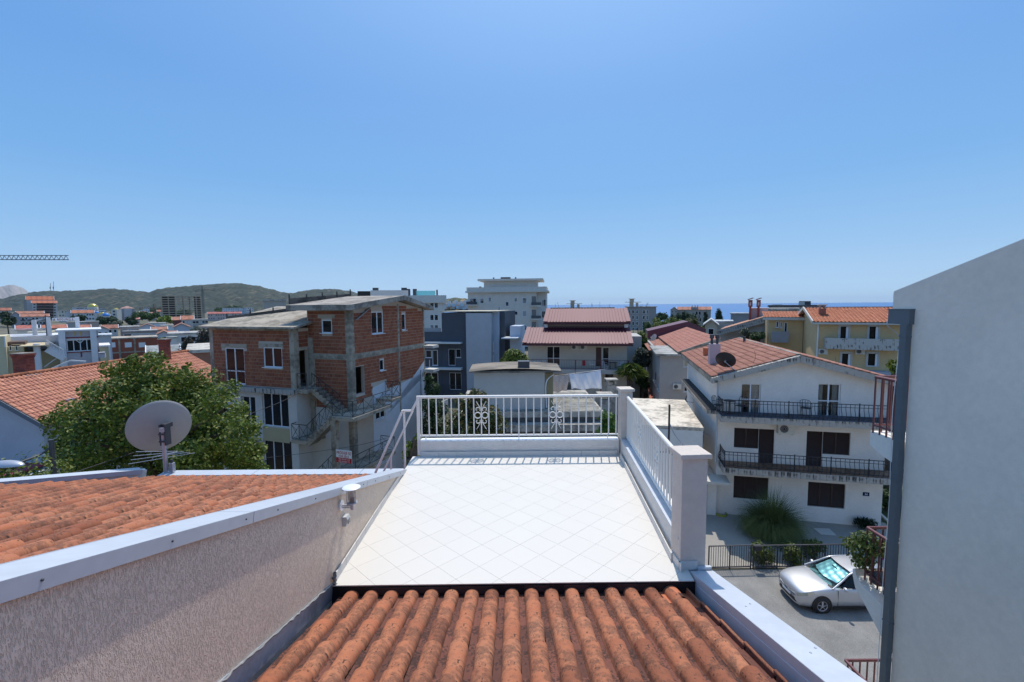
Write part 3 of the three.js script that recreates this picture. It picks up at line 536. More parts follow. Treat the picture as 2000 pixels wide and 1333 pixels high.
  P(X0 - .01, X0 + cw, yL, yE, ZL - .3, ZL + .04); P(X1 - cw, X1 + .04, yL - .2, yE, ZL - .32, ZL + .05); P(-cw, .045, 0, yR, -.32, .045); P(X1 + .03, X1 + .4, 4, yE - .6, -.1, .06); P(-.1, .035, 4.4, yA - .3, zA - .09, zA + .09); P(-.2, .04, 0, yR, -GD, -GD + .18);
  Bm(X0, X1 + .02, yE - .15, yE - .01, ZL - .25, ZL + .045); Bm(X1 + .05, -cw, yB, yF, -.2, .042); Bm(-.2, .042, yB, yF, -GD + .2, -cw - .02); Bm(X1 + .04, -cw, yR - .16, yR, -.2, .03); Bm(X1 - .28, X1 + .03, yL + 2.27, yL + 2.43, -.02, ZL - .33);
  const lint = (a, b, c, d, z) => part('lintel', box(a, b, c, d, z - .05, z + .03), colsM, o);
  lint(wL[0][0] - .3, wL[0][1] + .25, wL[0][3] + .01, wL[0][3] + .21, ZL); lint(wL[1][0] - .35, wL[1][1] + .1, wL[1][3] + .01, wL[1][3] + .21, ZL); lint(wF[0][0] - .25, wF[0][1] + .25, wF[0][3] + .09, wF[0][3] + .25, 0);
  for (const w of wL) win(o, (w[0] + w[1]) / 2, w[2], w[1] - w[0], w[3] - w[2], ZL - .02, { transom: w === wL[0] ? .8 : 0 });
  { const w = wF[0]; win(o, (w[0] + w[1]) / 2, w[2], w[1] - w[0], w[3] - w[2], -.02, { n: 1 }); }
  gW.forEach((w, i) => win(o, (w[0] + w[1]) / 2, w[2], w[1] - w[0], w[3] - w[2], 0, { n: i === 0 || i === 3 ? 2 : 1, rot: Math.PI / 2, px: -.02 }));
  // roofs
  const yTop = f(o, 556, 600, -4.6)[1];
  part('roof_slab', [(() => { const g = wall([[-ZL - .4, yE - .02], [-ZL - .4, yE + .1], [4.6, yTop + .05], [9, yE + .6], [9, yE + .4], [4.6, yTop - .1]], 0, X1 - X0 + .9); g.rotateY(Math.PI / 2); g.translate(X1 + .45, 0, 0); return metric(g); })()], mt.concrete, o);
  part('roof_slab', [(() => { const fz = .6, yl = yR + .02, bz = GD + .5; const g = wall([[-fz, yl - .12], [-fz, yl + .2], [-zA, yA + .3], [bz, yR + .05], [bz, yR - .22], [-zA, yA - .02]], 0, 4.7); g.rotateY(Math.PI / 2); g.translate(.6, 0, 0); return metric(g); })()], mt.concreteOld, o);
  // timber formwork left on the roof edges
  const tim = M(lin(.16, .135, .115), { map: tGrime }); const fw = (a, b, n) => { const A = V3(...a), B = V3(...b); const m = part('formwork_board', bar(A, B, .06, .42), tim, o); for (let i = 0; i <= n; i++) { const p = A.clone().lerp(B, i / n); part('prop', bar(p.clone().add(V3(.1, -.25, .1)), p.clone().add(V3(0, .38 + rr(0, .15), 0)), .09, .07), tim, m); } };
  fw([X0 - .55, yE + .45, -.6], [-4.7, yTop + .12, -4.7], 5); fw([-4.3, yR + .42, .1], [-4.2, yA + .28, -5.4], 4);
  { const g = wall([[0, 0], [3.6, 0], [3.2, .32], [0, .55]], 0, 2); g.translate(-8.1, yTop - .35, -5.4); part('dormer_slab', metric(g), mt.concrete, o); }
  part('loose_board', bar(V3(.12, ...(() => { const [z, y] = sd(o, 695, 625, .12); return [y, z]; })()), V3(.12, ...(() => { const [z, y] = sd(o, 722, 602, .12); return [y, z]; })()), .12, .05), M(lin(.3, .3, .31)), o);
  // plastered lower floors
  const pl = M(lin(.66, .62, .57), { map: tMottle }), plW = M(lin(.66, .67, .70), { map: tMottle });
  part('gable_plaster', [(() => { const g = wall([[.0, 0], [GD, 0], [GD, 7.9], [9.15, 7.8], [9.15, 7.05], [3.35, 6.4], [3.35, 7.05], [1.9, 6.85], [1.9, 0]], 0, .04, gW.slice(3).map(hz).concat([[.02, 1.88, 4.2, 6.1]]).filter(h => h[0] > 1.92)); g.rotateY(Math.PI / 2); g.translate(.032, 0, 0); return metric(g); })()], plW, o);
  const lowW = [fr(o, 512, 770, 563, 834, ZL), fr(o, 515, 860, 570, 935, ZL), fr(o, 472, 775, 500, 850, ZL - .02)];
  part('lower_wall', [wall(rect(X0, X1, 0, yL - .25), ZL - .002, .25, lowW), sideWall(rect(-ZL + .25, 0, 0, yL - .25), X1 - .002, .25), box(X1, -.3, 0, yL - 1.25, .0, .03)], pl, o);
  for (let i = 0; i < 2; i++) { const w = lowW[i]; win(o, (w[0] + w[1]) / 2, w[2], w[1] - w[0], w[3] - w[2], ZL - .1, { n: 3, fw: .05, sill: 0 }); }
  { const w = lowW[2]; win(o, (w[0] + w[1]) / 2, w[2], w[1] - w[0], w[3] - w[2], ZL - .14, { n: 2, sill: 0 }); }
  { const w = lowW[0]; part('cladding_panel', box(w[0], w[1], w[2] - .92, w[2] - .05, ZL, ZL + .03), M(lin(.5, .42, .26), { map: tMottle }), o); }
  part('floor_slab', box(X0 - .1, X1 + .06, yL - .3, yL - .02, -1, ZL + .3), mt.concreteStain, o);
  { // front balcony with bowed white bars
    const w = lowW[2], bl = part('balcony', box(X0 + .1, w[1] + .15, w[2] - .35, w[2] - .15, ZL, ZL + .9), mt.concreteStain, o); const xa = X0 + .15, xb = w[1] + .1;
    part('balcony_rail', [bar(V3(xa, w[2] + .8, ZL + .88), V3(xb, w[2] + .8, ZL + .88), .03), bar(V3(xa, w[2] - .02, ZL + .88), V3(xb, w[2] - .02, ZL + .88), .03), bar(V3(xb, w[2] + .8, ZL + .88), V3(xb, w[2] + .8, ZL), .03)], mt.pvc, bl);
    for (let x = xa; x < xb; x += .14) part('baluster', tube([V3(x, w[2] + .85, ZL + .88), V3(x, w[2] + .3, ZL + .9), V3(x, w[2], ZL + .98), V3(x, w[2] - .15, ZL + .9)], .014, 8, 5), mt.pvc, bl);
  }
  { const w = wL[0]; ironRail(o, V3(w[0] - .25, w[2] + .05, ZL + .25), V3(w[1] + .3, w[2] + .05, ZL + .25), { h: .85, n: 7, r: .006, top: .012 }); }
  // outside stairs
  const yl = sd(o, 700, 814, 1.2)[1], y2 = sd(o, 690, 925, 1.2)[1], st = mt.concrete;
  const A0 = -.2, land = part('stair_landing', [box(A0, 1.25, yl - .18, yl, -2.2, 1.55)], st, o);
  part('stair_landing', box(.05, 1.25, yl + .16, yl + .32, -3.2, -2.2), st, o); part('stair_landing', box(-.2, 1.25, y2 - .18, y2, -2.4, 1.5), st, o);
  const flight = (x0, y0, x1, y1, z0, z1, n) => { const dx = (x1 - x0) / n, dy = (y1 - y0) / n, g = []; for (let i = 0; i < n; i++) { const yt = y0 + dy * (i + 1); part('step', box(x0 + dx * i, x0 + dx * (i + 1), yt - Math.abs(dy) - .02, yt, z0, z1), st, o); } part('stair_string', bar(V3(x0, y0 - .2, (z0 + z1) / 2), V3(x1, y1 - .2, (z0 + z1) / 2), Math.abs(z1 - z0) - .05, .2), st, o); };
  const xLow = f(o, 600, 860, 1.5)[0], yLow = f(o, 590, 862, 1.5)[1];
  flight(xLow, yLow, A0, yl, .75, 1.5, 8); part('stair_landing', box(xLow - 1.2, xLow, yLow - .2, yLow, -.1, 1.5), st, o);
  flight(A0 - .1, yl, -2.3, yL, .06, .72, 8); part('stair_landing', box(X1 + .05, -2.3, yL - .22, yL, .05, ZL), st, o);
  flight(xLow + .2, yLow - 3, A0, y2, .75, 1.5, 9);
  part('stair_column', box(-.35, .0, 0, yl - .18, 1.2, 1.5), st, o);
  const xr = (A, B, n) => { const m = ironRail(o, A, B, { h: .95, n, r: .009, top: .016 }); for (let i = 0; i < n; i++) { const p = A.clone().lerp(B, i / n), q = A.clone().lerp(B, (i + 1) / n); part('cross_bar', [bar(p.clone().add(V3(0, .1, 0)), q.clone().add(V3(0, .9, 0)), .014), bar(p.clone().add(V3(0, .9, 0)), q.clone().add(V3(0, .1, 0)), .014)], mt.iron, m); } };
  xr(V3(xLow, yLow, 1.48), V3(A0, yl, 1.48), 4); xr(V3(xLow - 1.15, yLow, 1.48), V3(xLow, yLow, 1.48), 2); xr(V3(xLow - 1.15, yLow, .1), V3(xLow - 1.15, yLow, 1.48), 2); xr(V3(1.22, yl, 1.5), V3(1.22, yl, -2.2), 4); xr(V3(1.22, yl + .32, -2.2), V3(1.22, yl + .32, -3.15), 1); xr(V3(.1, yl + .32, -3.15), V3(1.22, yl + .32, -3.15), 2); xr(V3(A0, yl, 1.5), V3(1.2, yl, 1.5), 2);
  xr(V3(A0 - .1, yl + .1, .7), V3(-2.3, yL, .7), 4); xr(V3(X1 + .1, yL, ZL - .02), V3(-2.3, yL, ZL - .02), 1);
  xr(V3(1.22, y2, 1.45), V3(1.22, y2, -2.35), 3); xr(V3(xLow + .2, yLow - 2.9, 1.48), V3(A0, y2, 1.48), 4); xr(V3(.2, y2, -2.35), V3(1.22, y2, -2.35), 1);
  for (const g of [box(.03, .9, yF - .35, yF - .15, -GD - .6, -GD + .3), box(.03, .9, 7.0, 7.2, -GD - .6, -GD + .3), box(0, 1.3, 3.6, 3.75, -GD - 1.2, -GD + .1)]) part('rear_balcony', g, mt.concreteLight, o); part('rear_balcony_wall', box(1.22, 1.3, 3.755, 4.7, -GD - 1.2, -GD + .1), mt.concreteLight, o);
  part('drain_pipe', rod(V3(.09, 0, -GD + .7), V3(.09, 7.2, -GD + .7), .06), mt.coping, o);
  // for-sale board on the lower stair railing
  const [sx, sy] = f(o, 672, 892, 1.56); const cv = document.createElement('canvas'); cv.width = 512; cv.height = 320; const c = cv.getContext('2d');
  c.fillStyle = '#e9e6e2'; c.fillRect(0, 0, 512, 200); c.fillStyle = '#b01c20'; c.fillRect(0, 195, 512, 125); c.fillStyle = '#b01c20'; c.textAlign = 'center'; c.font = 'bold 104px sans-serif'; c.fillText('PRODAJE SE', 256, 108, 480); c.font = 'bold 76px sans-serif'; c.fillText('FOR SALE', 256, 184, 400);
  c.fillStyle = '#e9c9c6'; c.font = 'bold 54px sans-serif'; c.fillText('+382 68 061 372', 256, 250, 480); c.fillText('+382 69 606 771', 256, 308, 480);
  const ct = new THREE.CanvasTexture(cv); ct.colorSpace = THREE.SRGBColorSpace; ct.anisotropy = 4;
  const sp = toW(o, sx, sy - .36, 1.58), sg = thing('sale_sign', 'white and red for-sale board tied to the stair railing of the brick house', 'sign', sp, o.rotation.y);
  const face = shadows(new THREE.Mesh(new THREE.PlaneGeometry(1.05, .72), M(white, { map: ct, roughness: .6 }))); face.name = 'printed_face'; face.position.set(0, .36, .014); sg.add(face); part('board', box(-.53, .53, -.005, .725, -.01, .01), mt.pvc, sg);
}
// ---------- white three-storey house across the street ----------
const wh = thing('white_house', 'white three-storey house with two railed balconies and brown shutters', 'house', [11.57, 0, -25.22], Math.atan2(-.227, .974)); // front along local x
{
  const o = wh, W = 8.2, D = 11.8, yE = f(o, 1388, 742)[1];
  const ap = f(o, 1556, 706); const yA = ap[1], xA = ap[0];
  const y1 = f(o, 1560, 925, 0)[1], y2 = f(o, 1560, 838, 0)[1]; // balcony floors
  const fw = [[1447, 750, 1486, 811, { n: 2, transom: .85, shutter: 1, sill: 0, glass: mt.glassClear }], [1597, 750, 1642, 815, { n: 2, transom: .85, shutter: 1, sill: 0, glass: mt.glassClear }]];
  const sh = [[1434, 837, 1482, 876, { louver: 2 }], [1482, 839, 1512, 909, { louver: 1 }], [1575, 844, 1607, 914, { louver: 1 }], [1607, 845, 1661, 889, { louver: 2 }], [1433, 932, 1501, 976, { louver: 3 }], [1578, 944, 1651, 992, { louver: 3 }]];
  const hs = [...fw, ...sh].map(w => fr(o, w[0], w[1], w[2], w[3])); const th = .25;
  for (const [i, j] of [[2, 3], [4, 5]]) { const m = (hs[i][1] + hs[j][0]) / 2; hs[i][1] = m - .002; hs[j][0] = m + .002; const top = Math.max(hs[i][3], hs[j][3]); hs[i][3] = hs[j][3] = top; }
  part('wall', [wall([[0, 0], [W, 0], [W, yE], [xA, yA], [0, yE]], 0, th, hs), wall([[0, 0], [W, 0], [W, yE], [xA, yA], [0, yE]], -D + th, th), sideWall(rect(th, D - th, 0, yE), W, th), sideWall(rect(th, D - th, 0, yE), 0, -th)], mt.plasterWhite, o);
  hs.slice(0, 2).forEach((h, i) => { for (const [a, b] of i ? [[.06, .3], [.72, .94]] : [[.62, .94]]) part('curtain', gridSurf(2, 18, (p, q) => [h[0] + (h[1] - h[0]) * (a + (b - a) * q), h[3] - .1 - p * (h[3] - h[2] - .15), -.28 + .025 * Math.sin(q * 40)]), mt.curtain, o); });
  hs.forEach((h, i) => opening(o, (h[0] + h[1]) / 2, h[2], h[1] - h[0], h[3] - h[2], -.09, [...fw, ...sh][i][4]));
  // verge beam and tiled roof
  const ov = .55, sl = (yA - yE) / xA, slR = (yA - yE) / (W - xA), L0 = -.45, R0 = W + .9;
  const vb = (z0, z1) => { const g = wall([[L0, yE + sl * L0 - .0], [xA, yA], [R0, yA - slR * (R0 - xA)], [R0, yA - slR * (R0 - xA) + .3], [xA, yA + .36], [L0, yE + sl * L0 + .3]], z1, z1 - z0); return g; };
  part('verge_beam', vb(.0, ov), mt.concreteStain, o);
  part('roof_slab', vb(-D - .3, -.004), mt.concrete, o);
  const up1 = V3(xA - L0, yA - (yE + sl * L0) + .06, 0), n1 = V3(0, 0, 1);
  roofPlane(o, V3(L0, yE + sl * L0 + .32, -D - .3), V3(0, 0, 1), up1, D + .55, up1.length() - .05, { tones: tonesRed, w: .3, exp: .38, hgt: 1.3, deck: .02 });
  const up2 = V3(-(R0 - xA), slR * (R0 - xA) + .06, 0); roofPlane(o, V3(R0, yA - slR * (R0 - xA) + .32, -D - .3), V3(0, 0, 1), up2, D + .55, up2.length() - .05, { tones: tonesRed, w: .3, exp: .38, hgt: 1.3, deck: .02 });
  part('ridge_cap', bar(V3(xA, yA + .40, -D - .3), V3(xA, yA + .40, .3), .2, .06), mt.concreteOld, o);
  // chimney and vent
  { const q = f(o, 1395, 700, -3.6); const ch = part('chimney', box(q[0] - .3, q[0] + .3, yE, f(o, 1395, 672, -3.6)[1], -3.9, -3.3), M(lin(.52, .42, .44), { map: tMottle }), o); const ty = f(o, 1395, 672, -3.6)[1];
    for (const dx of [-.16, .16]) part('chimney_cowl', [rod(V3(q[0] + dx, ty, -3.6), V3(q[0] + dx, ty + .5, -3.6), .08), rod(V3(q[0] + dx, ty + .35, -3.6), V3(q[0] + dx, ty + .58, -3.6), .13, .13)], mt.steelDark, ch);
    const v = f(o, 1454, 668, -9); part('vent_pipe', [rod(V3(v[0], v[1] - .9, -9), V3(v[0], v[1] + .4, -9), .09)], mt.steelDark, o); part('vent_pipe', [rod(V3(.6, yE + .4, -7.5), V3(.6, yE + 1.1, -7.5), .16, .18)], mt.clayNew, o); }
  // balconies
  const balc = (yb, zf, x0, x1, blue) => {
    const b = part('balcony', box(x0, x1, yb - .32, yb, .002, zf), mt.concreteStain, o); part('balcony_tiles', box(x0 + .05, x1 - .05, yb + .001, yb + .012, .01, zf - .05), M(blue ? lin(.09, .10, .13) : lin(.30, .17, .10), { map: tGrime }), b);
    const rail = (A, B, n) => { const m = part('railing', bar(A.clone().setY(yb + .88), B.clone().setY(yb + .88), .034, .034), mt.iron, b); part('bottom_rail', bar(A.clone().setY(yb + .12), B.clone().setY(yb + .12), .026), mt.iron, m); part('middle_rail', bar(A.clone().setY(yb + .72), B.clone().setY(yb + .72), .022), mt.iron, m); const out = V3(B.z - A.z, 0, -(B.x - A.x)).normalize().multiplyScalar(-.09);
      for (let i = 0; i <= n; i++) { const p = A.clone().lerp(B, i / n); part('baluster', tube([p.clone().setY(yb + .9), p.clone().setY(yb + .6), p.clone().setY(yb + .35).add(out), p.clone().setY(yb + .18).add(out), p.clone().setY(yb + .06)], .014, 8, 4), mt.iron, m); if (i % 8 === 0) part('post', bar(p.clone().setY(yb - .1), p.clone().setY(yb + .95), .04), mt.iron, m); } };
    rail(V3(x0 + .06, 0, zf - .05), V3(x1 - .06, 0, zf - .05), 42); rail(V3(x0 + .06, 0, .05), V3(x0 + .06, 0, zf - .05), 6); rail(V3(x1 - .06, 0, zf - .05), V3(x1 - .06, 0, .05), 6); return b;
  };
  const yb2 = f(o, 1560, 822, 1.25)[1], yb1 = f(o, 1560, 926, 1.25)[1];
  balc(yb2 + .05, 1.25, -.1, W + .25, true); balc(yb1 + .05, 1.25, .1, W + .9, false);
  part('side_terrace_edge', [box(-.62, -.002, yb2 - .1, yb2 + .1, -D + 1, .15)], mt.concreteStain, o); part('side_roof_felt', [box(-.6, -.004, yb2 + .102, yb2 + .13, -D + 1, .12)], M(lin(.03, .03, .035), { map: tGrime }), o);
  part('drain_pipe', rod(V3(-.06, 3, .07), V3(-.06, yE + .1, .07), .05), mt.coping, o);
  part('door_canopy', [box(-1.6, .5, f(o, 1392, 938, .9)[1] - .15, f(o, 1392, 938, .9)[1], .0, 1.2)], mt.concreteLight, o);
  part('side_room', [box(-1.5, -.02, 0, f(o, 1392, 938, .9)[1] - .16, -4, .3)], mt.plasterWhite, o);
  { const q = fr(o, 1358, 942, 1376, 1000, .31); part('side_door', box(-1.3, -.5, .05, 2.05, .302, .33), M(lin(.35, .4, .47)), o); }
  { const q = f(o, 1696, 966); const cv = document.createElement('canvas'); cv.width = 128; cv.height = 84; const c = cv.getContext('2d'); c.fillStyle = '#1a2448'; c.fillRect(0, 0, 128, 84); c.fillStyle = '#dfe4ee'; c.font = 'bold 60px sans-serif'; c.textAlign = 'center'; c.fillText('34', 64, 64); const t = new THREE.CanvasTexture(cv); t.colorSpace = THREE.SRGBColorSpace; const m = part('number_plate', box(-.15, .15, -.1, .1, 0, .015), M(lin(.02, .03, .08)), o); m.position.set(q[0] - .1, q[1], .004); const p = shadows(new THREE.Mesh(new THREE.PlaneGeometry(.28, .18), M(white, { map: t }))); p.name = 'numerals'; p.position.z = .017; m.add(p); }
  wh.dim = { W, D, yE, yb1, yb2, xA, yA };
  for (const [u, v] of [[1473, 706], [1630, 720]]) { const q = f(o, u, v); part('wall_cable', tube([V3(q[0], q[1] + .6, .03), V3(q[0] + .05, q[1] + .2, .05), V3(q[0] - .05, q[1] - .1, .03)], .008, 8, 4), mt.iron, o); }
  const a1 = f(o, 1537, 838, .3); acUnit(0, 0, toW(o, a1[0], a1[1] - .3, .02), 'air conditioner under the upper balcony of the white house', o.rotation.y);
}
function chair(label, pos, turn, mat, group) {
  const t = thing('garden_chair', label, 'chair', pos, turn, group);
  part('seat', box(-.22, .22, .42, .45, -.22, .22), mat, t); part('backrest', [tube([V3(-.22, .44, -.2), V3(-.22, .85, -.26), V3(0, .92, -.28), V3(.22, .85, -.26), V3(.22, .44, -.2)], .014, 16, 5), ...[-.12, 0, .12].map(x => bar(V3(x, .46, -.21), V3(x, .88, -.27), .02))], mat, t);
  for (const [x, z] of [[-.2, .2], [.2, .2], [-.2, -.2], [.2, -.2]]) part('leg', rod(V3(x * 1.1, 0, z * 1.1), V3(x, .43, z), .013), mat, t);
  for (const x of [-.23, .23]) part('armrest', tube([V3(x, .68, -.23), V3(x, .67, .1), V3(x, .43, .2)], .014, 10, 5), mat, t); return t;
}
{ const o = wh, y = wh.dim.yb2 + .07; const put = (u, dz, label, turn, g) => { const q = f(o, u, 815, dz); chair(label, toW(o, q[0], y, dz), o.rotation.y + turn, mt.iron, g); };
  put(1402, .5, 'black metal chair at the drainpipe end of the upper balcony', .9, 'black balcony chairs'); put(1447, .45, 'black metal chair beside the open balcony door', -.8, 'black balcony chairs'); put(1574, .4, 'black metal chair between the two upper balcony doors', 2.6, 'black balcony chairs');
  const q = f(o, 1424, 815, .5); const t = thing('bistro_table', 'small black round table on the upper balcony', 'table', toW(o, q[0], y, .5), 0); part('top', rod(V3(0, .68, 0), V3(0, .71, 0), .3, .3, 20), mt.iron, t); part('stem', rod(V3(0, .02, 0), V3(0, .68, 0), .03), mt.iron, t); part('base', rod(V3(0, 0, 0), V3(0, .03, 0), .2, .2, 16), mt.iron, t);
}
function smallDish(label, c, R, dir, col, mast) {
  const t = thing('satellite_dish', label, 'satellite dish', c, 0); const pts = []; for (let i = 0; i <= 8; i++) { const r = R * i / 8; pts.push(new THREE.Vector2(r, .18 * r * r / R)); } pts.push(new THREE.Vector2(R * 1.02, .17 * R));
  const d = part('reflector', new THREE.LatheGeometry(pts, 36), col, t); const n = V3(...dir).normalize(); d.quaternion.setFromUnitVectors(V3(0, 1, 0), n);
  const side = V3().crossVectors(n, V3(0, 1, 0)).normalize(), dn = V3().crossVectors(side, n).normalize(); const F0 = n.clone().multiplyScalar(R * 1.1).addScaledVector(dn, -R * .35);
  part('feed_arm', rod(dn.clone().multiplyScalar(-R * .95).addScaledVector(n, R * .1), F0, .014), mt.steel, t); part('receiver', rod(F0, F0.clone().addScaledVector(n, -.09), .035), mt.steel, t);
  part('mount', [rod(V3(0, 0, 0), n.clone().multiplyScalar(-.1), .05), rod(n.clone().multiplyScalar(-.1), V3(...mast), .02)], mt.steel, t); return t;
}
const dishBlack = M(lin(.02, .02, .025), { roughness: .45 });
{ const o = wh; const q = f(o, 1417, 705, .1);
  smallDish('black satellite dish at the gable verge of the white house', toW(o, q[0], q[1], .1), .52, [.45, .45, -.6], dishBlack, [.5, -.55, .2]);
  let z = sd(o, 1371, 845, -.55); smallDish('black satellite dish on the side wall, beside the drainpipe', toW(o, -.55, z[1], z[0]), .42, [-.85, .35, -.3], dishBlack, [.5, -.15, .1]);
  z = sd(o, 1340, 784, -.55); smallDish('black satellite dish high on the side wall, above the flat roof', toW(o, -.55, z[1], z[0]), .5, [-.85, .3, -.35], dishBlack, [.5, -.1, .1]); }
{ // low flat roof beside the white house with a mast and a lying dish
  const y = 5.0, P = [[1376, 925], [1262, 838], [1340, 806], [1395, 925]].map(([u, v]) => at(u, v, y));
  const t = thing('flat_roof_annex', 'low annex with a stained flat concrete roof beside the white house', 'annex', [P[0].x, 0, P[0].z]);
  const w = wh.localToWorld(V3(-.8, 0, .2)), w2 = wh.localToWorld(V3(-.8, 0, -7.5)), a = wh.localToWorld(V3(-4.6, 0, -7.5)), b = wh.localToWorld(V3(-4.6, 0, .2));
  const q = [w, w2, a, b].map(p => [p.x - P[0].x, p.z - P[0].z]); part('wall', slab(q, 0, y - .2), mt.plasterSmooth, t); part('roof_slab', slab(q.map(([x, z]) => [x * 1.015, z * 1.0]), y - .2, y), M(lin(.78, .68, .55), { map: tGrime }), t);
  const m0 = at(1306, 885, y), m = thing('antenna_mast', 'steel mast with a stay on the stained flat roof', 'mast', m0.toArray()); part('pole', rod(V3(0, 0, 0), V3(0, 2.3, 0), .05), mt.steelDark, m); part('stay', tube([V3(.02, 1.4, 0), V3(.25, .9, .1), V3(.7, .35, .2)], .03, 12, 6), mt.steel, m); part('foot', [bar(V3(-.4, .05, 0), V3(.4, .05, 0), .07), bar(V3(0, .05, -.4), V3(0, .05, .4), .07)], mt.steelDark, m); part('box', box(-.16, -.02, .5, .7, -.08, .08), mt.steelDark, m);
  const d0 = at(1333, 872, y + .2), dd = smallDish('grey satellite dish lying on the stained flat roof', d0.toArray(), .5, [.12, -.95, .1], M(lin(.22, .2, .185), { roughness: .7 }), [0, -.15, 0]);
}
// ---------- yard, fence, gate, plants in front of the white house ----------
tagS(part('yard_paving', sheet([[7.4, -19.75], [30, -19.75], [30, -23], [22, -23.6], [11.5, -25.3], [9, -32], [7.4, -32]], .016), M(lin(.34, .31, .27), { map: resized(tMottle, 7) })));
{ const p = (u, v, y = .02) => { const q = at(u, v, y); return [q.x, q.z]; };
  tagS(part('planting_bed', sheet([p(1448, 1012), p(1560, 1030), p(1572, 1060), p(1500, 1058), p(1468, 1048)], .022), M(lin(.16, .125, .10), { map: tGrime })));
  tagS(part('paving_slab', slab([p(1588, 1033), p(1620, 1034), p(1634, 1047), p(1604, 1045)], .02, .05), mt.concreteLight));
  tagS(part('garden_strip', sheet([p(1712, 1000), p(1775, 1080), p(1800, 1000), p(1740, 930)], .03), M(lin(.07, .10, .04), { map: tGrime })));
  tagS(part('kerb', [bar(V3(p(1703, 990)[0], .06, p(1703, 990)[1]), V3(p(1750, 1035)[0], .06, p(1750, 1035)[1]), .12, .12)], mt.concreteLight)); }
function fence(label, u0, u1, v0, v1, n, gate) {
  const a = at(u0, v0, 0), b = at(u1, v1, 0), t = thing(gate ? 'sliding_gate' : 'iron_fence', label, gate ? 'gate' : 'fence', a.toArray()); const B = b.sub(a), H = 1.12;
  const P = k => B.clone().multiplyScalar(k); part('top_rail', bar(P(0).setY(H), P(1).setY(H), .05, .035), mt.steelDark, t); part('bottom_rail', bar(P(0).setY(.12), P(1).setY(.12), .05, .05), mt.steelDark, t);
  for (let i = 0; i <= n; i++) part(i % 9 ? 'bar' : 'post', bar(P(i / n).setY(i % 9 ? .12 : 0), P(i / n).setY(H), i % 9 ? .018 : .045), mt.iron, t); return t;
}
fence('black iron fence panel next to the rendered pillar', 1384, 1466, 1114, 1112, 18); const gt = fence('black sliding iron gate in front of the pampas grass', 1471, 1657, 1113, 1110, 36, true); part('lock_box', box(.0, .35, .92, 1.12, -.12, .06), mt.iron, gt);
// foliage: leaf-sized faces scattered through an uneven volume
function leafGeo(n, place, size, cols, opt = {}) {
  const pos = new Float32Array(n * 18), nor = new Float32Array(n * 18), col = new Float32Array(n * 18); const a = V3(), b = V3(), c = V3(), m = V3();
  for (let i = 0; i < n; i++) {
    const p = place(i); const s = size * rr(.6, 1.35); const out = p.out || V3(rr(-1, 1), rr(-.2, 1), rr(-1, 1));
    const nn = out.clone().normalize().add(V3(rr(-.8, .8), rr(-.3, .9), rr(-.8, .8))).normalize(); a.set(rr(-1, 1), rr(-1, 1), rr(-1, 1)).cross(nn).normalize(); b.crossVectors(nn, a);
    if (opt.droop) { a.set(rr(-1, 1), opt.droop, rr(-1, 1)).normalize(); b.crossVectors(a, nn).normalize(); }
    const w = s * (opt.aspect || .5); // a pointed leaf folded along its rib
    const t0 = p.p.clone(), t1 = p.p.clone().addScaledVector(a, s), l = p.p.clone().addScaledVector(a, s * .5).addScaledVector(b, w * .5).addScaledVector(nn, s * .08), r = p.p.clone().addScaledVector(a, s * .5).addScaledVector(b, -w * .5).addScaledVector(nn, s * .08);
    const C = pick(cols), k = rr(.75, 1.25); [t0, r, t1, t0, t1, l].forEach((q, j) => { const o = i * 18 + j * 3; pos[o] = q.x; pos[o + 1] = q.y; pos[o + 2] = q.z; nor[o] = nn.x; nor[o + 1] = nn.y; nor[o + 2] = nn.z; col[o] = C[0] * k; col[o + 1] = C[1] * k; col[o + 2] = C[2] * k; });
  }
  const g = new THREE.BufferGeometry(); g.setAttribute('position', new THREE.BufferAttribute(pos, 3)); g.setAttribute('color', new THREE.BufferAttribute(col, 3)); g.setAttribute('normal', new THREE.BufferAttribute(nor, 3)); g.setAttribute('uv', new THREE.BufferAttribute(new Float32Array(n * 12), 2)); g.computeVertexNormals(); return g;
}
const mLeaf = new THREE.MeshPhysicalMaterial({ vertexColors: true, roughness: .6, specularIntensity: .5, side: THREE.DoubleSide, transmission: .45, thickness: 0 }), mLeafFar = M(white, { vertexColors: true, roughness: .8 }), mBark = M(lin(.10, .08, .06), { map: tGrime });
const G1 = [[.095, .155, .014], [.14, .205, .02], [.06, .11, .012], [.20, .25, .026], [.29, .30, .06]], G2 = [[.05, .10, .025], [.035, .075, .02], [.07, .12, .03]], GP = [[.02, .05, .018], [.03, .065, .022], [.018, .04, .018]], GY = [[.16, .20, .04], [.10, .15, .03], [.2, .22, .06], [.07, .12, .025]], GO = [[.11, .13, .09], [.14, .16, .11], [.08, .1, .065]];
function blobs(list) { // volume made of overlapping clumps: returns a sampler biased to the outside of each clump
  const tot = list.reduce((s, b) => s + b[3] * b[3], 0); return () => { let k = rnd() * tot, b = list[0]; for (const q of list) { k -= q[3] * q[3]; if (k <= 0) { b = q; break; } } const d = V3(rr(-1, 1), rr(-1, 1), rr(-1, 1)); while (d.length() > 1) d.set(rr(-1, 1), rr(-1, 1), rr(-1, 1)); d.normalize(); const r = b[3] * (.55 + .5 * Math.sqrt(rnd())) * (.8 + .35 * vn(d.x * 3 + b[0] * 5 + 50, d.y * 3 + d.z * 2.3 + 50, 997, 3)); return { p: V3(b[0] + d.x * r, b[1] + d.y * r * (b[4] || .85), b[2] + d.z * r), out: d }; };
}
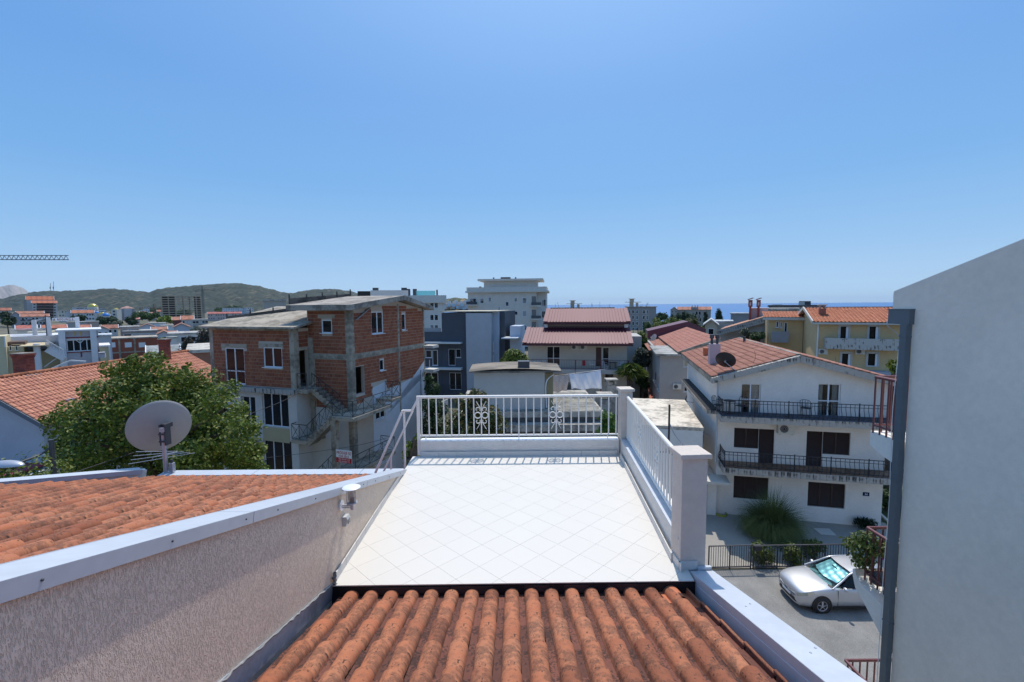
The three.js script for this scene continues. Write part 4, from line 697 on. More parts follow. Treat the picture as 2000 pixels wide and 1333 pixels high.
function shrub(name, label, cat, base, R, H, n, size, cols, opt = {}, group) {
  const t = thing(name, label, cat, base, 0, group); const list = []; const k = opt.k || 9; for (let i = 0; i < k; i++) { const a = rr(0, 6.28), r = R * .6 * Math.sqrt(rnd()); list.push([Math.cos(a) * r, H * rr(.3, .78), Math.sin(a) * r, R * rr(.32, .55)]); }
  part('foliage', leafGeo(n, blobs(list), size, cols, opt), opt.far ? mLeafFar : mLeaf, t).userData.kind = 'stuff';
  const st = []; for (let i = 0; i < 5; i++) st.push(rod(V3(rr(-.1, .1) * R, 0, rr(-.1, .1) * R), V3(rr(-.5, .5) * R, H * .6, rr(-.5, .5) * R), .02 * Math.max(.6, H), .008 * Math.max(.6, H), 5)); part('stem', st, mBark, t).userData.kind = 'stuff'; return t;
}
function tree(name, label, base, trunkH, crown, n, size, cols, group, opt = {}) { // crown: list of clumps relative to the base
  const t = thing(name, label, 'tree', base, 0, group); const pcs = []; const top = V3(rr(-.1, .1), trunkH, rr(-.1, .1)), tr = opt.tr || trunkH * .045; pcs.push(rod(V3(0, -.2, 0), top, tr, tr * .7, 9));
  const cs = crown.slice(0, 14); part('trunk', pcs, mBark, t); const br = []; for (const c of cs) br.push(tube([top.clone().setY(trunkH * rr(.75, 1)), V3(c[0] * .45, (c[1] + trunkH) / 2 + .1, c[2] * .45), V3(c[0], c[1], c[2])], tr * .35, 6, 5)); part('branches', br, mBark, t).userData.kind = 'stuff';
  part('crown', leafGeo(n, blobs(crown), size, cols, opt), opt.far ? mLeafFar : mLeaf, t).userData.kind = 'stuff'; return t;
}
{ // pampas grass: arching blades
  const b = at(1508, 1046, 0), t = thing('pampas_grass', 'large clump of arching pampas grass behind the iron gate', 'grass plant', b.toArray()); const pos = [], col = [];
  for (let i = 0; i < 7000; i++) { const a = rr(0, 6.283), L = rr(1.2, 2.7), lean = Math.pow(rnd(), .6) * 1.45, w = rr(.008, .016); const d = V3(Math.cos(a), 0, Math.sin(a)), sdv = V3(-d.z, 0, d.x); let p = V3(rr(-.3, .3), 0, rr(-.3, .3)), ang = .08 + lean * .25; const c = pick([[.09, .12, .025], [.12, .15, .035], [.065, .095, .02], [.17, .18, .06]]);
    const N = 5; let prev = [p.clone().addScaledVector(sdv, w), p.clone().addScaledVector(sdv, -w)]; for (let k = 1; k <= N; k++) { ang += lean * .52 * (k / N) * 1.5; p.addScaledVector(d, Math.sin(ang) * L / N).add(V3(0, Math.cos(ang) * L / N, 0)); const ww = w * (1 - k / N * .95); const cur = [p.clone().addScaledVector(sdv, ww), p.clone().addScaledVector(sdv, -ww)]; if (p.y < .03) break; for (const q of [prev[0], prev[1], cur[0], cur[0], prev[1], cur[1]]) { pos.push(q.x, q.y, q.z); col.push(...c); } prev = cur; } }
  const g = new THREE.BufferGeometry(); g.setAttribute('position', new THREE.Float32BufferAttribute(pos, 3)); g.setAttribute('color', new THREE.Float32BufferAttribute(col, 3)); g.setAttribute('uv', new THREE.Float32BufferAttribute(new Float32Array(pos.length / 3 * 2), 2)); g.computeVertexNormals(); part('blades', g, mLeafFar, t).userData.kind = 'stuff';
}
for (const [u, v, l] of [[1488, 1105, 'rounded yellow-green shrub beside the gate lock'], [1549, 1106, 'rounded yellow-green shrub at the middle of the gate'], [1590, 1100, 'yellow-green shrub behind the car roof']]) shrub('shrub', l, 'shrub', at(u, v - 6, 0).toArray(), .62, .95, 900, .15, GY, {}, 'shrubs behind the gate');
shrub('shrub', 'low dark lavender bush at the foot of the white house', 'shrub', at(1690, 1035, 0).toArray(), .55, .5, 900, .16, GP, { droop: 2, aspect: .2 });
for (const [u, v, l] of [[1735, 1000, 'leafy dark shrub in the kerbed strip beside the white house'], [1722, 965, 'taller dark shrub under the lower balcony end of the white house']]) shrub('shrub', l, 'shrub', at(u, v, 0).toArray(), 1.0, 1.5, 2200, .16, G2, {}, 'shrubs in the side strip');
{ const b = at(1408, 1006, .0), t = thing('garden_hose', 'coiled yellow garden hose by the white house wall', 'hose', b.toArray()); const pts = []; for (let i = 0; i < 60; i++) { const a = i / 60 * 6.28 * 4; pts.push(V3((.3 + rr(-.03, .03)) * Math.cos(a), .03 + i * .0018, (.3 + rr(-.03, .03)) * Math.sin(a))); } part('coil', tube(pts, .018, 160, 6), M(lin(.35, .36, .04), { roughness: .5 }), t); }

// ---------- neighbour's tall wall on the right with gutter, downpipe and balconies ----------
{
  const X = 6.72, ZC = -7.62; const o = thing('neighbour_house', 'tall pale plastered house side with grey downpipe and red railed balconies', 'house', [X, 0, ZC]);
  const y0 = 12.19, sl = .315; // verge rises towards the viewer
  const wm = M(lin(.90, .785, .67), { map: resized(tMottle, 4.5), bumpMap: resized(tRough, 2.2), bumpScale: .006, roughness: .85 });
  part('wall', [(() => { const g = wall([[-10, 0], [0, 0], [0, 11.7], [.42, 11.7], [.42, y0 - .02], [.40, y0], [.36, y0 + .012], [-10, y0 + 10.4 * sl]], 0, .35); g.rotateY(Math.PI / 2); g.translate(.35, 0, 0); return metric(g); })(), box(.35, 9, 0, 11.9, .0, .3), box(.36, 9, 11.9, 12.1, .31, 9)], wm, o);
  const gm = M(lin(.15, .175, .20), { roughness: .42, metalness: .25, map: tMottle });
  part('gutter_box', [box(-.09, .05, 11.62, 11.865, -.4, .03)], gm, o); part('gutter_lid', box(-.1, .06, 11.866, 11.88, -.42, .04), gm, o);
  const pipe = part('downpipe', box(-.1, -.004, 0, 11.619, -.13, -.005), gm, o); for (const y of [11.4, 8.9, 6.3, 3.8]) part('pipe_joint', box(-.106, 0, y, y + .03, -.136, .001), gm, pipe);
  part('pipe_hook', tube([V3(-.02, 11.75, -.45), V3(-.1, 11.6, -.4), V3(.0, 11.45, -.3), V3(.02, 11.3, -.2)], .008, 10, 5), mt.steel, o);
  const bal = (yf, prot, h, bow) => {
    const b = part('balcony', (() => { if (!bow) { const g = wall([[.05, yf - .5], [prot * .6, yf - .42], [prot + .06, yf - .3], [prot + .06, yf - .03], [.05, yf - .03]], 0, 4.2); g.rotateY(Math.PI / 2); g.translate(4.2, 0, 0); return metric(g); } const P = prot; const pts = [[.02, yf - 1.0], [.25, yf - .86], [.5, yf - .66], [P, yf - .5], [P + .22, yf - .36], [P + .30, yf - .16], [P + .31, yf - .02], [P + .26, yf + .02], [P + .2, yf - .1], [P + .06, yf - .2], [.02, yf - .3]]; const g = wall(pts, 0, 4.2); g.rotateY(Math.PI / 2); g.translate(4.2, 0, 0); return metric(g); })(), mt.plasterWhite, o);
    const R = part('railing', [rod(V3(-.0, yf + h, -prot), V3(4, yf + h, -prot), .03), rod(V3(0, yf + h, -.1), V3(0, yf + h, -prot), .03)], mt.redIron, b); part('bottom_rail', [rod(V3(0, yf + .1, -.1), V3(0, yf + .1, -prot), .02), rod(V3(0, yf + .1, -prot), V3(4, yf + .1, -prot), .02)], mt.redIron, R);
    for (let z = .1; z < prot + .05; z += .15) part('baluster', rod(V3(0, yf - .05, -z), V3(0, yf + h, -z), .016), mt.redIron, R); for (let x = .15; x < 2.5; x += .15) part('baluster', rod(V3(x, yf - .05, -prot), V3(x, yf + h, -prot), .016), mt.redIron, R); return b;
  };
  bal(9.62, .7, 1.0); bal(6.75, .7, .98, true); bal(3.75, 1.07, 1.0);
  cable('cable', [V3(X - .07, 11.2, ZC - .16), V3(X - .1, 10, ZC - .18), V3(X - .08, 8.5, ZC - .16), V3(X - .1, 7, ZC - .17), V3(X - .09, 3, ZC - .17)], .006, mt.pvc, 'thin white cable hanging down beside the grey downpipe');
  const t = thing('balcony_planter', 'flowering plants in a trough behind the red balcony railing', 'planter', [X + .12, 6.72, ZC - .5]);
  part('trough', box(-.08, .7, 0, .16, -.15, .05), mt.steelDark, t); const list = []; for (let i = 0; i < 16; i++) list.push([rr(-.22, .5), rr(.12, .75), rr(-.4, .3), rr(.1, .22)]);
  part('foliage', leafGeo(2400, blobs(list), .085, GY), mLeaf, t).userData.kind = 'stuff'; for (let i = 0; i < 3; i++) { const g = new THREE.IcosahedronGeometry(.03, 1); g.translate(rr(.05, .4), rr(.4, .6), rr(-.05, .1)); part('flower', g, M(lin(.35, .02, .3)), t); }
  const r = thing('drying_rack', 'small white wire drying rack hung on the red balcony railing', 'drying rack', [X + .35, 7.25, ZC - .25]); part('frame', [bar(V3(-.1, .4, -.2), V3(.4, .4, -.2), .012), bar(V3(-.1, .4, .1), V3(.4, .4, .1), .012), bar(V3(-.1, .4, -.2), V3(-.1, .4, .1), .012)], mt.pvc, r); for (let i = 0; i < 3; i++) part('wire', rod(V3(-.1, .4, -.15 + i * .1), V3(.4, .4, -.15 + i * .1), .005), mt.pvc, r);
}
// ---------- silver hatchback ----------
function loft(st, prof) { // st: stations; prof(s) -> half section [[z,y]...] from bottom centre to top centre
  const pos = [], idx = []; let n = 0; for (const s of st) { const h = prof(s), full = [...h.map(([z, y]) => [z, y]), ...h.slice(1, -1).reverse().map(([z, y]) => [-z, y])]; n = full.length; for (const [z, y] of full) pos.push(s[0], y, z); }
  for (let i = 0; i < st.length - 1; i++) for (let k = 0; k < n; k++) { const a = i * n + k, b = i * n + (k + 1) % n, c = a + n, d = b + n; idx.push(a, b, c, b, d, c); }
  for (const e of [0, st.length - 1]) { const c0 = pos.length / 3; let y = 0; for (let k = 0; k < n; k++) y += pos[(e * n + k) * 3 + 1] / n; pos.push(st[e][0], y, 0); for (let k = 0; k < n; k++) { const a = e * n + k, b = e * n + (k + 1) % n; e ? idx.push(a, b, c0) : idx.push(b, a, c0); } }
  const g = new THREE.BufferGeometry(); g.setAttribute('position', new THREE.Float32BufferAttribute(pos, 3)); g.setAttribute('uv', new THREE.Float32BufferAttribute(new Float32Array(pos.length / 3 * 2), 2)); g.setIndex(idx); g.computeVertexNormals(); return g;
}
function gridSurf(nu, nv, fn) { const pos = [], idx = []; for (let i = 0; i <= nu; i++) for (let j = 0; j <= nv; j++) pos.push(...fn(i / nu, j / nv)); for (let i = 0; i < nu; i++) for (let j = 0; j < nv; j++) { const a = i * (nv + 1) + j; idx.push(a, a + 1, a + nv + 1, a + 1, a + nv + 2, a + nv + 1); } const g = new THREE.BufferGeometry(); g.setAttribute('position', new THREE.Float32BufferAttribute(pos, 3)); const uv = []; for (let i = 0; i <= nu; i++) for (let j = 0; j <= nv; j++) uv.push(i / nu, j / nv); g.setAttribute('uv', new THREE.Float32BufferAttribute(uv, 2)); g.setIndex(idx); g.computeVertexNormals(); return g; }
function makeCar(label, pos, turn, paint, shade) {
  const t = thing('parked_car', label, 'car', pos, turn), clear = new THREE.MeshPhysicalMaterial({ color: paint, metalness: .55, roughness: .38, clearcoat: .8, clearcoatRoughness: .08, side: THREE.DoubleSide });
  const st = [[0, .5, .24, .42, .60, .65], [.03, .64, .22, .42, .65, .72], [.1, .75, .20, .44, .71, .79], [.26, .83, .2, .47, .77, .86], [.5, .87, .2, .5, .83, .93], [.85, .88, .2, .5, .88, .985], [1.15, .885, .2, .5, .91, 1.015], [1.5, .885, .2, .5, .91, .97], [2.4, .885, .2, .5, .935, .98], [3.3, .885, .2, .5, .955, 1.0], [3.75, .87, .22, .52, .97, 1.02], [4.05, .82, .26, .55, .93, 1.0], [4.2, .74, .3, .55, .85, .9], [4.27, .62, .34, .55, .75, .78]];
  const body = part('body', loft(st, ([x, w, yb, ym, yl, yt]) => [[0, yb], [w * .9, yb], [w * .975, yb + .1], [w, ym], [w * .985, (ym + yl) / 2 + .05], [w * .955, yl - .02], [w * .9, yl + (yt - yl) * .35], [w * .6, yt - .012], [w * .25, yt], [0, yt + .003]]), clear, t);
  // greenhouse
  const wsx = (v, s) => { const x0 = 1.12 + .2 * s * s, x1 = 2.0 + .07 * s * s; return x0 + (x1 - x0) * v; }, hw = v => .80 + (.585 - .80) * v, roofY = x => 1.445 + .08 * Math.sin(Math.min(1, Math.max(0, (x - 1.75) / 2)) * Math.PI) - .05 * smooth(3, 3.7, x);
  const glassT = new THREE.MeshPhysicalMaterial({ color: lin(.55, .82, .82), transmission: 1, roughness: .02, thickness: 0, ior: 1.5, side: THREE.DoubleSide });
  const ws = part('windscreen', gridSurf(10, 16, (v, u) => { const s = u * 2 - 1; return [wsx(v, s), .99 + (.46 + .03 * (1 - s * s)) * v, s * hw(v) * .93]; }), glassT, t);
  part('roof_panel', gridSurf(14, 16, (v, u) => { const s = u * 2 - 1, x = 2.0 + .07 * s * s + (3.62 - 2.0) * v; return [x, roofY(x) + .035 * (1 - s * s * s * s) - (Math.abs(s) > .93 ? .03 : 0), s * (.60 - .05 * v)]; }), clear, t);
  part('rear_window', gridSurf(6, 12, (v, u) => { const s = u * 2 - 1; return [3.62 + .42 * v, roofY(3.62) + .02 - (.38) * v, s * (.55 + .18 * v)]; }), mt.glass, t);
  for (const s of [-1, 1]) {
    const P = (x, y) => { const v = (y - .95) / .47; return V3(x, y, s * (.845 + (.615 - .845) * v)); };
    const sg = new THREE.ShapeGeometry(poly([[1.5, .97], [2.12, 1.41], [2.7, 1.455], [3.35, 1.41], [3.72, 1.04], [2.6, .975]])); const p = sg.attributes.position; for (let i = 0; i < p.count; i++) { const q = P(p.getX(i), p.getY(i)); p.setXYZ(i, q.x, q.y, q.z); } sg.computeVertexNormals(); const side = part('side_window', sg, mt.glass, t);
    part('door_pillar', [bar(P(2.55, .97), P(2.6, 1.4), .07, .03)], mt.black, side);
    part('roof_rail', tube([P(1.22, .95), P(1.65, 1.19), P(2.08, 1.435), P(2.7, 1.485), P(3.35, 1.44), P(3.75, 1.06), P(3.9, .98)], .034, 30, 8), clear, t);
    part('sill_strip', box(1.25, 3.0, .22, .29, s * .872, s * .89), mt.black, t); part('door_seam', [box(1.42, 1.428, .3, .93, s * .868, s * .8865), box(2.55, 2.558, .3, .93, s * .868, s * .8875)], mt.black, body);
    const mr = new THREE.SphereGeometry(.1, 14, 10); mr.scale(.7, .75, 1.1); const mm = part('mirror', mr, clear, t); mm.position.set(1.62, 1.02, s * .98); part('mirror_foot', bar(V3(0, -.04, -s * .15), V3(0, -.02, 0), .05), mt.black, mm);
    for (const x of [.82, 3.45]) {
      const arch = new THREE.CylinderGeometry(.375, .375, .03, 36); arch.rotateX(Math.PI / 2); arch.translate(x, .33, s * .877); part('wheel_arch', arch, mt.black, t);
      const ty = new THREE.TorusGeometry(.245, .075, 12, 36); ty.scale(1, 1, 1.35); const wl = part('wheel', ty, mt.black, t); wl.position.set(x, .31, s * .83);
      const rim = []; for (let k = 0; k < 5; k++) { const a = k / 5 * 6.283 + .3; rim.push(bar(V3(.04 * Math.cos(a), .04 * Math.sin(a), s * .075), V3(.19 * Math.cos(a), .19 * Math.sin(a), s * .06), .055, .02)); } rim.push(norm(new THREE.TorusGeometry(.195, .018, 8, 32).translate(0, 0, s * .06)), rod(V3(0, 0, s * .05), V3(0, 0, s * .085), .05, .045, 16)); part('rim', rim, mt.steel, wl); const dk = new THREE.CylinderGeometry(.2, .2, .02, 24); dk.rotateX(Math.PI / 2); dk.translate(0, 0, s * .03); part('brake_disc', dk, mt.steelDark, wl);
    }
    const at5 = (x, k) => { let i = 0; while (i < st.length - 2 && x > st[i + 1][0]) i++; const t = (x - st[i][0]) / (st[i + 1][0] - st[i][0]); return st[i][k] + (st[i + 1][k] - st[i][k]) * t; };
    part('headlight', gridSurf(10, 4, (a, b) => { const x = .02 + .50 * a, w = at5(x, 1), yl = at5(x, 4); return [x - .012 * (1 - a), yl - .085 + .02 * a + b * (.115 - .03 * a), s * (w * (.992 - .052 * b) + .012)]; }), new THREE.MeshPhysicalMaterial({ color: lin(.42, .41, .33), roughness: .12, metalness: .2, clearcoat: 1, side: THREE.DoubleSide }), t);
  }
  const nose = (z, dx = 0) => { const q = Math.abs(z), T = [[0, -.02], [.46, 0], [.6, .035], [.71, .11], [.79, .28], [.84, .55]]; let i = 0; while (i < T.length - 2 && q > T[i + 1][0]) i++; return T[i][1] + (T[i + 1][1] - T[i][1]) * (q - T[i][0]) / (T[i + 1][0] - T[i][0]) - .008; };
  const band = (y0, y1, zw, dx) => gridSurf(2, 20, (a, b) => { const z = (b * 2 - 1) * zw; return [nose(z, dx), y0 + (y1 - y0) * a, z]; });
  part('grille', band(.47, .565, .46, .02), mt.black, t); part('lower_intake', band(.27, .40, .62, .02), mt.black, t); part('bumper_lip', band(.225, .262, .7, .03), clear, t);
  const chev = y => tube([V3(nose(-.5) - .012, y + .03, -.5), V3(-.03, y, -.12), V3(-.04, y + .06, 0), V3(-.03, y, .12), V3(nose(.5) - .012, y + .03, .5)], .011, 30, 6); part('chevron_trim', [chev(.545)], mt.steel, t); part('chevron_trim', [chev(.49)], mt.steel, t);
  part('number_plate', box(-.045, -.03, .385, .475, -.26, .26), mt.pvc, t);
  part('wiper', [tube([V3(1.17, .995, -.45), V3(1.25, 1.03, -.15), V3(1.35, 1.07, .1)], .01, 8, 5), tube([V3(1.2, .995, .1), V3(1.3, 1.03, .35), V3(1.42, 1.08, .55)], .01, 8, 5)], mt.black, t);
  part('cowl', gridSurf(2, 16, (a, b) => { const s = b * 2 - 1; return [wsx(0, s) - .1 + .11 * a, .972 + .015 * a + .008, s * .74]; }), mt.black, t);
  part('dashboard', box(1.3, 1.9, .9, .965, -.7, .7), mt.black, t); part('cabin_floor', box(1.3, 3.9, .95, .97, -.72, .72), mt.black, t); for (const z of [-.36, .36]) part('seat', box(2.3, 2.5, .9, 1.28, z - .24, z + .24), mt.steelDark, t);
  if (shade) part('sun_shade', gridSurf(12, 20, (v, u) => { const s = u * 2 - 1; const vv = .2 + .74 * v; return [wsx(vv, s) + .07 + .012 * Math.sin(u * 31) + .01 * Math.sin(v * 17 + u * 9), .975 + .47 * vv, s * hw(vv) * .84]; }), M(lin(.72, .74, .76), { roughness: .35, metalness: .5 }), t);
  part('rear_view_mirror', box(1.86, 1.89, 1.3, 1.37, -.13, .13), mt.black, t); return t;
}
makeCar('silver hatchback with a sun shade behind its teal windscreen, parked on the street', [11.08, .0, -17.58], 0, lin(.53, .53, .55), true);

// ---------- house with the burgundy metal roof ----------
{
  const o = building('red_roof_house', 'house with two-step burgundy sheet metal roof and long railed balcony', 'house', 1031, 50, 1226, 48.3), W = o.W;
  const cream = M(lin(.60, .54, .45), { map: tMottle }), yb = f(o, 1130, 722, 1.3)[1], ye = f(o, 1130, 672, 1.35)[1];
  shell(o, W, ye + .1, 9, cream, { front: [[1068, 677, 1094, 714.5, { n: 2, sill: 0, transom: .8 }], [1164, 679, 1174.5, 716, { n: 1, sill: 0, mat: mt.wood, glass: M(lin(.09, .035, .03), { roughness: .6 }), name: 'door' }], [1177, 679, 1190, 716, { n: 1, sill: 0, transom: .8 }], [1182, 730, 1198, 745, { n: 1, mat: mt.wood }]] });
  const bl = part('balcony', box(-.1, W + .1, yb - .45, yb, .002, 1.4), M(lin(.45, .43, .4), { map: tMottle }), o); const rl = ironRail(bl, V3(0, yb, 1.33), V3(W, yb, 1.33), { h: 1.0, n: 60, r: .008, mat: mt.redIron, top: .022 }); for (const x of [0, W * .49, W * .74, W]) part('post', box(x - .05, x + .05, 0, yb + 1.02, 1.3, 1.4), mt.redIron, bl);
  const mr = M(lin(.115, .016, .03), { roughness: .55, metalness: .1 }), mr2 = M(lin(.13, .022, .032), { roughness: .58, metalness: .1 }), dk = M(lin(.07, .012, .018), { roughness: .5 });
  const pl = (u0l, u1l, vl, zl, u0t, u1t, vt, zt, n, mat) => { const a = f(o, u0l, vl, zl), b = f(o, u1l, vl, zl), c = f(o, u0t, vt, zt), d = f(o, u1t, vt, zt); const x0 = Math.min(a[0], c[0]), x1 = Math.max(b[0], d[0]);
    const yl = (a[1] + b[1]) / 2, yt = (c[1] + d[1]) / 2, A = V3(0, yl, zl), up = V3(0, yt - yl, zt - zl), L = up.length(); const deck = part('roof', box(0, x1 - x0, -.08, 0, 0, L), mat, o); deck.position.set(x0, yl, zl); deck.rotation.x = Math.PI + Math.atan2(yt - yl, zt - zl); deck.rotation.x = -Math.atan2(yt - yl, Math.abs(zt - zl)); deck.scale.z = -1; deck.rotation.x = Math.atan2(yt - yl, Math.abs(zt - zl));
    for (let i = 0; i <= n; i++) { const x = (x1 - x0) * i / n; part('roof_rib', box(x - .03, x + .03, 0, .09, .02, L), mat, deck); }
    part('verge_flashing', box(-.12, .3, .002, .075, -.02, L), mat, deck); part('verge_flashing', box(x1 - x0 - .3, x1 - x0 + .12, .002, .075, -.02, L), mat, deck);
    part('gutter', box(x0 - .1, x1 + .1, yl - .26, yl - .06, zl - .1, zl + .12), dk, o); return [x0, x1, yl, yt]; };
  const r1 = pl(1022, 1230, 671, 1.6, 1040, 1228, 640, -2.6, 34, mr), r2 = pl(1063, 1226, 629, -1.9, 1076, 1223, 603, -6.5, 28, mr2);
  part('upper_wall', box(r2[0] + .3, r2[1] - .3, r1[3] - .6, r2[2] - .1, -6.5, -2.5), M(lin(.3, .22, .19)), o); part('upper_band', box(r2[0] + .2, r2[1] - .2, r1[3] - .25, r1[3] + .12, -2.5, -2.35), dk, o);
  for (const u of [1066.5, 1223]) { const q = f(o, u, 634, -2.4); part('corner_post', box(q[0] - .2, q[0] + .2, q[1] - .35, q[1] + .35, -2.5, -2.3), mt.pvc, o); }
  part('back_roof', [(() => { const g = wall([[2.6, r1[3]], [6.5, r2[3]], [11, r1[2]], [11, r1[2] - .2], [2.6, r1[3] - .2]], 0, r2[1] - r2[0] - .4); g.rotateY(Math.PI / 2); g.translate(r2[1] - .2, 0, 0); return metric(g); })()], mr, o);
  for (const [u, l] of [[1123, 'air conditioner under the burgundy eave, next to the balcony door'], [1140, 'air conditioner under the burgundy eave, farther from the balcony door']]) { const q = f(o, u, 683, .05); acUnit(0, 0, toW(o, q[0], q[1], .02), l, o.rotation.y, 1); }
  let ci = 0; for (const [u, l, tn] of [[1036, 'white plastic chair at the hidden end of the long balcony', .5], [1060, 'white plastic chair beside the glazed balcony door', -.6], [1156, 'white plastic chair beside the dark balcony door', .4], [1181, 'white plastic chair in front of the narrow glazed door', 2.2], [1211, 'white plastic chair at the post end of the long balcony', -1]]) { const q = f(o, u, 718, .6); chair(l, toW(o, q[0], yb, .6), o.rotation.y + tn, mt.pvc, 'white balcony chairs'); }
  for (const [u, l, c] of [[1049, 'white plastic table on the long balcony', mt.pvc], [1197, 'dark plastic table on the long balcony', mt.steelDark]]) { const q = f(o, u, 718, .6), t = thing('garden_table', l, 'table', toW(o, q[0], yb, .6)); part('top', box(-.4, .4, .68, .72, -.35, .35), c, t); for (const [x, z] of [[-.33, -.28], [.33, -.28], [-.33, .28], [.33, .28]]) part('leg', rod(V3(x, 0, z), V3(x * .8, .68, z * .8), .025), c, t); }
  const q = f(o, 1137, 706, 1.4), tw = thing('towel', 'red towel hung over the balcony railing', 'towel', toW(o, q[0], yb + .55, 1.4)); part('cloth', gridSurf(6, 4, (a, b) => [b * .35, .42 - a * .55, .05 + .02 * Math.sin(b * 9 + a * 3)]), M(lin(.28, .02, .03)), tw);
  part('side_wing', box(W + .0, W + 2.2, 0, ye + .3, -12, -6), M(lin(.48, .46, .42), { map: tMottle }), o);
}
// ---------- flat-roofed concrete house with roof hut, in front of it ----------
{
  const y = 5.6, A = at(880, 806, y), B = at(1176, 806, y); const o = thing('flat_roof_house', 'concrete house with a weathered flat roof and stepped ledges behind the terrace railing', 'house', [-3.4, 0, -26.9]);
  const cr = M(lin(.50, .45, .38), { map: tGrime }), dk = M(lin(.14, .13, .125), { map: tGrime }), X1 = B.x + 3.4 + .15;
  part('wall', box(.1, X1 - .15, 0, 4.1, -6.8, .0), mt.plasterSmooth, o); part('roof_slab', box(0, X1, 5.25, y, -7, .02), cr, o); part('parapet_band', box(.05, X1 - .06, 4.95, 5.25, -6.9, -.02), dk, o);
  part('ledge', box(-.3, X1 - .02, 4.55, 4.95, -6.9, .62), cr, o); part('ledge_face', box(-.2, X1 - .1, 4.1, 4.55, -6.8, .55), dk, o);
  for (let i = 0; i < 5; i++) part('screed_strip', box(3.6, X1 - .12, y + .002, y + .012, -6 + i * 1.2, -4.85 + i * 1.2), M(lin(.30 + .02 * (i % 3), .28 + .015 * (i % 3), .245), { map: resized(tGrime, 2.3) }), o);
  part('rear_parapet', box(3.6, X1, y, y + .55, -7.25, -7.05), dk, o);
  const w0 = f(o, 926, 760, -.6), w1 = f(o, 1064, 760, -.6), ht = f(o, 1000, 727, -.6)[1]; part('roof_hut', box(w0[0], w1[0], y + .002, ht, -3.0, -.6), M(lin(.56, .53, .49), { map: tMottle }), o); part('hut_side', box(w1[0] + .002, w1[0] + .55, y + .002, ht - .15, -3.0, -1.0), M(lin(.34, .29, .17), { map: tMottle }), o);
  part('hut_pipe', tube([V3(w1[0] + .58, ht - .2, -.85), V3(w1[0] + .12, ht - .55, -.55), V3(w1[0] + .1, y + .1, -.55)], .035, 12, 6), mt.pvc, o);
  const mr = M(lin(.30, .245, .19), { map: tGrime }); // arched fibre-cement roof sheet
  part('hut_roof', gridSurf(24, 8, (a, b) => { const x = w0[0] - .3 + (w1[0] - w0[0] + 1.3) * a; return [x, ht + .08 + .16 * Math.sin(Math.PI * Math.min(1, Math.max(0, a))) + .1 * b + .02 * Math.sin(b * 30), -.35 - 2.8 * b]; }), mr, o); part('hut_roof_edge', bar(V3(w0[0] - .3, ht + .04, -.36), V3(w1[0] + 1, ht + .04, -.36), .05, .1), mr, o); part('roof_weight', box(w0[0] + 2.7, w0[0] + 3.4, ht + .22, ht + .62, -1.4, -.7), mt.steelDark, o);
  const chm = (u0, u1, v, z, h) => { const a = f(o, u0, v, z), b = f(o, u1, v, z), c = part('chimney', [box(a[0], b[0], y - 1, a[1] - .35, z - .6, z)], cr, o); part('flue', [box(a[0], a[0] + .12, a[1] - .35, a[1], z - .6, z), box(b[0] - .12, b[0], a[1] - .35, a[1], z - .6, z)], cr, c); part('chimney_cap', box(a[0] - .12, b[0] + .12, a[1], a[1] + .1, z - .7, z + .1), cr, c); };
  chm(1187, 1204, 744, -5.6); chm(1171, 1194, 772, -2.6);
}
{ // laundry
  const z = 31.5; const tLat = tex(256, 1, (x, y) => { const a = Math.abs(((x + y) * 9) % 1 - .5), b = Math.abs(((x - y + 2) * 9) % 1 - .5), l = Math.min(a, b); return l < .06 ? [.62, .58, .58] : [.86, .84, .83]; });
  tLat.repeat.set(1, 1);
  const cloth = (label, q, mat, fold) => { const c = q.map(([u, v]) => dep(u, v, z)), o = thing('laundry_sheet', label, 'laundry', c[3].toArray()); const P = c.map(p => p.clone().sub(c[3])); part('cloth', gridSurf(24, 26, (a, b) => { const p = P[0].clone().lerp(P[1], b).lerp(P[3].clone().lerp(P[2], b), a); p.z += fold * (Math.sin(b * 15 + a * 3) * .10 + Math.sin(b * 33 - a * 5) * .045) * (.3 + a) + .12 * Math.sin(a * 3); p.y -= .14 * Math.sin(b * Math.PI) * (1 - a) * .6 - .05 * a * Math.sin(b * 11); return p.toArray(); }), mat, o); return o; };
  cloth('quilted beige bed cover drying on the flat roof', [[1078, 734], [1112, 731], [1107, 763], [1079, 768]], new THREE.MeshPhysicalMaterial({ color: lin(.72, .68, .66), map: tLat, roughness: .95, transmission: .25, thickness: 0, side: THREE.DoubleSide }), .6);
  cloth('white bed sheet hanging from the line over the flat roof', [[1111.5, 731], [1173, 723], [1176, 759], [1116, 761]], new THREE.MeshPhysicalMaterial({ color: lin(.72, .74, .80), roughness: .95, transmission: .3, thickness: 0, side: THREE.DoubleSide }), 1);
  cable('washing_line', [dep(1060, 738, z), dep(1112, 731, z), dep(1173, 723, z), dep(1186, 721, z + .3)], .01, mt.steel, 'washing line carrying the sheets over the flat roof');
}
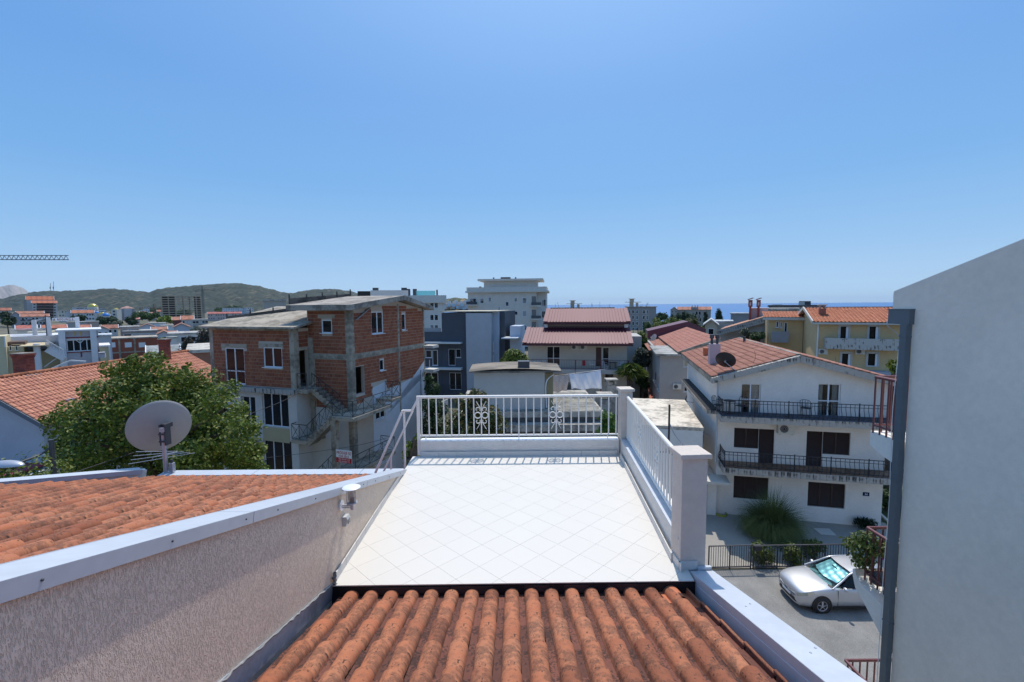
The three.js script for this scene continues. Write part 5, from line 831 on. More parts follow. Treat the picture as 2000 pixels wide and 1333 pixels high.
// ---------- dark grey modern house ----------
{
  const o = building('modern_house', 'modern house with dark slate blue and pale grey rendered blocks', 'house', 862, 59, 911, 58.4), W = o.W, H = f(o, 880, 611.5)[1], navy = M(lin(.075, .085, .105), { map: tMottle }), pale = M(lin(.45, .47, .50), { map: tMottle });
  shell(o, W, H, 11, navy, { front: [[875.5, 682, 889, 714.5, { n: 1, sill: 0 }], [889.8, 682, 900, 699, { n: 1 }], [877.5, 728.5, 901, 762, { n: 2, sill: 0 }]] });
  const xr = f(o, 959, 640, .4)[0]; part('pale_block', box(W + .003, xr, 0, H - .05, -9, .4), pale, o); const xs = f(o, 974, 640, -.6)[0]; part('pale_block', box(xr + .003, xs, 0, H + .1, -9, -.6), M(lin(.42, .49, .58), { map: tMottle }), o); part('side_block', box(xs + .003, f(o, 986, 640, -1.2)[0], 0, H + .15, -9, -1.2), navy, o);
  for (const [u0, v0, u1, v1] of [[958.5, 669, 964, 687], [959, 694, 964, 718]]) { const r = fr(o, u0, v0, u1, v1, -.6); win(o, (r[0] + r[1]) / 2, r[2], r[1] - r[0], r[3] - r[2], -.55, { n: 1 }); }
  part('roof_cap', box(-.1, xs + .1, H + .12, H + .22, -9, .2), M(lin(.5, .44, .33)), o);
  const x0 = f(o, 828, 680, -2)[0], yt = f(o, 845, 647, -2)[1]; part('terrace_block', box(x0, -.003, 0, yt, -10, -.15), navy, o); part('terrace_slab', box(x0, W - .6, f(o, 850, 669, .9)[1] - .2, f(o, 850, 669, .9)[1], -.1, .9), M(lin(.6, .6, .58)), o); part('terrace_slab', box(x0, W - .6, f(o, 850, 719, .9)[1] - .25, f(o, 850, 719, .9)[1], -.1, .9), M(lin(.6, .6, .58)), o);
  for (const [u0, v0, u1, v1] of [[831.5, 684, 843, 699], [845, 684, 855, 714], [830, 728, 856, 760]]) { const r = fr(o, u0, v0, u1, v1, -.15); win(o, (r[0] + r[1]) / 2, r[2], r[1] - r[0], r[3] - r[2], -.1, { n: u1 - u0 > 20 ? 2 : 1 }); }
  ironRail(o, V3(x0 + 1, f(o, 850, 770, .9)[1] + .1, .9), V3(W - .6, f(o, 850, 770, .9)[1] + .1, .9), { h: 1.1, n: 40, r: .008 });
  part('glass_guard', box(x0, -.2, yt, yt + .5, -.3, -.27), M(lin(.3, .32, .34)), o); part('side_canopy', box(xs + .5, xs + 2.6, f(o, 990, 660, .2)[1] - .15, f(o, 990, 660, .2)[1], -2, .3), mt.pvc, o); part('side_room', box(xs + 1.3, xs + 2.7, 0, f(o, 995, 638, -.6)[1], -5, -1.5), M(lin(.5, .55, .62)), o);
}
// ---------- grey house and its flat-roofed wing beyond the white house ----------
{
  const o = building('grey_house', 'grey rendered house with red tiled roof beyond the white house', 'house', 1291, 42, 1372, 41.2), W = o.W, H = f(o, 1310, 695)[1], gr = M(lin(.40, .38, .36), { map: tMottle });
  shell(o, W + 2, H, 20, gr, { front: [[1335.5, 701.5, 1347, 717, { n: 1, glass: M(lin(.42, .38, .28)) }], [1336, 752, 1346, 766, { n: 1 }]], left: [[1276, 725, 1282, 748, { n: 1 }], [1284, 738, 1287.5, 762, { n: 1 }], [1277, 775, 1283, 800, { n: 1 }]], recess: .12 });
  part('flat_roof', box(-.4, 3.2, H, H + .18, -8.4, .4), M(lin(.44, .42, .38), { map: tGrime }), o);
  const e0 = f(o, 1325, 689, .3), dz = -20, yr = f(o, 1405, 662, .3); const up = V3(yr[0] - e0[0], yr[1] - e0[1], 0);
  part('roof_gable', [wall([[e0[0] + .1, H - .2], [2 * yr[0] - e0[0], H - .2], [2 * yr[0] - e0[0], e0[1] - .15], [yr[0], yr[1] - .12], [e0[0] + .1, e0[1] - .15]], -.1, 19.5)], gr, o);
  roofPlane(o, V3(e0[0], e0[1], dz), V3(0, 0, 1), up, 20.4, up.length() + .1, { tones: [lin(.42, .17, .12), lin(.38, .15, .11), lin(.46, .2, .14)], w: .33, exp: .42, hgt: .7 });
  part('verge', [bar(V3(e0[0] - .1, e0[1] - .02, .42), V3(yr[0] + .05, yr[1] + .03, .42), .14, .16)], mt.concreteOld, o);
  const p2 = f(o, 1262, 673, -13); roofPlane(o, V3(-.4, e0[1] - .75, -20), V3(0, 0, 1), V3(3, .72, 0), 11.4, 3.2, { tones: tonesRed, w: .33, exp: .42, hgt: .7 });
  part('burgundy_roof', (() => { const g = wall([[0, -1.4], [0, 0], [5.2, 1.3], [7.4, .3], [7.4, -1.4]], 0, 5); g.translate(.2, H + 1.1, -20.5); return metric(g); })(), M(lin(.12, .03, .045), { roughness: .5 }), o);
  for (const [u, v, l] of [[1322, 760, 'air conditioner halfway up the grey house wall'], [1323, 806, 'air conditioner low on the grey house wall']]) { const q = f(o, u, v, 0); acUnit(0, 0, toW(o, q[0], q[1], .02), l, o.rotation.y, .92); }
  for (const [u, l] of [[1278, 'small pale satellite dish on a pole at the flat roof edge of the grey house']]) { const q = f(o, u, 660, -4); const d = smallDish(l, toW(o, q[0], q[1], -4), .38, [-.4, .3, -.7], M(lin(.4, .39, .4)), [.1, -.9, 0]); }
  for (const [a, b] of [[2.2, -1.6], [2.6, -2.4], [1.9, -3]]) part('loose_tile', box(a, a + .9, H + .19, H + .26, b, b + .25), mt.clayNew, o);
}
// ---------- yellow house ----------
{
  const o = building('yellow_house', 'ochre yellow house with orange tiled roof and concrete balcony parapet', 'house', 1598, 47, 1768, 44), W = o.W + 4, ye = f(o, 1680, 634)[1], och = M(lin(.68, .48, .25), { map: tMottle });
  shell(o, W, ye, 12, och, { front: [[1641, 637, 1657, 668, { n: 1, sill: 0 }], [1697.5, 637, 1715, 668, { n: 1, sill: 0 }], [1644, 690, 1661, 716, { n: 1 }], [1695, 690, 1714, 716, { n: 1 }]], left: [[1556, 630, 1560, 645, { n: 1 }]] });
  for (const [u0, v0, u1, v1] of [[1641, 637, 1657, 668], [1697.5, 637, 1715, 668], [1644, 690, 1661, 716], [1695, 690, 1714, 716]]) { const r = fr(o, u0, v0, u1, v1), w = .16; part('window_surround', [box(r[0] - w, r[0] - .003, r[2], r[3] + w, .003, .05), box(r[1] + .003, r[1] + w, r[2], r[3] + w, .003, .05), box(r[0] - .003, r[1] + .003, r[3] + .003, r[3] + w, .003, .05)], M(lin(.55, .52, .5)), o); part('open_leaf', box(r[1] - .2, r[1] - .02, r[2] + .05, r[3] - .1, .06, .1), mt.pvc, o); }
  const p = fr(o, 1614, 662, 1762, 682, 1.2); const bl = part('balcony', [box(p[0], p[1], p[2] - .1, p[2] + .1, .003, 1.2), box(p[0], p[1], p[2] + .095, p[3], 1.05, 1.2), box(p[0], p[0] + .15, p[2] + .095, p[3], .003, 1.055)], M(lin(.56, .52, .47), { map: tStreak }), o);
  part('lower_balcony', [box(p[0] + 1, W, p[2] - 3.0, p[2] - 2.2, .003, 1.2)], M(lin(.42, .42, .45), { map: tMottle }), o);
  const e = f(o, 1680, 630, .7)[1], rz = -6, yr = f(o, 1680, 601.5, rz)[1], xl = -.5, xr = f(o, 1704, 602, rz)[0]; const up = V3(0, yr - e, rz - .7);
  roofPlane(o, V3(xl, e, .7), V3(1, 0, 0), up, W + 1, up.length(), { tones: tonesBright, w: .32, exp: .42, hgt: 1.4 });
  const up2 = V3(0, yr - e, -(12 + rz + 1)); roofPlane(o, V3(xl, e, -12.7), V3(1, 0, 0), V3(0, yr - e, rz + 12.7), W + 1, Math.hypot(yr - e, rz + 12.7), { tones: tonesBright, w: .5, exp: .6 });
  part('gable_wall', (() => { const g = wall([[.05, ye], [11.9, ye], [-rz, yr - .2]], 0, .25); g.rotateY(Math.PI / 2); g.translate(.25, 0, 0); return metric(g); })(), och, o); part('verge_board', [bar(V3(-.5, e, .7), V3(-.5, yr, rz), .12, .3), bar(V3(-.5, yr, rz), V3(-.5, e, -12.7), .12, .3)], mt.concreteLight, o); part('gutter', bar(V3(-.5, e - .14, .76), V3(W, e - .14, .76), .14, .16), mt.concreteLight, o); part('ridge', bar(V3(-.5, yr + .08, rz), V3(W, yr + .08, rz), .25, .1), mt.concreteOld, o);
  part('drain_pipe', rod(V3(.08, 2, .12), V3(.08, e - .2, .12), .07), mt.pvc, o);
  { const q = f(o, 1606, 614, -2.6); const c = part('chimney', box(q[0] - .3, q[0] + .3, q[1] - .9, q[1] + .6, -2.9, -2.3), M(lin(.3, .12, .08), { map: tMottle }), o); for (const s of [-1, 1]) part('cap_pillar', box(q[0] + s * .22 - .06, q[0] + s * .22 + .06, q[1] + .6, q[1] + .95, -2.9, -2.3), mt.concreteOld, c); part('chimney_cap', box(q[0] - .42, q[0] + .42, q[1] + .95, q[1] + 1.05, -3, -2.2), mt.concreteLight, c); }
  for (const [u, l] of [[1607, 'air conditioner beside the drainpipe of the yellow house'], [1679, 'air conditioner under the concrete balcony of the yellow house']]) { const q = f(o, u, 692, 0); acUnit(0, 0, toW(o, q[0], q[1], .02), l, o.rotation.y, 1); }
  // lower wing to the side with its own balcony
  const xa = f(o, 1502, 630, -9)[0]; part('side_wing', box(xa, -.05, 0, f(o, 1530, 620, -9)[1] - .2, -18, -9), och, o); const wy = f(o, 1530, 620, -8.6)[1]; roofPlane(o, V3(xa - .6, wy, -8.3), V3(1, 0, 0), V3(0, .6, -4), -xa + .6, 4.2, { tones: tonesBright, w: .35, exp: .42 }); part('wing_eave', box(xa - .6, .1, wy - .35, wy - .02, -9, -8.3), mt.concreteLight, o);
  for (const [u0, v0, u1, v1] of [[1516, 628, 1521, 640], [1524, 629, 1528, 641], [1532, 630, 1538, 650]]) { const r = fr(o, u0, v0, u1, v1, -9); win(o, (r[0] + r[1]) / 2, r[2], r[1] - r[0], r[3] - r[2], -8.96, { n: 1 }); }
  const q = fr(o, 1507, 648, 1541, 668, -7.8); part('wing_balcony', [box(q[0], q[1], q[2], q[3], -7.95, -7.8), box(q[0], q[1], q[2] - .1, q[2], -9, -7.8)], M(lin(.34, .33, .35), { map: tMottle }), o);
}
// ---------- orange-roofed house on the left ----------
function brickStack(parent, x0, x1, y0, y1, z0, z1, capOut = .06) { // chimney of small bricks, courses offset
  const bh = .075, cols = [lin(.30, .075, .045), lin(.25, .06, .04), lin(.34, .09, .055), lin(.21, .055, .04)], g = []; const n = Math.round((y1 - y0) / bh);
  for (let r = 0; r < n; r++) { const top = r >= n - 3 ? capOut * (r - n + 4) / 3 : 0, a0 = x0 - top, a1 = x1 + top, c0 = z0 - top, c1 = z1 + top, yb = y0 + r * bh; const add = (p, q, s, e) => { const b = box(p, q, yb + .006, yb + bh - .006, s, e), k = pick(cols), cc = new Float32Array(b.attributes.position.count * 3); for (let j = 0; j < cc.length; j += 3) { cc[j] = k.r; cc[j + 1] = k.g; cc[j + 2] = k.b; } b.setAttribute('color', new THREE.BufferAttribute(cc, 3)); g.push(b); };
    for (let x = a0 - (r % 2) * .13; x < a1 - .03; x += .26) { const p = Math.max(a0, x) + .005, q = Math.min(a1, x + .25); if (q - p > .03) add(p, q, c1 - .1, c1); } for (let z = c0 - (r % 2) * .13; z < c1 - .13; z += .26) { const p = Math.max(c0, z) + .005, q = Math.min(c1 - .11, z + .25); if (q - p > .03) add(a1 - .1, a1, p, q); } }
  const c = part('chimney', box(x0 + .012, x1 - .012, y0, y1 - .01, z0 + .012, z1 - .012), M(lin(.34, .26, .21)), parent); part('bricks', g, M(white, { vertexColors: true, map: tMottle }), c).userData.kind = 'stuff'; part('chimney_cap', box(x0 - .04, x1 + .04, y1, y1 + .05, z0 - .04, z1 + .04), mt.concreteOld, c); return c;
}
{
  const o = thing('orange_roof_house', 'low house with broad orange tiled roof and two brick chimneys', 'house', [-25.7, 0, -21.3]); const yr = 8.55, ye = 6.45, xe = 3.45, D = 14.4;
  const blue = M(lin(.55, .56, .60), { map: tMottle });
  part('wall', [wall([[-xe + .4, 0], [xe - .4, 0], [xe - .4, ye - .1], [0, yr - .2], [-xe + .4, ye - .1]], -.25, .25), wall([[-xe + .4, 0], [xe - .4, 0], [xe - .4, ye - .1], [0, yr - .2], [-xe + .4, ye - .1]], -D + .5, .25), box(xe - .65, xe - .4, 0, ye - .1, -D + .5, -.5), box(-xe + .4, -xe + .65, 0, ye - .1, -D + .5, -.5)], blue, o);
  const up = V3(-xe, yr - ye, 0); roofPlane(o, V3(xe, ye, -D), V3(0, 0, 1), up, D, up.length(), { tones: tonesOrange, w: .22, exp: .335, n: 300, hgt: 1 });
  roofPlane(o, V3(-xe, ye, -D), V3(0, 0, 1), V3(xe, yr - ye, 0), D, up.length(), { tones: tonesOrange, w: .44, exp: .6 });
  for (let i = 0; i < 36; i++) { const z = -.2 - i * .4; const m = part('ridge_tile', rod(V3(0, yr + .02, z), V3(0, yr + .045, z - .43), .12, .10, 10), pick(mt.clay), o); }
  part('verge_board', bar(V3(xe, ye - .12, .02), V3(0, yr - .12, .02), .06, .2), M(lin(.16, .17, .19)), o);
  brickStack(o, -.62, .0, 7.6, 9.62, -3.05, -2.5); brickStack(o, .1, .62, 7.6, 9.7, -12.0, -11.5);
  part('flashing', box(-.75, .2, yr - .25, yr - .04, -3.2, -2.35), mt.flash, o); part('roof_window', box(xe * .55, xe * .55 + .5, 7.15, 7.25, -2.6, -2.2), mt.steel, o);
  const ln = part('lean_to_roof', box(-1.5, 3.2, 4.5, 4.58, -.2, 2.2), M(lin(.2, .03, .05), { roughness: .5 }), o); part('lean_to_edge', box(-1.5, 3.3, 4.4, 4.5, 2.1, 2.25), mt.steelDark, o);
  part('porch_wall', [box(-2, 3.4, 0, 4.35, -.25, 1.2)], blue, o);
}
{ // street lamp behind the roof
  const p = dep(103, 900, 12.5), t = thing('street_lamp', 'street lamp with a flat grey head above the left roof edge', 'street lamp', [p.x, 0, p.z]);
  part('pole', rod(V3(0, 0, 0), V3(0, p.y + .6, 0), .09, .06, 10), mt.steelDark, t); const a = dep(78, 888, 12.3).sub(t.position), b = dep(35, 905, 11.7).sub(t.position); part('arm', tube([V3(0, p.y + .4, 0), a, b], .03, 10, 6), mt.steelDark, t);
  const g = new THREE.SphereGeometry(.3, 18, 8, 0, 6.283, 0, 1.57); g.scale(1.5, .45, .6); const h = part('lamp_head', g, mt.steel, t); h.position.copy(dep(12, 910, 11.5).sub(t.position));
}
function treePx(name, label, cl, n, size, cols, group, opt = {}) { // clumps given as [u, v, radius px, metres ahead]
  let cx = 0, cz = 0; const pts = cl.map(([u, v, r, d]) => { const p = dep(u, v, d); cx += p.x / cl.length; cz += p.z / cl.length; return [p, r * d / F]; }); const gy = gh(cx, cz);
  const crown = pts.map(([p, r]) => [p.x - cx, p.y - gy, p.z - cz, r, opt.tall]); const low = Math.min(...crown.map(c => c[1] - c[3])); return tree(name, label, [cx, gy, cz], Math.max(.4, low + (opt.trunk ?? .8)), crown, n, size, cols, group, opt);
}
{ const cl = []; const ring = [[135, 865, 45], [115, 835, 32], [165, 815, 50], [210, 780, 50], [190, 870, 60], [250, 740, 42], [300, 735, 40], [270, 800, 70], [340, 760, 50], [350, 820, 75], [400, 770, 45], [440, 800, 45], [430, 850, 65], [470, 880, 42], [490, 905, 30], [390, 890, 60], [300, 880, 70], [255, 715, 22], [450, 765, 25], [300, 712, 18], [345, 728, 25], [370, 905, 50], [230, 910, 40], [140, 905, 35], [480, 845, 28], [505, 915, 18]];
  for (const [u, v, r] of ring) cl.push([u, v, r, 17 + rr(-1.6, 1.2)]); for (const [u, v, r] of ring.slice(0, 18)) cl.push([u + rr(-15, 15), v + 15, r * .9, 19 + rr(-1, 1)]);
  const sub = []; for (const [u, v, r, d] of cl) for (let i = 0; i < 5; i++) { const a = rr(0, 6.28), q = r * rr(.6, 1.0); sub.push([u + Math.cos(a) * q, v + Math.sin(a) * q * .9, r * rr(.3, .5), d + rr(-1, 1) * r / 50]); }
  treePx('broadleaf_tree', 'large spreading leafy tree behind the satellite dish', [...cl.map(([u, v, r, d]) => [u, v, r * .8, d]), ...sub], 52000, .135, G1, null, { trunk: 1.5, aspect: .62, tr: .2 }); }
shrub('shrub', 'leafy shrub under the street lamp head', 'shrub', [-13.6, 5.6, -12.0], 1.5, 2.6, 4000, .12, G1, { k: 14 });
treePx('broadleaf_tree', 'slim dark green tree beside the plastered side of the brick house', [[845, 760, 16, 33], [838, 790, 20, 32], [855, 800, 20, 33], [845, 830, 25, 32], [865, 850, 22, 32], [838, 740, 8, 33], [830, 860, 22, 32]], 4500, .2, G2);
treePx('magnolia_tree', 'bronze-tinged evergreen tree seen through the terrace railing', [[905, 785, 18, 17], [935, 780, 20, 17.5], [925, 810, 28, 17], [955, 815, 26, 17], [890, 820, 20, 16.5], [970, 835, 22, 17], [915, 845, 28, 16.6], [945, 850, 25, 17], [880, 850, 14, 16.6], [925, 768, 9, 17]], 2600, .2, [[.09, .12, .03], [.12, .13, .03], [.06, .09, .022], [.2, .16, .045], [.17, .12, .04]], null, { aspect: .42 });
treePx('young_tree', 'small leafy sapling beyond the stair rail corner', [[805, 870, 9, 12], [795, 888, 10, 12], [812, 890, 9, 12.2], [815, 858, 5, 12], [800, 905, 10, 12]], 320, .13, G1, null, { trunk: .3 });
treePx('citrus_tree', 'rounded bright green tree beside the right end of the terrace railing', [[1185, 818, 14, 19], [1192, 835, 16, 19], [1180, 845, 14, 19], [1196, 852, 15, 19], [1188, 868, 16, 19]], 1600, .16, [[.10, .2, .02], [.07, .15, .018], [.14, .24, .03]]);
treePx('citrus_tree', 'dense green tree between the modern house and the burgundy roof', [[1000, 695, 14, 43], [1012, 705, 16, 43], [990, 708, 14, 43], [1020, 700, 10, 43], [1008, 690, 8, 43], [1000, 718, 18, 43]], 2600, .3, G1);
// ---------- lane between the houses ----------
{ treePx('palm_tree', 'short shaggy palm beside the burgundy-roofed house', [[1232, 714, 8, 46], [1240, 722, 9, 46], [1226, 722, 8, 46]], 700, 1.1, G1, null, { aspect: .08, droop: -.3 });
  const sp = [['olive tree with grey-green leaves in the lane beside the grey house', [[1252, 690, 10, 52], [1258, 705, 12, 52], [1246, 702, 9, 52], [1262, 694, 8, 52]], GO], ['tall fresh green tree behind the olive in the lane', [[1256, 668, 10, 60], [1246, 680, 9, 60], [1262, 676, 8, 60], [1254, 655, 7, 60]], G1], ['green garden shrub at the foot of the grey house side', [[1256, 735, 9, 50], [1248, 728, 8, 50], [1260, 750, 8, 50], [1252, 745, 9, 50]], G2]];
  for (const [l, c, k] of sp) treePx('garden_tree', l, c, 2600, .3, k);
  const t = thing('garden_wall', 'low wall with red brick coping along the lane', 'wall', at(1268, 800, 0).toArray()); const A = at(1280, 838, 2.2), B = at(1268, 752, 1.5); part('wall', bar(A.clone().sub(t.position).setY(1), B.clone().sub(t.position).setY(1), .3, 2), mt.plasterSmooth, t); part('coping', bar(A.clone().sub(t.position).setY(2.06), B.clone().sub(t.position).setY(2.06), .42, .12), M(lin(.38, .12, .08), { map: tMottle }), t);
  const q = at(1236, 778, 0); makeCar('dark car parked under the arch in the lane', [q.x - 2.6, 0, q.z], -.2, lin(.03, .035, .045), false);
  const a = thing('arched_wall', 'beige garden wall with an arched opening in the lane', 'wall', [q.x, 0, q.z - 1.5]); const s = poly([[-2.2, 0], [-1.6, 0], [-1.6, 1.2], [-1.1, 1.9], [0, 2.2], [1.1, 1.9], [1.6, 1.2], [1.6, 0], [2.3, 0], [2.3, 3], [-2.2, 3]]); const g = new THREE.ExtrudeGeometry(s, { depth: .3, bevelEnabled: false }); part('wall', metric(g), M(lin(.42, .38, .32), { map: tMottle }), a); part('coping', box(-2.3, 2.4, 3.003, 3.1, -.05, .35), mt.concreteLight, a);
}
// ---------- apartment blocks in the middle distance ----------
function grid(o, us, vs, w, h, z, opt) { for (const u of us) for (const v of vs) { const q = f(o, u, v, z); win(o, q[0], q[1] - h / 2, w, h, z + .03, { n: 1, sill: 0, fw: .1, ...opt }); } }
{
  const o = building('apartment_block', 'white six-storey apartment block with a set-back penthouse', 'apartment block', 914, 131, 1048, 129), W = o.W, D = 16, wt = M(lin(.70, .63, .55), { map: tMottle }), y1 = f(o, 980, 571.5)[1], yT = f(o, 980, 548)[1];
  part('wall', box(0, W, 0, y1, -D, 0), wt, o); const xr = f(o, 1067, 600, -2)[0]; part('side_wing', box(W + .01, xr, 0, y1, -D + 1, -2), M(lin(.66, .64, .62), { map: tMottle }), o);
  part('cornice', box(-.6, xr + .7, y1, y1 + .45, -D - .4, .7), wt, o); part('roof_parapet', box(-.3, xr + .2, y1 + .46, y1 + 1.5, -D, .2), wt, o); const p0 = f(o, 945, 560, -3)[0], p1 = f(o, 1048, 560, -3)[0]; part('penthouse', box(p0, p1, y1 + 1.51, yT, -D + 2, -3), wt, o); part('penthouse_roof', box(p0 - 1.6, p1 + 1.9, yT, yT + .55, -D + 1, -1.6), wt, o);
  const m = f(o, 987, 545, -5); part('roof_plant', box(m[0] - 1.4, m[0] + 1.4, yT + .56, m[1] + .5, -7, -5), mt.steelDark, o); for (const u of [937, 1062]) { const q = f(o, u, 566, 0); part('roof_chimney', box(q[0] - .3, q[0] + .3, y1 + 1.5, q[1] + .9, -1.2, -.6), M(lin(.3, .15, .1)), o); } for (const u of [964, 1007]) { const q = f(o, u, 545, -4); part('roof_vent', box(q[0] - .2, q[0] + .2, yT + .55, yT + 1.1, -4.4, -4), mt.steelDark, o); }
  const bl = M(lin(.03, .05, .09), { roughness: .1 });
  grid(o, [990.5], [594, 620.5], .95, 1.3, 0, { glass: bl }); grid(o, [1008, 1008.5], [612, 638], .95, 1.1, 0, { glass: bl }); grid(o, [957], [585.5], .9, 1.3, 0, { glass: M(lin(.4, .38, .36)) }); grid(o, [941.5], [588], 1.1, 1.5, 0); grid(o, [1007.5], [585.5], .9, 1.3, 0, { glass: M(lin(.4, .38, .36)) }); grid(o, [1024.5], [587.5, 613], 1.25, 1.7, 0, { glass: M(lin(.4, .38, .36)) }); grid(o, [1024.5], [640.5], 1.2, 1.4, 0); grid(o, [975], [604], .7, 1.4, 0, { glass: M(lin(.12, .05, .05)) }); grid(o, [990], [567.5], .8, 1.2, -2.97, {}); grid(o, [921, 927], [590], 1.0, 2.1, 0);
  for (const v of [596, 622, 646]) { const q = fr(o, 1037, v - 17, 1057, v, .4); const b = part('balcony', box(q[0], q[1], q[2] - .45, q[2] - .1, -.5, .9), wt, o); part('loggia_back', box(q[0] + .2, W - .1, q[2] - .1, q[3], .004, .02), M(lin(.22, .2, .19)), b); part('railing', box(q[0] + .1, q[1], q[2] - .05, q[2] + .75, .82, .86), M(lin(.07, .075, .09), { roughness: .3 }), b); }
  { const q = fr(o, 911, 575, 932, 597, .6); const b = part('balcony', box(q[0] - .3, q[1], q[2] - .1, q[2] + .25, -.5, 1), wt, o); part('railing', box(q[0], q[1], q[2] + .3, q[2] + 1.1, .9, .94), M(lin(.07, .075, .09)), b); }
  for (const v of [592, 615, 640]) for (const u of [1060.5, 1064]) { const q = f(o, u, v, -2); win(o, q[0], q[1] - .9, .6, 1.9, -1.97, { n: 1, sill: 0 }); }
}
{
  const o = building('apartment_block', 'long white apartment block with glass roof railing behind the brick house', 'apartment block', 697, 113, 868, 117), W = o.W, wt = M(lin(.72, .66, .59), { map: tMottle }), y1 = f(o, 780, 579)[1], yT = f(o, 740, 567)[1];
  part('wall', box(0, W, 0, y1, -10, 0), wt, o); part('cornice', box(f(o, 800, 590, .5)[0], W + .5, f(o, 840, 592, .5)[1], y1 + .2, -10, .6), wt, o); const a = f(o, 698, 570, -1.5)[0], b = f(o, 797, 570, -1.5)[0]; part('penthouse', box(f(o, 723, 570, -1.5)[0], b, y1, yT, -9, -1.5), wt, o); part('penthouse_glazing', box(a, f(o, 722.5, 570, -1.5)[0], y1, yT - .2, -8, -1.5), mt.glass, o); for (const u of [790, 797, 810]) part('roof_box', box(f(o, u, 570, -2)[0] - .5, f(o, u, 570, -2)[0] + .5, y1, y1 + 1.9, -4, -2), mt.steelDark, o); part('glass_railing', box(f(o, 812, 570, .2)[0], f(o, 850, 570, .2)[0], y1 + .2, y1 + 1.35, .15, .18), new THREE.MeshPhysicalMaterial({ color: lin(.5, .8, .8), transmission: .7, roughness: .05, thickness: 0 }), o); part('roof_post', box(f(o, 852, 570, .2)[0], f(o, 855, 570, .2)[0], y1, y1 + 1.6, -.2, .2), mt.steelDark, o);
  grid(o, [843.5, 852], [620.5], 1.0, 1.5, 0); grid(o, [843.5, 852], [597, 640], 1.0, 1.4, 0); for (const u of [733, 789]) part('roof_vent', box(f(o, u, 564, -3)[0] - .7, f(o, u, 564, -3)[0] + .7, yT, yT + .7, -4, -3), mt.steelDark, o);
}
// generic town building: front corners from pixels at a given distance, eave and ridge heights from the photo
function town(name, label, u0, u1, vE, d, o = {}) {
  const { vR, roof = 'flat', wc = [.6, .57, .53], rc = [.42, .15, .09], rows = 0, cols = 0, D = 9, slant, ws = 1.1, wh = 1.3, floor = 2.9, ov = .4, cat = 'house', group } = o; const um = (u0 + u1) / 2; const c = dep(um, 600, d), base = gh(c.x, c.z) - .3;
  const xm = (um - 1000) / F, dd = u => slant === undefined ? d * (1 + xm * xm) / (1 + xm * (u - 1000) / F) : d; const t = building(name, label, cat, u0, dd(u0), u1, dd(u1), base, group), W = t.W, H = f(t, um, vE)[1], wm = M(lin(...wc), { map: tMottle }), rm = M(lin(...rc), { map: tGrime, roughness: .9 });
  part('wall', box(0, W, 0, H, -D, 0), wm, t);
  if (roof === 'flat') part('roof_slab', box(-ov * .5, W + ov * .5, H, H + .3, -D - .2, ov * .6), M(lin(...(o.sc || [.5, .47, .43])), { map: tGrime }), t);
  else if (roof === 'gx') { const hr = f(t, um, vR, -D / 2)[1] - H; const g = wall([[-ov, -.1], [D / 2, hr], [D + ov, -.1], [D + ov, .12], [D / 2, hr + .24], [-ov, .12]], 0, W + 2 * ov); g.rotateY(Math.PI / 2); g.translate(W + ov, H, 0); part('roof', metric(g), rm, t); const q = wall([[0, 0], [D, 0], [D / 2, hr]], 0, W - .02); q.rotateY(Math.PI / 2); q.translate(W - .01, H, 0); part('gable', metric(q), wm, t); for (const x of [-ov - .02, W + ov - .1]) part('verge', [bar(V3(x + .06, H + .12, ov), V3(x + .06, H + hr + .26, -D / 2), .14, .16)], mt.pvc, t); }
  else if (roof === 'gz') { const hr = f(t, um, vR, 0)[1] - H; part('roof', wall([[-ov, -.1 * hr], [W / 2, hr], [W + ov, -.1 * hr], [W + ov, .1], [W / 2, hr + .25], [-ov, .1]], ov, D + 2 * ov).translate(0, H, 0), rm, t); part('gable', wall([[0, 0], [W, 0], [W / 2, hr]], -.01, D - .02).translate(0, H, 0), wm, t); part('verge', [bar(V3(-ov, H + .02, ov + .02), V3(W / 2, H + hr + .22, ov + .02), .08, .14), bar(V3(W + ov, H + .02, ov + .02), V3(W / 2, H + hr + .22, ov + .02), .08, .14)], mt.concreteLight, t); }
  else if (roof === 'hip') { const hr = f(t, um, vR, -D / 2)[1] - H, i = Math.min(W, D) * .45, P = [[-ov, 0, ov], [W + ov, 0, ov], [W + ov, 0, -D - ov], [-ov, 0, -D - ov], [i, hr, -D / 2], [W - i, hr, -D / 2]]; const pos = []; for (const tri of [[0, 1, 5], [0, 5, 4], [1, 2, 5], [2, 3, 4], [2, 4, 5], [3, 0, 4]]) for (const k of tri) pos.push(...P[k]); const g = new THREE.BufferGeometry(); g.setAttribute('position', new THREE.Float32BufferAttribute(pos, 3)); g.setAttribute('uv', new THREE.Float32BufferAttribute(new Float32Array(pos.length / 3 * 2), 2)); g.translate(0, H + .02, 0); part('roof', metric(g), rm, t); }
  for (let r = 0; r < rows; r++) for (let k = 0; k < cols; k++) { const y = H - (o.drop || 1.9) - r * floor; if (y < .4) continue; const x = W * (k + .5) / cols + rr(-.1, .1); win(t, x, y, ws * rr(.9, 1.1), wh, .04, { n: 1, sill: 0, fw: .1, glass: rnd() < .3 ? shutterM : mt.glass }); if (o.balc && (k + o.balc) % 2) { const b = part('balcony', box(x - ws, x + ws, y - .9, y - .7, .002, 1.1), wm, t); part('railing', box(x - ws, x + ws, y - .68, y + .2, 1.05, 1.1), rnd() < .5 ? wm : mt.steelDark, b); } }
  t.H = H; return t;
}
const shutterM = M(lin(.45, .42, .38));
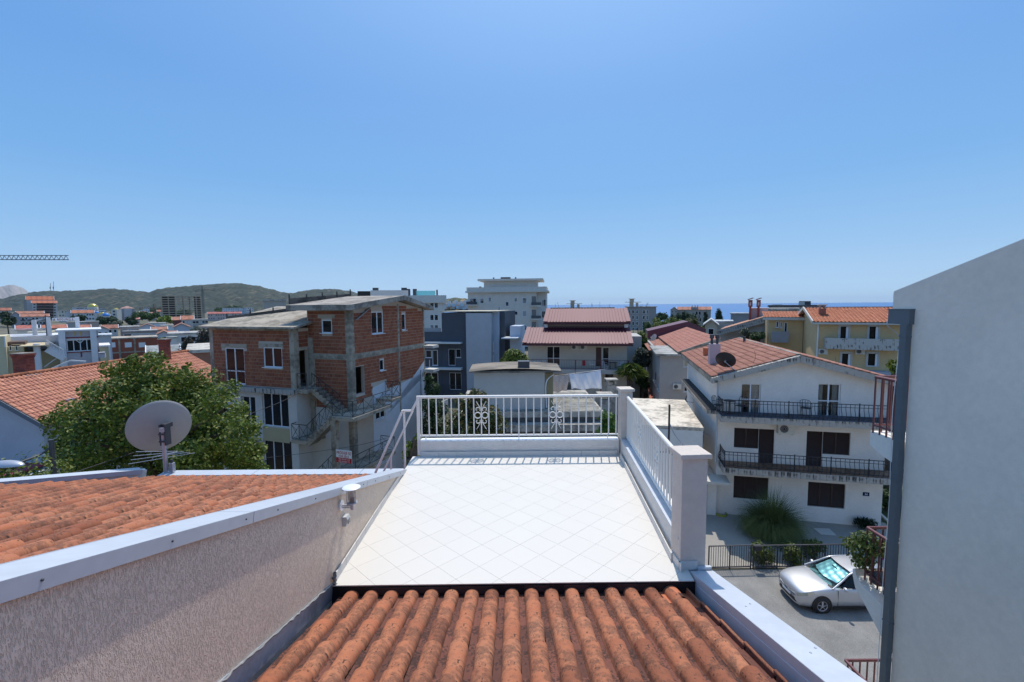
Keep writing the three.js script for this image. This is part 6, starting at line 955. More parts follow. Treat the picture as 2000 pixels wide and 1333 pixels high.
{ // left town, near to far
  const T = town;
  T('concrete_annex', 'pale flat concrete roof beyond the orange tiles, next to the brick house', 362, 424, 689, 43, { D: 9, wc: [.36, .17, .11], sc: [.62, .56, .47] });
  T('shed', 'small house with grey sheet roof behind the orange-roofed house', 283, 342, 689, 78, { roof: 'gx', vR: 677, rc: [.36, .37, .36], wc: [.5, .44, .3], rows: 1, cols: 3, D: 6 });
  const br = T('brick_shell_house', 'unfinished red brick house shell with white window panels', 212, 302, 662, 112, { wc: [.34, .10, .06], sc: [.5, .42, .33], D: 9 }); for (const u of [250, 277, 221]) { const q = f(br, u, 674, .03); win(br, q[0], q[1] - .6, u === 221 ? .7 : 1.3, 1.2, .05, { n: 1, sill: 0, glass: mt.pvc }); } for (const u of [233, 263]) { const q = f(br, u, 680, .02); part('concrete_column', box(q[0] - .18, q[0] + .18, 0, br.H, .002, .06), mt.concrete, br); } part('concrete_beam', box(0, br.W, br.H - 3.4, br.H - 3.1, .061, .1), mt.concrete, br);
  T('beige_house', 'beige flat-roofed house with dark openings above the brick shell', 236, 303, 648, 138, { wc: [.40, .32, .27], rows: 1, cols: 4, ws: 1.8, D: 10 }); T('beige_house', 'taller beige roof storey with one small window', 231, 268, 640, 139, { wc: [.44, .36, .32], rows: 1, cols: 1, D: 8, ws: .8 });
  T('white_house', 'white flat-roofed house with balconies beside dry conifers', 324, 402, 653, 108, { rows: 3, cols: 4, balc: 1, D: 10, wc: [.7, .67, .62] }); T('white_house', 'small white flat-roofed house stepping down from a larger one', 322, 340, 661, 104, { wc: [.72, .7, .67], D: 6 });
  T('gable_house', 'blue-grey gabled cottage with orange roof and single window', 336, 367, 640, 165, { roof: 'gz', vR: 633, wc: [.50, .54, .6], rc: [.5, .19, .1], rows: 1, cols: 1, drop: 2.6, D: 10 }); T('gable_house', 'pale gabled cottage with orange roof below a larger one', 304, 328, 654, 132, { roof: 'gz', vR: 648, wc: [.58, .62, .68], rc: [.5, .19, .1], rows: 1, cols: 1, D: 9 }); T('gable_house', 'pale long house with bright orange roof and white verge', 316, 340, 653, 136, { roof: 'gx', vR: 648, rc: [.52, .19, .1], D: 7 });
  T('gable_house', 'white gabled house with rust roof between beige house and white villa', 268, 300, 640, 185, { roof: 'gz', vR: 634, wc: [.6, .62, .66], rc: [.4, .16, .1], rows: 1, cols: 2, D: 9 }); T('row_house', 'low house with faded orange roof and shaded porch', 293, 322, 645, 160, { roof: 'gx', vR: 640, rc: [.45, .2, .13], rows: 1, cols: 2, D: 7 });
  T('white_villa', 'white flat-roofed villa in front of dark trees', 287, 322, 632, 235, { wc: [.74, .73, .72], rows: 1, cols: 2, D: 9 }); T('white_villa', 'low white wing of the villa', 310, 336, 637, 230, { wc: [.72, .71, .7], D: 8 });
  T('orange_house', 'maroon-walled house with orange roof below the concrete frame', 335, 354, 626, 262, { roof: 'gx', vR: 620, wc: [.26, .09, .08], rc: [.48, .2, .12], D: 9 }); T('orange_house', 'grey house with long orange roof below the concrete frame', 352, 376, 625, 258, { roof: 'gx', vR: 617.5, rc: [.5, .2, .12], rows: 1, cols: 3, D: 9 }); T('orange_house', 'grey flat house with dark openings near the crane mast', 374, 404, 625, 250, { wc: [.4, .37, .35], rows: 1, cols: 5, ws: 1.6 });
  T('row_house', 'long house with brown tiled roof below the church', 196, 226, 642, 200, { roof: 'gx', vR: 635.5, rc: [.38, .15, .1], rows: 1, cols: 3, D: 8 }); T('row_house', 'small white gabled house with two dark windows', 184, 208, 645, 150, { roof: 'gz', vR: 639, wc: [.62, .66, .72], rc: [.42, .17, .1], rows: 1, cols: 2, ws: .9, D: 8 }); T('row_house', 'orange roof peeping over the cream building terrace', 28, 66, 645, 140, { roof: 'gx', vR: 637, rc: [.5, .15, .11], wc: [.6, .5, .3], D: 9 }); T('row_house', 'low orange roof behind the rooftop sign posts', 78, 125, 642, 160, { roof: 'gx', vR: 636, rc: [.5, .17, .1], D: 9 }); T('row_house', 'orange roof behind the right sign post', 148, 172, 642, 165, { roof: 'gx', vR: 636, rc: [.5, .18, .11], D: 9 });
  T('grey_block', 'white house with sheet roof beside the glazed hall', 187, 212, 657, 95, { wc: [.5, .53, .57], D: 8, sc: [.6, .62, .64] }); T('flat_house', 'plain low building with grey wall beyond the sign', 128, 168, 630, 240, { wc: [.46, .41, .38], D: 10 }); T('flat_house', 'low rosy house wall below the church', 166, 190, 629, 245, { wc: [.48, .36, .31], D: 8 });
  const cap = { cat: 'apartment block' };
  T('apartment_block', 'rosy apartment block with red roof at the edge of the pines', -12, 20, 607, 430, { ...cap, roof: 'gx', vR: 602, wc: [.55, .42, .37], rows: 6, cols: 5, D: 14 }); const sg = T('apartment_block', 'grey-white block with two-step orange roofs', 38, 93, 619, 300, { ...cap, roof: 'gx', vR: 614, rc: [.48, .2, .13], wc: [.52, .50, .5], rows: 3, cols: 8, balc: 1, D: 8 }); T('apartment_block', 'upper set-back tier with faded orange roof', 30, 84, 613, 312, { ...cap, roof: 'gx', vR: 608.5, rc: [.46, .2, .13], wc: [.5, .48, .47], D: 8 }); T('apartment_block', 'blank grey gable end of the stepped block', 18, 38, 617, 301, { ...cap, roof: 'gz', vR: 610, wc: [.4, .41, .43], rc: [.4, .3, .26], D: 14 });
  const tb = T('apartment_block', 'tall white block with orange roof and stacked dark balconies', 62, 111, 592.5, 480, { ...cap, roof: 'gx', vR: 588, rc: [.55, .18, .09], wc: [.6, .56, .53], rows: 0, cols: 0, D: 12 }); for (let r = 0; r < 8; r++) { for (const u of [77, 88, 98]) { const q = f(tb, u, 595 + r * 5.4, .05); const b = part('balcony', box(q[0] - 2.2, q[0] + 2.2, q[1] - 1.4, q[1] + 1.2, .01, .8), M(lin(.06, .045, .04)), tb); part('railing', box(q[0] - 2.2, q[0] + 2.2, q[1] - 1.4, q[1] - .5, .8, .9), M(lin(.22, .14, .12)), b); } for (const u of [66.5, 106.5]) { const q = f(tb, u, 595 + r * 5.4, .05); win(tb, q[0], q[1] - .7, 1.6, 1.3, .06, { n: 1, sill: 0 }); } }
  T('apartment_block', 'orange-roofed top tier of the tall white block', 52, 106, 586, 486, { ...cap, roof: 'gx', vR: 579.5, rc: [.56, .17, .08], wc: [.58, .54, .52], D: 12 }); T('apartment_block', 'blank pale gable end of the tall white block', 46, 62, 588, 484, { ...cap, wc: [.5, .46, .43], D: 22 });
  T('apartment_block', 'white block with orange roof and many small windows below the church', 138, 182, 612, 330, { ...cap, roof: 'gx', vR: 606.5, rc: [.48, .18, .1], wc: [.66, .66, .68], rows: 4, cols: 8, D: 11 }); T('apartment_block', 'white gable end beside the many-windowed block', 126, 139, 611, 331, { ...cap, roof: 'gz', vR: 607, wc: [.68, .67, .66], D: 12, rc: [.5, .4, .36] }); T('apartment_block', 'cream block between the tall white block and the church', 112, 130, 607, 400, { ...cap, wc: [.66, .6, .5], rows: 3, cols: 3, D: 12 });
  for (const [u0, u1, v, l] of [[140, 174, 601, 'long white hotel wing left of the golden dome'], [188, 206, 603, 'stepped white hotel wing beside the golden dome']]) T('hotel_wing', l, u0, u1, v, 620, { ...cap, wc: [.72, .72, .74], rows: 4, cols: 12, D: 14, ws: 1.6 });
  const t2 = T('apartment_block', 'grey tower with rusty pyramid roof beside the bell tower', 233, 262, 603, 450, { ...cap, roof: 'hip', vR: 598, wc: [.33, .32, .33], rc: [.45, .27, .22], D: 16 }); for (let r = 0; r < 8; r++) { const q = fr(t2, 242, 604.5 + r * 2.6, 257, 606 + r * 2.6, .1); part('balcony', box(q[0], q[1], q[2] - .1, q[3] + .3, .01, 1), M(lin(.5, .5, .52)), t2); } T('apartment_block', 'pale flank of the grey tower', 229, 234, 606, 452, { ...cap, wc: [.45, .43, .42], D: 16 });
  T('apartment_block', 'white terraced block between the towers', 271, 291, 601, 520, { ...cap, wc: [.7, .7, .72], rows: 4, cols: 5, D: 12 }); T('orange_house', 'white house with red roof below the terraced block', 272, 284, 611, 470, { roof: 'gx', vR: 609, wc: [.7, .68, .66] }); T('orange_house', 'white house with orange roof near the concrete frame', 306, 318, 609, 480, { roof: 'gx', vR: 606, wc: [.68, .68, .7], rows: 1, cols: 2 }); T('orange_house', 'small house with pink roof in the trees', 292, 304, 612, 440, { roof: 'gx', vR: 610.5, rc: [.5, .22, .17] }); T('orange_house', 'low pink-roofed house in front of the grey tower', 248, 270, 624, 330, { roof: 'gx', vR: 621, rc: [.5, .22, .17], wc: [.6, .5, .46], D: 7 });
  T('hotel_wing', 'long white hotel behind the brick house roof', 433, 480, 602, 600, { ...cap, wc: [.72, .74, .78], rows: 3, cols: 14, D: 14 }); T('hotel_wing', 'white hotel end block with orange trim', 480, 494, 601, 598, { ...cap, wc: [.74, .72, .7], rows: 3, cols: 4, D: 14 }); T('row_house', 'long pink terrace with red roof below the hotel', 404, 470, 613, 420, { roof: 'gx', vR: 610, rc: [.5, .16, .13], wc: [.62, .45, .4], rows: 2, cols: 14, D: 10 }); T('flat_house', 'plain tan block behind the roof formwork', 514, 558, 588, 95, { wc: [.45, .41, .36], D: 8 });
}
{ // concrete frame under construction
  const o = building('unfinished_tower', 'unfinished concrete frame tower of open floors', 'building', 316, 470, 394, 492, gh(-340, -480)), W = o.W, cm = M(lin(.52, .41, .30)), dk = M(lin(.09, .075, .07)); const yT = f(o, 355, 579)[1], n = 10;
  for (let i = 0; i <= n; i++) part('floor_slab', box(0, W + (i < n ? .8 : 0), yT * i / n - .35, yT * i / n + .35, -12, .8), cm, o); for (const k of [0, .16, .33, .54, .71, .86, .985]) for (const z of [-11.6, 0]) part('column', box(W * k - .35, W * k + .35, 0, yT, z - .35, z + .35), cm, o); part('core_wall', box(W * .02, W * .32, 0, yT - .3, -11, -5), dk, o); part('core_wall', box(W * .83, W * .985, 0, yT - .3, -11, -5), dk, o);
}
function crane(label, p, h, jib, back, axis, mat) {
  const t = thing('tower_crane', label, 'crane', p.toArray()); const w = .7, leg = []; for (const [x, z] of [[-w, -w], [w, -w], [w, w], [-w, w]]) part('mast_leg', bar(V3(x, 0, z), V3(x, h, z), .22), mat, t); for (let y = 0; y < h; y += 2) leg.push(bar(V3(-w, y, w), V3(w, y + 2, w), .12), bar(V3(w, y, w), V3(w, y + 2, -w), .12)); part('mast_bracing', leg, mat, t).userData.kind = 'stuff';
  const lat = (name, a, b) => { const d = b.clone().sub(a), L = d.length(), e = d.normalize(), n = Math.round(L / 2.2); const c = part(name, [bar(a.clone().add(V3(0, -.8, 0)), b.clone().add(V3(0, -.8, 0)), .28), bar(a.clone().add(V3(0, .8, 0)), b.clone().add(V3(0, .8, 0)), .24)], mat, t), g = []; for (let i = 0; i < n; i++) { const p0 = a.clone().addScaledVector(e, L * i / n), p1 = a.clone().addScaledVector(e, L * (i + .5) / n), p2 = a.clone().addScaledVector(e, L * (i + 1) / n); g.push(bar(p0.add(V3(0, -.8, 0)), p1.clone().add(V3(0, .8, 0)), .14), bar(p1.clone().add(V3(0, .8, 0)), p2.add(V3(0, -.8, 0)), .14)); } part('lattice', g, mat, c).userData.kind = 'stuff'; };
  lat('jib', V3(0, h, 0), axis.clone().multiplyScalar(jib).setY(h + axis.y * jib)); lat('counter_jib', V3(0, h, 0), axis.clone().multiplyScalar(-back).setY(h)); part('tower_peak', bar(V3(0, h - .8, 0), V3(0, h + 4, 0), .5), mat, t); part('counterweight', box(-1, 1, h - 2, h + .5, -1, 1).translate(-axis.x * back, 0, -axis.z * back), mt.concrete, t); return t;
}
{ const b = dep(-260, 503, 190), tip = dep(133, 503.5, 175), base = V3(b.x, 0, b.z), h = b.y; const ax = tip.clone().sub(b); crane('tower crane whose grey lattice jib reaches over the hills', base, h, ax.length(), 12, ax.clone().normalize(), M(lin(.09, .13, .18), { roughness: .6 }));
  const rust = M(lin(.18, .12, .09)); let q = dep(303, 640, 420); crane('rusty tower crane among the low houses beside the concrete frame', V3(q.x, 0, q.z), dep(303, 602, 420).y, 11, 12, V3(1, 0, 0), rust); q = dep(399, 640, 460); crane('thin dark tower crane beside the concrete frame', V3(q.x, 0, q.z), dep(399, 567, 460).y, 18, 8, V3(.95, 0, .3), M(lin(.1, .12, .12))); }
{ // church with golden dome
  const c = dep(182, 620, 420), o = thing('church', 'white church with a golden dome, bell tower and blue wrapped cupolas', 'church', [c.x, 0, c.z]), S = 420 / F, y = v => dep(182, v, 420).y, wt = M(lin(.62, .57, .5)), gold = M(lin(.75, .52, .12), { roughness: .25, metalness: .8 }), blue = M(lin(.03, .2, .55), { roughness: .5 });
  part('nave', box(-5, 20 * S, 0, y(614), -14, 2), wt, o); part('drum', rod(V3(0, y(616), 0), V3(0, y(600), 0), 8.3 * S, 8.1 * S, 28), wt, o); const dm = new THREE.SphereGeometry(7.8 * S, 28, 14, 0, 6.283, 0, 1.57); dm.scale(1, .85, 1); part('dome', dm, gold, o).position.y = y(600); part('lantern', rod(V3(0, y(594.5), 0), V3(0, y(592.5), 0), .5, .1, 8), gold, o);
  for (const [u, v, r, m] of [[195, 612, 3.5, blue], [203, 614.5, 3.5, gold], [213, 617.5, 5.5, blue], [206, 613, 2.5, gold]]) { const x = (u - 182) * S, g = new THREE.SphereGeometry(r * S, 16, 8, 0, 6.283, 0, 1.57); const d = part('cupola', g, m, o); d.position.set(x, y(v), 3); part('cupola_drum', rod(V3(x, 0, 3), V3(x, y(v), 3), r * S, r * S, 14), wt, o); }
  for (let k = 0; k < 10; k++) { const a = k / 10 * 6.283; part('drum_window', box(-.25, .25, -1.2, 1.2, -.05, .05).rotateY(-a + Math.PI / 2).translate(8.25 * S * Math.cos(a), y(607), 8.25 * S * Math.sin(a)), mt.black, o); }
  const x0 = (221 - 182) * S, x1 = (232 - 182) * S; part('bell_tower', box(x0, x1, 0, y(605), -3, 2), wt, o); part('bell_tower_cap', [rod(V3((x0 + x1) / 2, y(605), -.5), V3((x0 + x1) / 2, y(602.5), -.5), 3, .8, 4)], gold, o); for (const v of [609, 615, 621]) part('belfry_opening', box((x0 + x1) / 2 - 1, (x0 + x1) / 2 + 1, y(v + 1.5), y(v - 1.5), 2.01, 2.06), mt.black, o);
}
{ // cream building with the rooftop name sign
  const o = building('cream_hotel', 'cream hotel with white columns, glazed hall and rooftop name sign', 'hotel', 122, 65.8, 187, 68.2), W = o.W, cr = M(lin(.66, .56, .36), { map: tMottle }), wt = M(lin(.74, .72, .72), { map: tMottle }), lil = M(lin(.5, .47, .5), { map: tMottle }), red = M(lin(.24, .04, .045)); const y = (v, z = 0) => f(o, 150, v, z)[1], x = (u, z = 0) => f(o, u, 690, z)[0];
  const g0 = fr(o, 130, 664, 182, 686, 0); part('wall', [wall(rect(0, W, 0, y(647)), 0, .3, [g0]), box(0, W, 0, y(647), -8, -7.7), box(0, .3, 0, y(647), -7.7, -.3), box(W - .3, W, 0, y(647), -7.7, -.3)], lil, o); part('roof_slab', box(-1, W + .4, y(647), y(644), -8.2, .5), wt, o);
  win(o, (g0[0] + g0[1]) / 2, g0[2], g0[1] - g0[0], g0[3] - g0[2], -.1, { n: 4, fw: .08 }); { const a = y(664); part('window_tympanum', (() => { const s = new THREE.Shape(); s.moveTo(g0[0], g0[3] + .003); s.lineTo(g0[1], g0[3] + .003); s.lineTo(g0[1], g0[3] + .35); s.lineTo(g0[0], g0[3] + .35); const g = new THREE.ExtrudeGeometry(s, { depth: .05, bevelEnabled: false }); return metric(g); })(), wt, o); part('window_brace', [bar(V3(g0[0] + .8, g0[3] + .2, .02), V3((g0[0] + g0[1]) / 2, g0[3] - .5, .02), .09), bar(V3(g0[1] - .8, g0[3] + .2, .02), V3((g0[0] + g0[1]) / 2, g0[3] - .5, .02), .09)], wt, o); }
  for (const u of [123, 184.5]) part('column', box(x(u) - .35, x(u) + .35, 0, y(647), .004, .5), wt, o); part('trim_band', box(0, W, y(661), y(658.5), .001, .12), red, o); part('trim_band', box(0, W, y(689), y(687.5), .001, .1), red, o); part('trim_band', box(x(157), x(159.5), y(698), y(689), .001, .09), red, o); for (const u of [128, 149, 160, 179]) part('ornament', box(x(u) - .06, x(u) + .06, y(656.5), y(649), .001, .05), M(lin(.6, .42, .12)), o);
  // left blocks, stairs and the great round column
  part('left_block', box(x(-20), x(46), 0, y(672), -6, -.5), cr, o); part('left_tower', box(x(-20, .5), x(12, .5), 0, y(652, .5), -5, .5), cr, o); part('tower_edge', box(x(9, .5), x(12, .5), y(672), y(652, .5), .502, .56), wt, o);
  for (const u of [19.5, 31.5]) { const q = fr(o, u - 2.5, 676, u + 3, 685, -.5); win(o, (q[0] + q[1]) / 2, q[2], q[1] - q[0], q[3] - q[2], -.45, { n: 1 }); }
  part('back_terrace', box(x(-20), x(125), 0, y(657), -16, -6.2), wt, o); part('terrace_back_wall', box(x(30), x(123), 0, y(646, -16), -20, -16.2), cr, o); ironRail(o, V3(x(12), y(657), -6.4), V3(x(98), y(657), -6.4), { h: 1.1, n: 40, r: .02, top: .04, mat: mt.pvc });
  const col = (u0, u1, v0, v1, z) => part('round_column', rod(V3(x((u0 + u1) / 2, z), y(v1, z), z), V3(x((u0 + u1) / 2, z), y(v0, z), z), (x(u1, z) - x(u0, z)) / 2, (x(u1, z) - x(u0, z)) / 2, 22), wt, o); col(65, 79.5, 668, 722, 1.2); col(66, 76, 624, 652, -6.8);
  part('lower_wall', box(x(46), x(122), 0, y(684), -6, -1.5), M(lin(.5, .42, .26), { map: tMottle }), o); part('canopy', [slab([[x(40), 2], [x(98), 2], [x(104), -6], [x(45), -6]], y(670) - .12, y(670))], M(lin(.6, .48, .3), { map: tMottle }), o); part('brown_pergola', box(x(11), x(48), y(669), y(664), -5, -1.2), M(lin(.12, .08, .07)), o);
  const sa = V3(x(92), y(672), .9), sb = V3(x(125), y(692), .9); part('stair_flank', bar(sa.clone().add(V3(0, -.5, 0)), sb.clone().add(V3(0, -.5, 0)), 1.2, .7), wt, o); for (let i = 0; i <= 12; i++) { const p = sa.clone().lerp(sb, i / 12); part('baluster', rod(p.clone().add(V3(0, -.1, .5)), p.clone().add(V3(0, .75, .5)), .09, .05, 6), wt, o); } part('stair_rail', bar(sa.clone().add(V3(0, .8, .5)), sb.clone().add(V3(0, .8, .5)), .2, .14), wt, o); part('stair_rail', bar(V3(x(84), y(712), 1), V3(x(112), y(695), 1), .1), wt, o);
  const rw = part('right_wing', box(x(187) + .4, x(214), 0, y(680), -6, .2), cr, o); part('wing_cap', box(x(187) + .4, x(216), y(680), y(677), -6, .5), wt, o); part('column', box(x(212), x(215.5), 0, y(680), .21, .6), wt, o); part('roof_vent', [rod(V3(x(199, 2), y(702, 2), 2), V3(x(199, 2), y(694, 2), 2), .4, .4, 12)], lil, o); part('vent_cap', box(x(192, 2), x(205, 2), y(693, 2), y(691, 2), 1.5, 2.5), lil, o);
  part('white_pediment', [bar(V3(x(95, 4), y(718, 4), 4), V3(x(136, 4), y(704, 4), 4), .3, .2), bar(V3(x(136, 4), y(704, 4), 4), V3(x(166, 4), y(708, 4), 4), .3, .2)], wt, o);
  // the sign
  const cv = document.createElement('canvas'); cv.width = 1024; cv.height = 128; const c = cv.getContext('2d'); c.fillStyle = '#e6e2e2'; c.fillRect(0, 0, 1024, 128); c.fillStyle = '#7c1f24'; c.fillStyle = '#5c0d14'; c.font = 'bold 122px sans-serif'; c.textAlign = 'center'; c.fillText('BOGUMILA', 512, 108, 780); for (const k of [0, 1]) { const s = k ? 1 : -1, cx = 512 + s * 452; c.fillStyle = '#3a2320'; c.beginPath(); c.moveTo(cx - 52, 112); c.lineTo(cx + 52, 112); c.lineTo(cx + s * -30, 20); c.fill(); c.fillStyle = '#c9902c'; c.beginPath(); c.moveTo(cx - 30, 104); c.lineTo(cx + 40, 104); c.lineTo(cx, 52); c.fill(); }
  const ct = new THREE.CanvasTexture(cv); ct.colorSpace = THREE.SRGBColorSpace; const zs = -7.2, q = fr(o, 101, 621, 152, 627, zs), sg = part('sign_board', box(q[0], q[1], q[2], q[3], zs - .1, zs), wt, o), fc = shadows(new THREE.Mesh(new THREE.PlaneGeometry(q[1] - q[0], q[3] - q[2]), M(white, { map: ct }))); fc.name = 'lettering'; fc.position.set((q[0] + q[1]) / 2, (q[2] + q[3]) / 2, zs + .006); sg.add(fc);
  for (const u of [99, 155.5]) part('sign_post', box(x(u, zs) - .25, x(u, zs) + .25, y(660), q[3] + .1, zs - .2, zs + .15), wt, o); part('sign_brace', bar(V3(x(99, zs), q[3], zs - .3), V3(x(74, zs), y(625, zs), zs - .3), .1), wt, o); part('flag_pole', rod(V3(x(94, -3), y(656), -3), V3(x(94, -3), y(615, -3), -3), .06), mt.steelDark, o);
}
// ---------- hills ----------
const tForest = tex(512, 170, (x, y) => { const a = fbm(x * 46, y * 46, 46, 2, 91), b = fbm(x * 9, y * 9, 9, 4, 95), t = smooth(.4, .62, a), k = smooth(.52, .66, b); return [.10 + .13 * t + .26 * k * t, .155 + .13 * t + .15 * k * t, .10 + .07 * t + .14 * k * t]; });
function hill(name, sky, d0, d1, mat, rough, nu = 420, nv = 46) {
  const at2 = u => { let i = 0; while (i < sky.length - 2 && u > sky[i + 1][0]) i++; const [a, va] = sky[i], [b, vb] = sky[i + 1], t = Math.min(1, Math.max(0, (u - a) / (b - a))), s = t * t * (3 - 2 * t); return va + (vb - va) * s; };
  const u0 = sky[0][0], u1 = sky[sky.length - 1][0], g = gridSurf(nu, nv, (a, b) => { const u = u0 + (u1 - u0) * a, p = dep(u, at2(u), d1), top = p.y, dd = b < .72 ? d0 + (d1 - d0) * (b / .72) : d1 + (d1 - d0) * (b - .72) * 1.6, sc = dd / d1, x = p.x * sc, z = p.z * sc; const t = b < .72 ? b / .72 : 1 - (b - .72) / .4; const prof = Math.pow(smooth(0, 1, t), .8); const n = fbm(x / 260 + 500, z / 260 + 500, 9973, 5, 3) - .5, nn = fbm(x / 22 + 900, z / 22 + 900, 9973, 2, 6) - .5; return [x, -14 + (top + 14) * prof * (1 + .16 * n * (1 - prof)) + nn * rough * (b > .71 && b < .73 ? 1.2 : 1) * Math.min(1, t * 4), z]; });
  const p = g.attributes.position, uv = g.attributes.uv; for (let i = 0; i < p.count; i++) uv.setXY(i, p.getX(i), p.getZ(i) * .8 + p.getY(i) * 2.2); return tagS(part(name, g, mat));
}
hill('rocky_mountain', [[-320, 590], [-200, 566], [-60, 556], [0, 561], [24, 557.5], [40, 562], [60, 573], [90, 584], [140, 600]], 4200, 6200, M(lin(.36, .33, .31), { map: tGrime }), 26, 160, 30);
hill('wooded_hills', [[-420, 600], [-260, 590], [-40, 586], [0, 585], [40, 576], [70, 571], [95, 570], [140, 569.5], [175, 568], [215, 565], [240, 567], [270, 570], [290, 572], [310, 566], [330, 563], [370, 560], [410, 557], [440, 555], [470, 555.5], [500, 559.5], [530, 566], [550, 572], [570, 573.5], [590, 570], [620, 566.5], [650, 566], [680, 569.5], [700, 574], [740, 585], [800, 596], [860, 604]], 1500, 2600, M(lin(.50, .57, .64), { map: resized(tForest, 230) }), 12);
hill('dry_headland', [[780, 606], [830, 597], [862, 588], [878, 583], [888, 581], [905, 583], [930, 590], [990, 600], [1040, 605]], 1700, 2000, M(lin(1.5, 1.22, 1.0), { map: tForest }), 7, 160, 26);
{ for (const [u, v, l] of [[98, 553.5, 'shorter radio mast on the bare hill top'], [104, 550, 'taller radio mast on the bare hill top']]) { const b = dep(u, 571, 2560), t = dep(u, v, 2560), o = thing('radio_mast', l, 'mast', b.toArray()); part('mast', bar(V3(0, -5, 0), t.sub(b), 1.2), mt.steelDark, o); part('antenna_array', box(-1.6, 1.6, 18, 30, -1.2, 1.2), mt.steelDark, o); } }
{ const g = []; for (let i = 0; i < 70; i++) { const u = rr(868, 918), v = rr(588, 601), d = rr(1740, 1830), p = dep(u, v, d), s = rr(3, 7); g.push(box(p.x - s, p.x + s, p.y - 8, p.y + rr(2, 5), p.z - 5, p.z + 5)); } tag(part('headland_village', g, M(lin(.62, .56, .5))), 'scattered pale houses on the dry headland across the bay', 'village', null, 'stuff'); }
// ---------- wooded town edge on the left ----------
{ const cl = (u, v, w, d, n) => { const c = []; for (let i = 0; i < n; i++) c.push([u + rr(-w, w), v + rr(-3.5, 3.5), rr(3.5, 7), d + rr(-14, 14)]); return c; };
  const sp = [[150, 624, 10, 300, 'dark pines below the church', GP], [199, 628, 6, 290, 'rounded dark tree below the blue cupolas', GP], [216, 626, 5, 300, 'dark pine beside the bell tower', GP], [256, 627, 8, 290, 'broad dark pine in front of the grey tower', GP], [290, 618, 16, 340, 'wide grove of green trees left of the rusty crane', G2], [322, 624, 12, 320, 'bright green trees below the concrete frame', G1], [270, 618, 10, 345, 'mixed trees behind the grey tower', G2], [355, 612, 18, 520, 'trees seen through the concrete frame', G2], [225, 634, 10, 270, 'olive-green trees above the beige house', GO], [8, 618, 8, 320, 'tall dark pines at the town edge', GP], [14, 628, 7, 200, 'dark cypress group before the grey gable', GP], [60, 622, 6, 420, 'trees beneath the tall white block', G2], [410, 640, 10, 300, 'green trees behind the formwork boards', G2], [386, 645, 8, 170, 'grey-green olive beside the gabled cottage', GO], [322, 669, 5, 120, 'dark green tree beside the unfinished brick shell', G1], [175, 640, 8, 260, 'scrubby trees around the rosy wall', GO], [450, 606, 25, 700, 'tree belt in front of the long hotel', G2], [240, 612, 20, 560, 'distant tree belt behind the towers', G2], [310, 610, 16, 600, 'distant trees behind the cranes', G2]];
  for (const [u, v, w, d, l, k] of sp) treePx('town_tree', l, cl(u, v, w, d, 6 + Math.round(w / 2)), 1500, Math.max(.7, d * .0042), k, 'trees of the left town', { far: true, trunk: 1 });
  for (const [u, l, h] of [[366, 'dry brown conifer before the white balconied house', 34], [392, 'broad brown conifer next to the brick house', 44], [406, 'dark conifer touching the brick house', 50]]) { const c = []; for (let i = 0; i < 12; i++) { const k = i / 12; c.push([u + rr(-2, 2), 700 - h * 1.3 * k, 13 * (1 - k) + 2, 62]); } treePx('conifer', l, c, 1800, .5, [[.10, .075, .05], [.13, .10, .07], [.06, .055, .035]], 'conifers beside the brick house', { far: true, aspect: .3 }); }
}
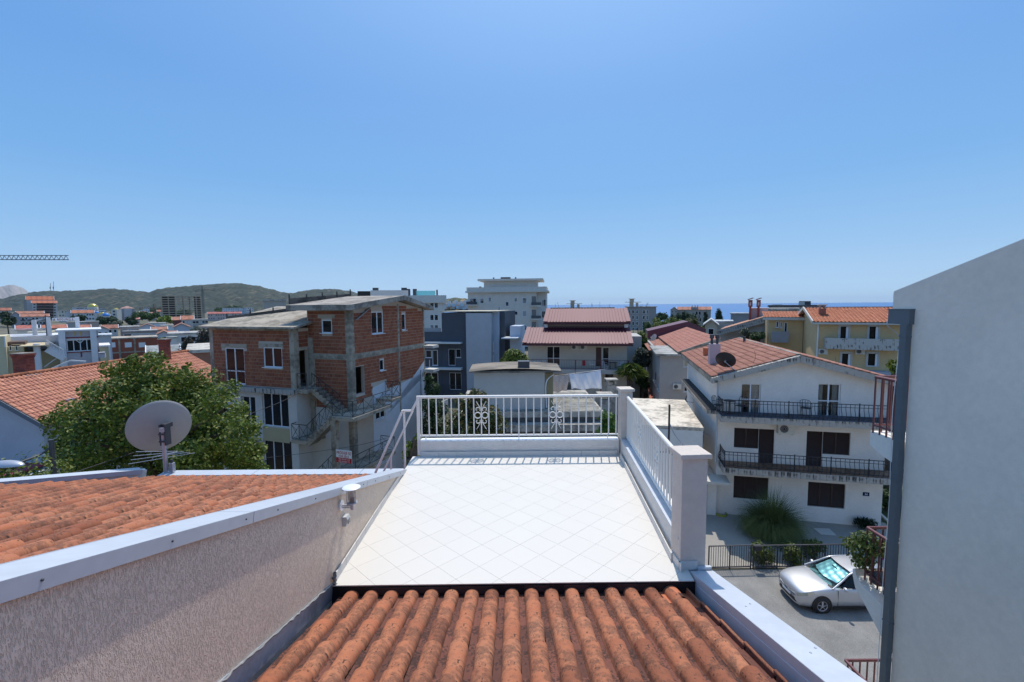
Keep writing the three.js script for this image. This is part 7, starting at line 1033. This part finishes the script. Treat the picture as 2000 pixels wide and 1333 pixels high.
// ---------- towards the sea ----------
{
  const T = town; const gp = M(lin(.33, .30, .28), { map: tMottle });
  const a = T('apartment_block', 'grey apartment block with white-framed windows near the sea', 1222, 1282, 600, 233, { wc: [.34, .31, .29], D: 12, sc: [.55, .5, .45], cat: 'apartment block', ov: 1 });
  for (let r = 0; r < 5; r++) for (const [u, w] of [[1236.5, 1.25], [1244.5, 1.0], [1258, 1.5], [1264.5, .9], [1230, 1.0]]) { const q = f(a, u, 609.5 + r * 11.3, .05); win(a, q[0], q[1] - 1, w, 2, .06, { n: 1, sill: 0, fw: .16 }); }
  for (const u of [1281]) for (let r = 0; r < 4; r++) { const q = f(a, u, 616 + r * 11.3, .5); part('side_balcony', box(q[0], q[0] + 1.1, q[1] - .4, q[1] + .4, -4, -1), gp, a); }
  const pent = (t, u, v0, v1) => { const q = fr(t, u - 10, v0, u + 13, v1, -3); const tan = M(lin(.52, .43, .32)); part('roof_house', box(q[0] + 1.2, q[0] + 3.2, t.H, q[3], -7, -3), tan, t); part('roof_house', box(q[1] - 1.6, q[1] - .3, t.H, q[3] - .2, -7, -3), tan, t); part('roof_canopy', box(q[0] - 1, q[1] + 1.2, q[3], q[3] + .25, -8, -2), tan, t); part('stair_head', box(q[0] + 1.2, q[0] + 3.4, q[3] + .26, q[3] + 1.7, -6.5, -3.5), tan, t); part('stair_head_roof', box(q[0] + .6, q[0] + 4, q[3] + 1.71, q[3] + 1.95, -7, -3), tan, t); };
  pent(a, 1235, 591, 598);
  const b = T('apartment_block', 'grey apartment block mostly hidden behind the burgundy roof', 1076, 1200, 602, 245, { wc: [.34, .31, .29], D: 12, sc: [.3, .27, .25], cat: 'apartment block' }); pent(b, 1120, 594, 601); for (const u of [1085, 1092, 1155, 1157, 1172, 1190]) { const q = f(b, u, 602, -2), h = rr(1.5, 3.5); part('aerial', bar(V3(q[0], b.H, -2), V3(q[0] + rr(-1, 1), b.H + h, -2), .12), mt.steelDark, b); }
  const s = T('apartment_block', 'long block with orange roof standing before the sea', 1323, 1389, 605.5, 330, { roof: 'gx', vR: 600, wc: [.36, .32, .28], rc: [.48, .2, .13], D: 12, cat: 'apartment block' }); for (const [u, v] of [[1361, 612], [1367, 612], [1361, 625], [1348, 616], [1353, 616], [1335, 613], [1376, 613], [1368, 625]]) { const q = f(s, u, v, .05); win(s, q[0], q[1] - 1.2, 1.3, 2.4, .06, { n: 1, sill: 0 }); } part('roof_dormer', box(f(s, 1350, 603, -2)[0], f(s, 1364, 603, -2)[0], s.H, s.H + 1.9, -4, -.5), gp, s); for (const u of [1352, 1358, 1363]) { const q = f(s, u, 601, -2); part('roof_chimney', box(q[0] - .3, q[0] + .3, s.H + 1.9, s.H + 3.2, -3, -2.4), gp, s); }
  T('apartment_block', 'grey gable end of the long block before the sea', 1310, 1324, 606, 331, { roof: 'gz', vR: 600.5, wc: [.36, .33, .3], rc: [.45, .3, .25], rows: 2, cols: 2, D: 12, cat: 'apartment block' });
  T('white_house', 'cream gabled house with pale sheet roof', 1378, 1402, 636, 92, { roof: 'gz', vR: 626, wc: [.5, .44, .34], rc: [.7, .7, .7], rows: 1, cols: 1, D: 10 }); T('white_house', 'pale flat-roofed extension beside the cream gable', 1396, 1432, 630, 98, { wc: [.5, .48, .45], sc: [.62, .62, .62], D: 8 }); T('flat_house', 'low grey flat-roofed house behind the brick-red chimney stub', 1428, 1465, 614, 120, { wc: [.28, .28, .29], sc: [.5, .5, .5], D: 8 });
  // house with the pair of tall red chimneys
  const c = building('chimney_house', 'house with orange tiled roof, pink wall and two tall red chimneys', 'house', 1404, 66, 1498, 63); const W = c.W, ye = f(c, 1440, 648)[1]; part('wall', box(.4, W, 0, ye - .2, -11, 0), M(lin(.5, .46, .42), { map: tMottle }), c); const e = f(c, 1408, 644, 1), up = f(c, 1470, 626, 1); const U = V3(up[0] - e[0], up[1] - e[1], 0); roofPlane(c, V3(e[0], e[1], -7), V3(0, 0, 1), U, 8, U.length() + 1.6, { tones: [lin(.5, .25, .16), lin(.46, .22, .14), lin(.54, .28, .18)], w: .34, exp: .42 }); part('verge_beam', bar(V3(e[0] - .3, e[1] - .45, 1.1), V3(e[0], e[1] - .45, 1.1).addScaledVector(U, 1.35), .3, .75), mt.concreteStain, c); part('gable_wall', wall([[e[0] + .3, ye - .25], [W, ye - .25], [W, e[1] + U.y * 1.2], [e[0] + .3, e[1] - .3]], .6, .3), M(lin(.5, .46, .42), { map: tMottle }), c);
  const pw = fr(c, 1466, 602, 1500, 626, -4); part('pink_wall', box(pw[0], pw[1], ye, pw[3], -9, -4), M(lin(.60, .44, .42), { map: tMottle }), c); const rc = M(lin(.26, .07, .055), { map: tMottle }); for (const u of [1465.5, 1481.5]) { const q = fr(c, u - 4, 589, u + 4, 628, -3.6), ch = part('chimney', box(q[0] + .12, q[1] - .12, q[2], q[3] - .8, -4, -3.5), rc, c); part('chimney_head', box(q[0], q[1], q[3] - .8, q[3] + .2, -4.1, -3.4), rc, ch); part('flue_opening', box(q[0] + .15, q[1] - .15, q[3] - .6, q[3] - .1, -3.39, -3.37), M(lin(.5, .36, .33)), ch); part('sloping_cap', bar(V3(q[0] - .1, q[3] + .25, -3.75), V3(q[1] + .1, q[3] + .5, -3.75), .8, .12), rc, ch); }
  { const q = f(c, 1477, 640, .65); const t = acUnit(0, 0, toW(c, q[0] + .9, q[1] - 1.1, .62), 'air conditioner on the shaded wall under the orange roof', c.rotation.y); }
  const d = T('flat_house', 'dark-roofed flat modern house on the skyline beside the yellow house', 1502, 1608, 599.5, 84, { wc: [.4, .38, .36], sc: [.09, .09, .1], D: 12 }); for (const [u0, u1, v, m] of [[1508, 1528, 595, mt.concreteLight], [1561, 1584, 588.5, mt.steelDark], [1560, 1572, 590, mt.concreteLight]]) { const q = fr(d, u0, v, u1, 600, -4); part('roof_box', box(q[0], q[1], d.H + .3, q[3], m === mt.steelDark ? -6 : -5, -4 + (m === mt.steelDark ? 0 : .3)), m, d); } T('flat_house', 'grey house with sloping concrete roof edge below the dark flat roof', 1498, 1560, 606, 76, { wc: [.38, .36, .33], D: 8, sc: [.5, .47, .42] });
  // vegetation
  const fl = (u, v, w, h, d, n, r) => { const c = []; for (let i = 0; i < n; i++) c.push([u + rr(-w, w), v + rr(-h, h), r * rr(.7, 1.3), d + rr(-5, 5)]); return c; };
  for (const [u, v, w, h, d, l, k] of [[1290, 634, 10, 8, 120, 'bright green tree beyond the dark red roof', G1], [1316, 633, 12, 7, 125, 'yellow-green tree before the cypresses', G1], [1352, 635, 9, 9, 110, 'olive-brown tree in front of the long block', [[.13, .13, .035], [.16, .15, .04], [.09, .1, .03]]], [1368, 648, 6, 6, 105, 'small green tree beside the cream gable', G1], [1272, 645, 8, 9, 140, 'bronze-leaved tree before the grey block', [[.13, .10, .05], [.16, .12, .06], [.1, .09, .04]]], [1290, 618, 8, 4, 260, 'dark tree line at the seafront left of the long block', G2], [1335, 626, 22, 4, 240, 'dark tree belt below the long block', GP], [1460, 649, 8, 3, 62, 'grey-green shrub before the chimney house', GO], [1482, 655, 9, 4, 58, 'green shrub at the foot of the yellow house wing', G2], [1262, 640, 4, 8, 80, 'slim green tree behind the lane', G2], [1303, 643, 13, 6, 100, 'low fresh green trees along the dark red roof', G1], [1332, 641, 10, 5, 95, 'leafy green trees beside the tiled roof ridge', G1], [1270, 662, 6, 6, 75, 'dense green bush behind the pale dish', G1], [1252, 672, 6, 7, 62, 'sunlit bush at the end of the lane', G1], [1752, 715, 9, 5, 27, 'bright fig-like bush behind the white house verge', G1]]) treePx('garden_tree', l, fl(u, v, w, h, d, 12, Math.max(5, w * .55)), 2600, Math.max(.22, d * .004), k, undefined, { far: d > 150, trunk: .8 });
  for (const [u, vt, vb, w, l] of [[1324, 612, 640, 5, 'slender dark cypress at the gable of the long block'], [1336, 606, 640, 6, 'tall dark cypress in the middle of the row'], [1344, 611, 640, 7, 'broad dark cypress before the dormer'], [1379, 608, 640, 6, 'dark cypress at the free end of the long block'], [1405, 603, 628, 9, 'broad dark conifer standing against the sea'], [1313, 615, 638, 6, 'low dark cypress beside the grey gable']]) { const c = []; for (let i = 0; i < 12; i++) { const k = i / 12; c.push([u + rr(-1, 1), vb - (vb - vt) * k, w * (1 - k * .85) * rr(.7, 1.1), 215]); } treePx('cypress_tree', l, c, 1800, .9, GP, 'cypresses near the sea', { far: true, aspect: .35, trunk: 2 }); }
  // bare tree before the grey block
  const bt = thing('bare_tree', 'leafless tree with pale branches before the grey block', 'tree', [dep(1238, 690, 95).x, 0, -95]); const g = []; const grow = (p, d, L, r, n) => { const q = p.clone().addScaledVector(d, L); g.push(rod(p, q, r, r * .65, 5)); if (n) for (let i = 0; i < 3; i++) grow(q, d.clone().add(V3(rr(-.7, .7), rr(-.1, .5), rr(-.7, .7))).normalize(), L * rr(.6, .8), r * .6, n - 1); }; grow(V3(0, 0, 0), V3(.1, 1, 0).normalize(), 4.2, .16, 4); part('branches', g, M(lin(.3, .26, .23)), bt).userData.kind = 'stuff'; part('trunk', rod(V3(0, -.3, 0), V3(.1, 1, 0), .2, .16, 8), M(lin(.3, .26, .23)), bt);
}
// ---------- overhead cables ----------
cable('cable', [dep(620, 745, 24), dep(560, 780, 22), dep(480, 812, 20), dep(380, 845, 17), dep(140, 925, 13)], .012, mt.iron, 'dark overhead cable sagging past the satellite dish to the brick house');
cable('cable', [dep(520, 895, 22), dep(600, 885, 24), dep(700, 870, 26), dep(760, 855, 27)], .01, mt.iron, 'thin cable crossing the lower stairs of the brick house');
{ const s = thing('sail_boat', 'tiny white sail boat far out on the sea', 'boat', (() => { const p = dep(1727, 593.5, 4300); p.y = -10.2; return p.toArray(); })()); part('hull', (() => { const g = new THREE.SphereGeometry(6, 12, 6, 0, 6.283, 1.57, 1.57); g.scale(1.6, .35, .5); g.translate(0, 2, 0); return g; })(), mt.pvc, s); part('sail', (() => { const g = new THREE.ShapeGeometry(poly([[0, 3], [7, 3], [0, 22]])); return g; })(), mt.pvc, s); part('mast', rod(V3(0, 1, 0), V3(0, 23, 0), .2), mt.pvc, s); }
renderer.render(scene, camera);
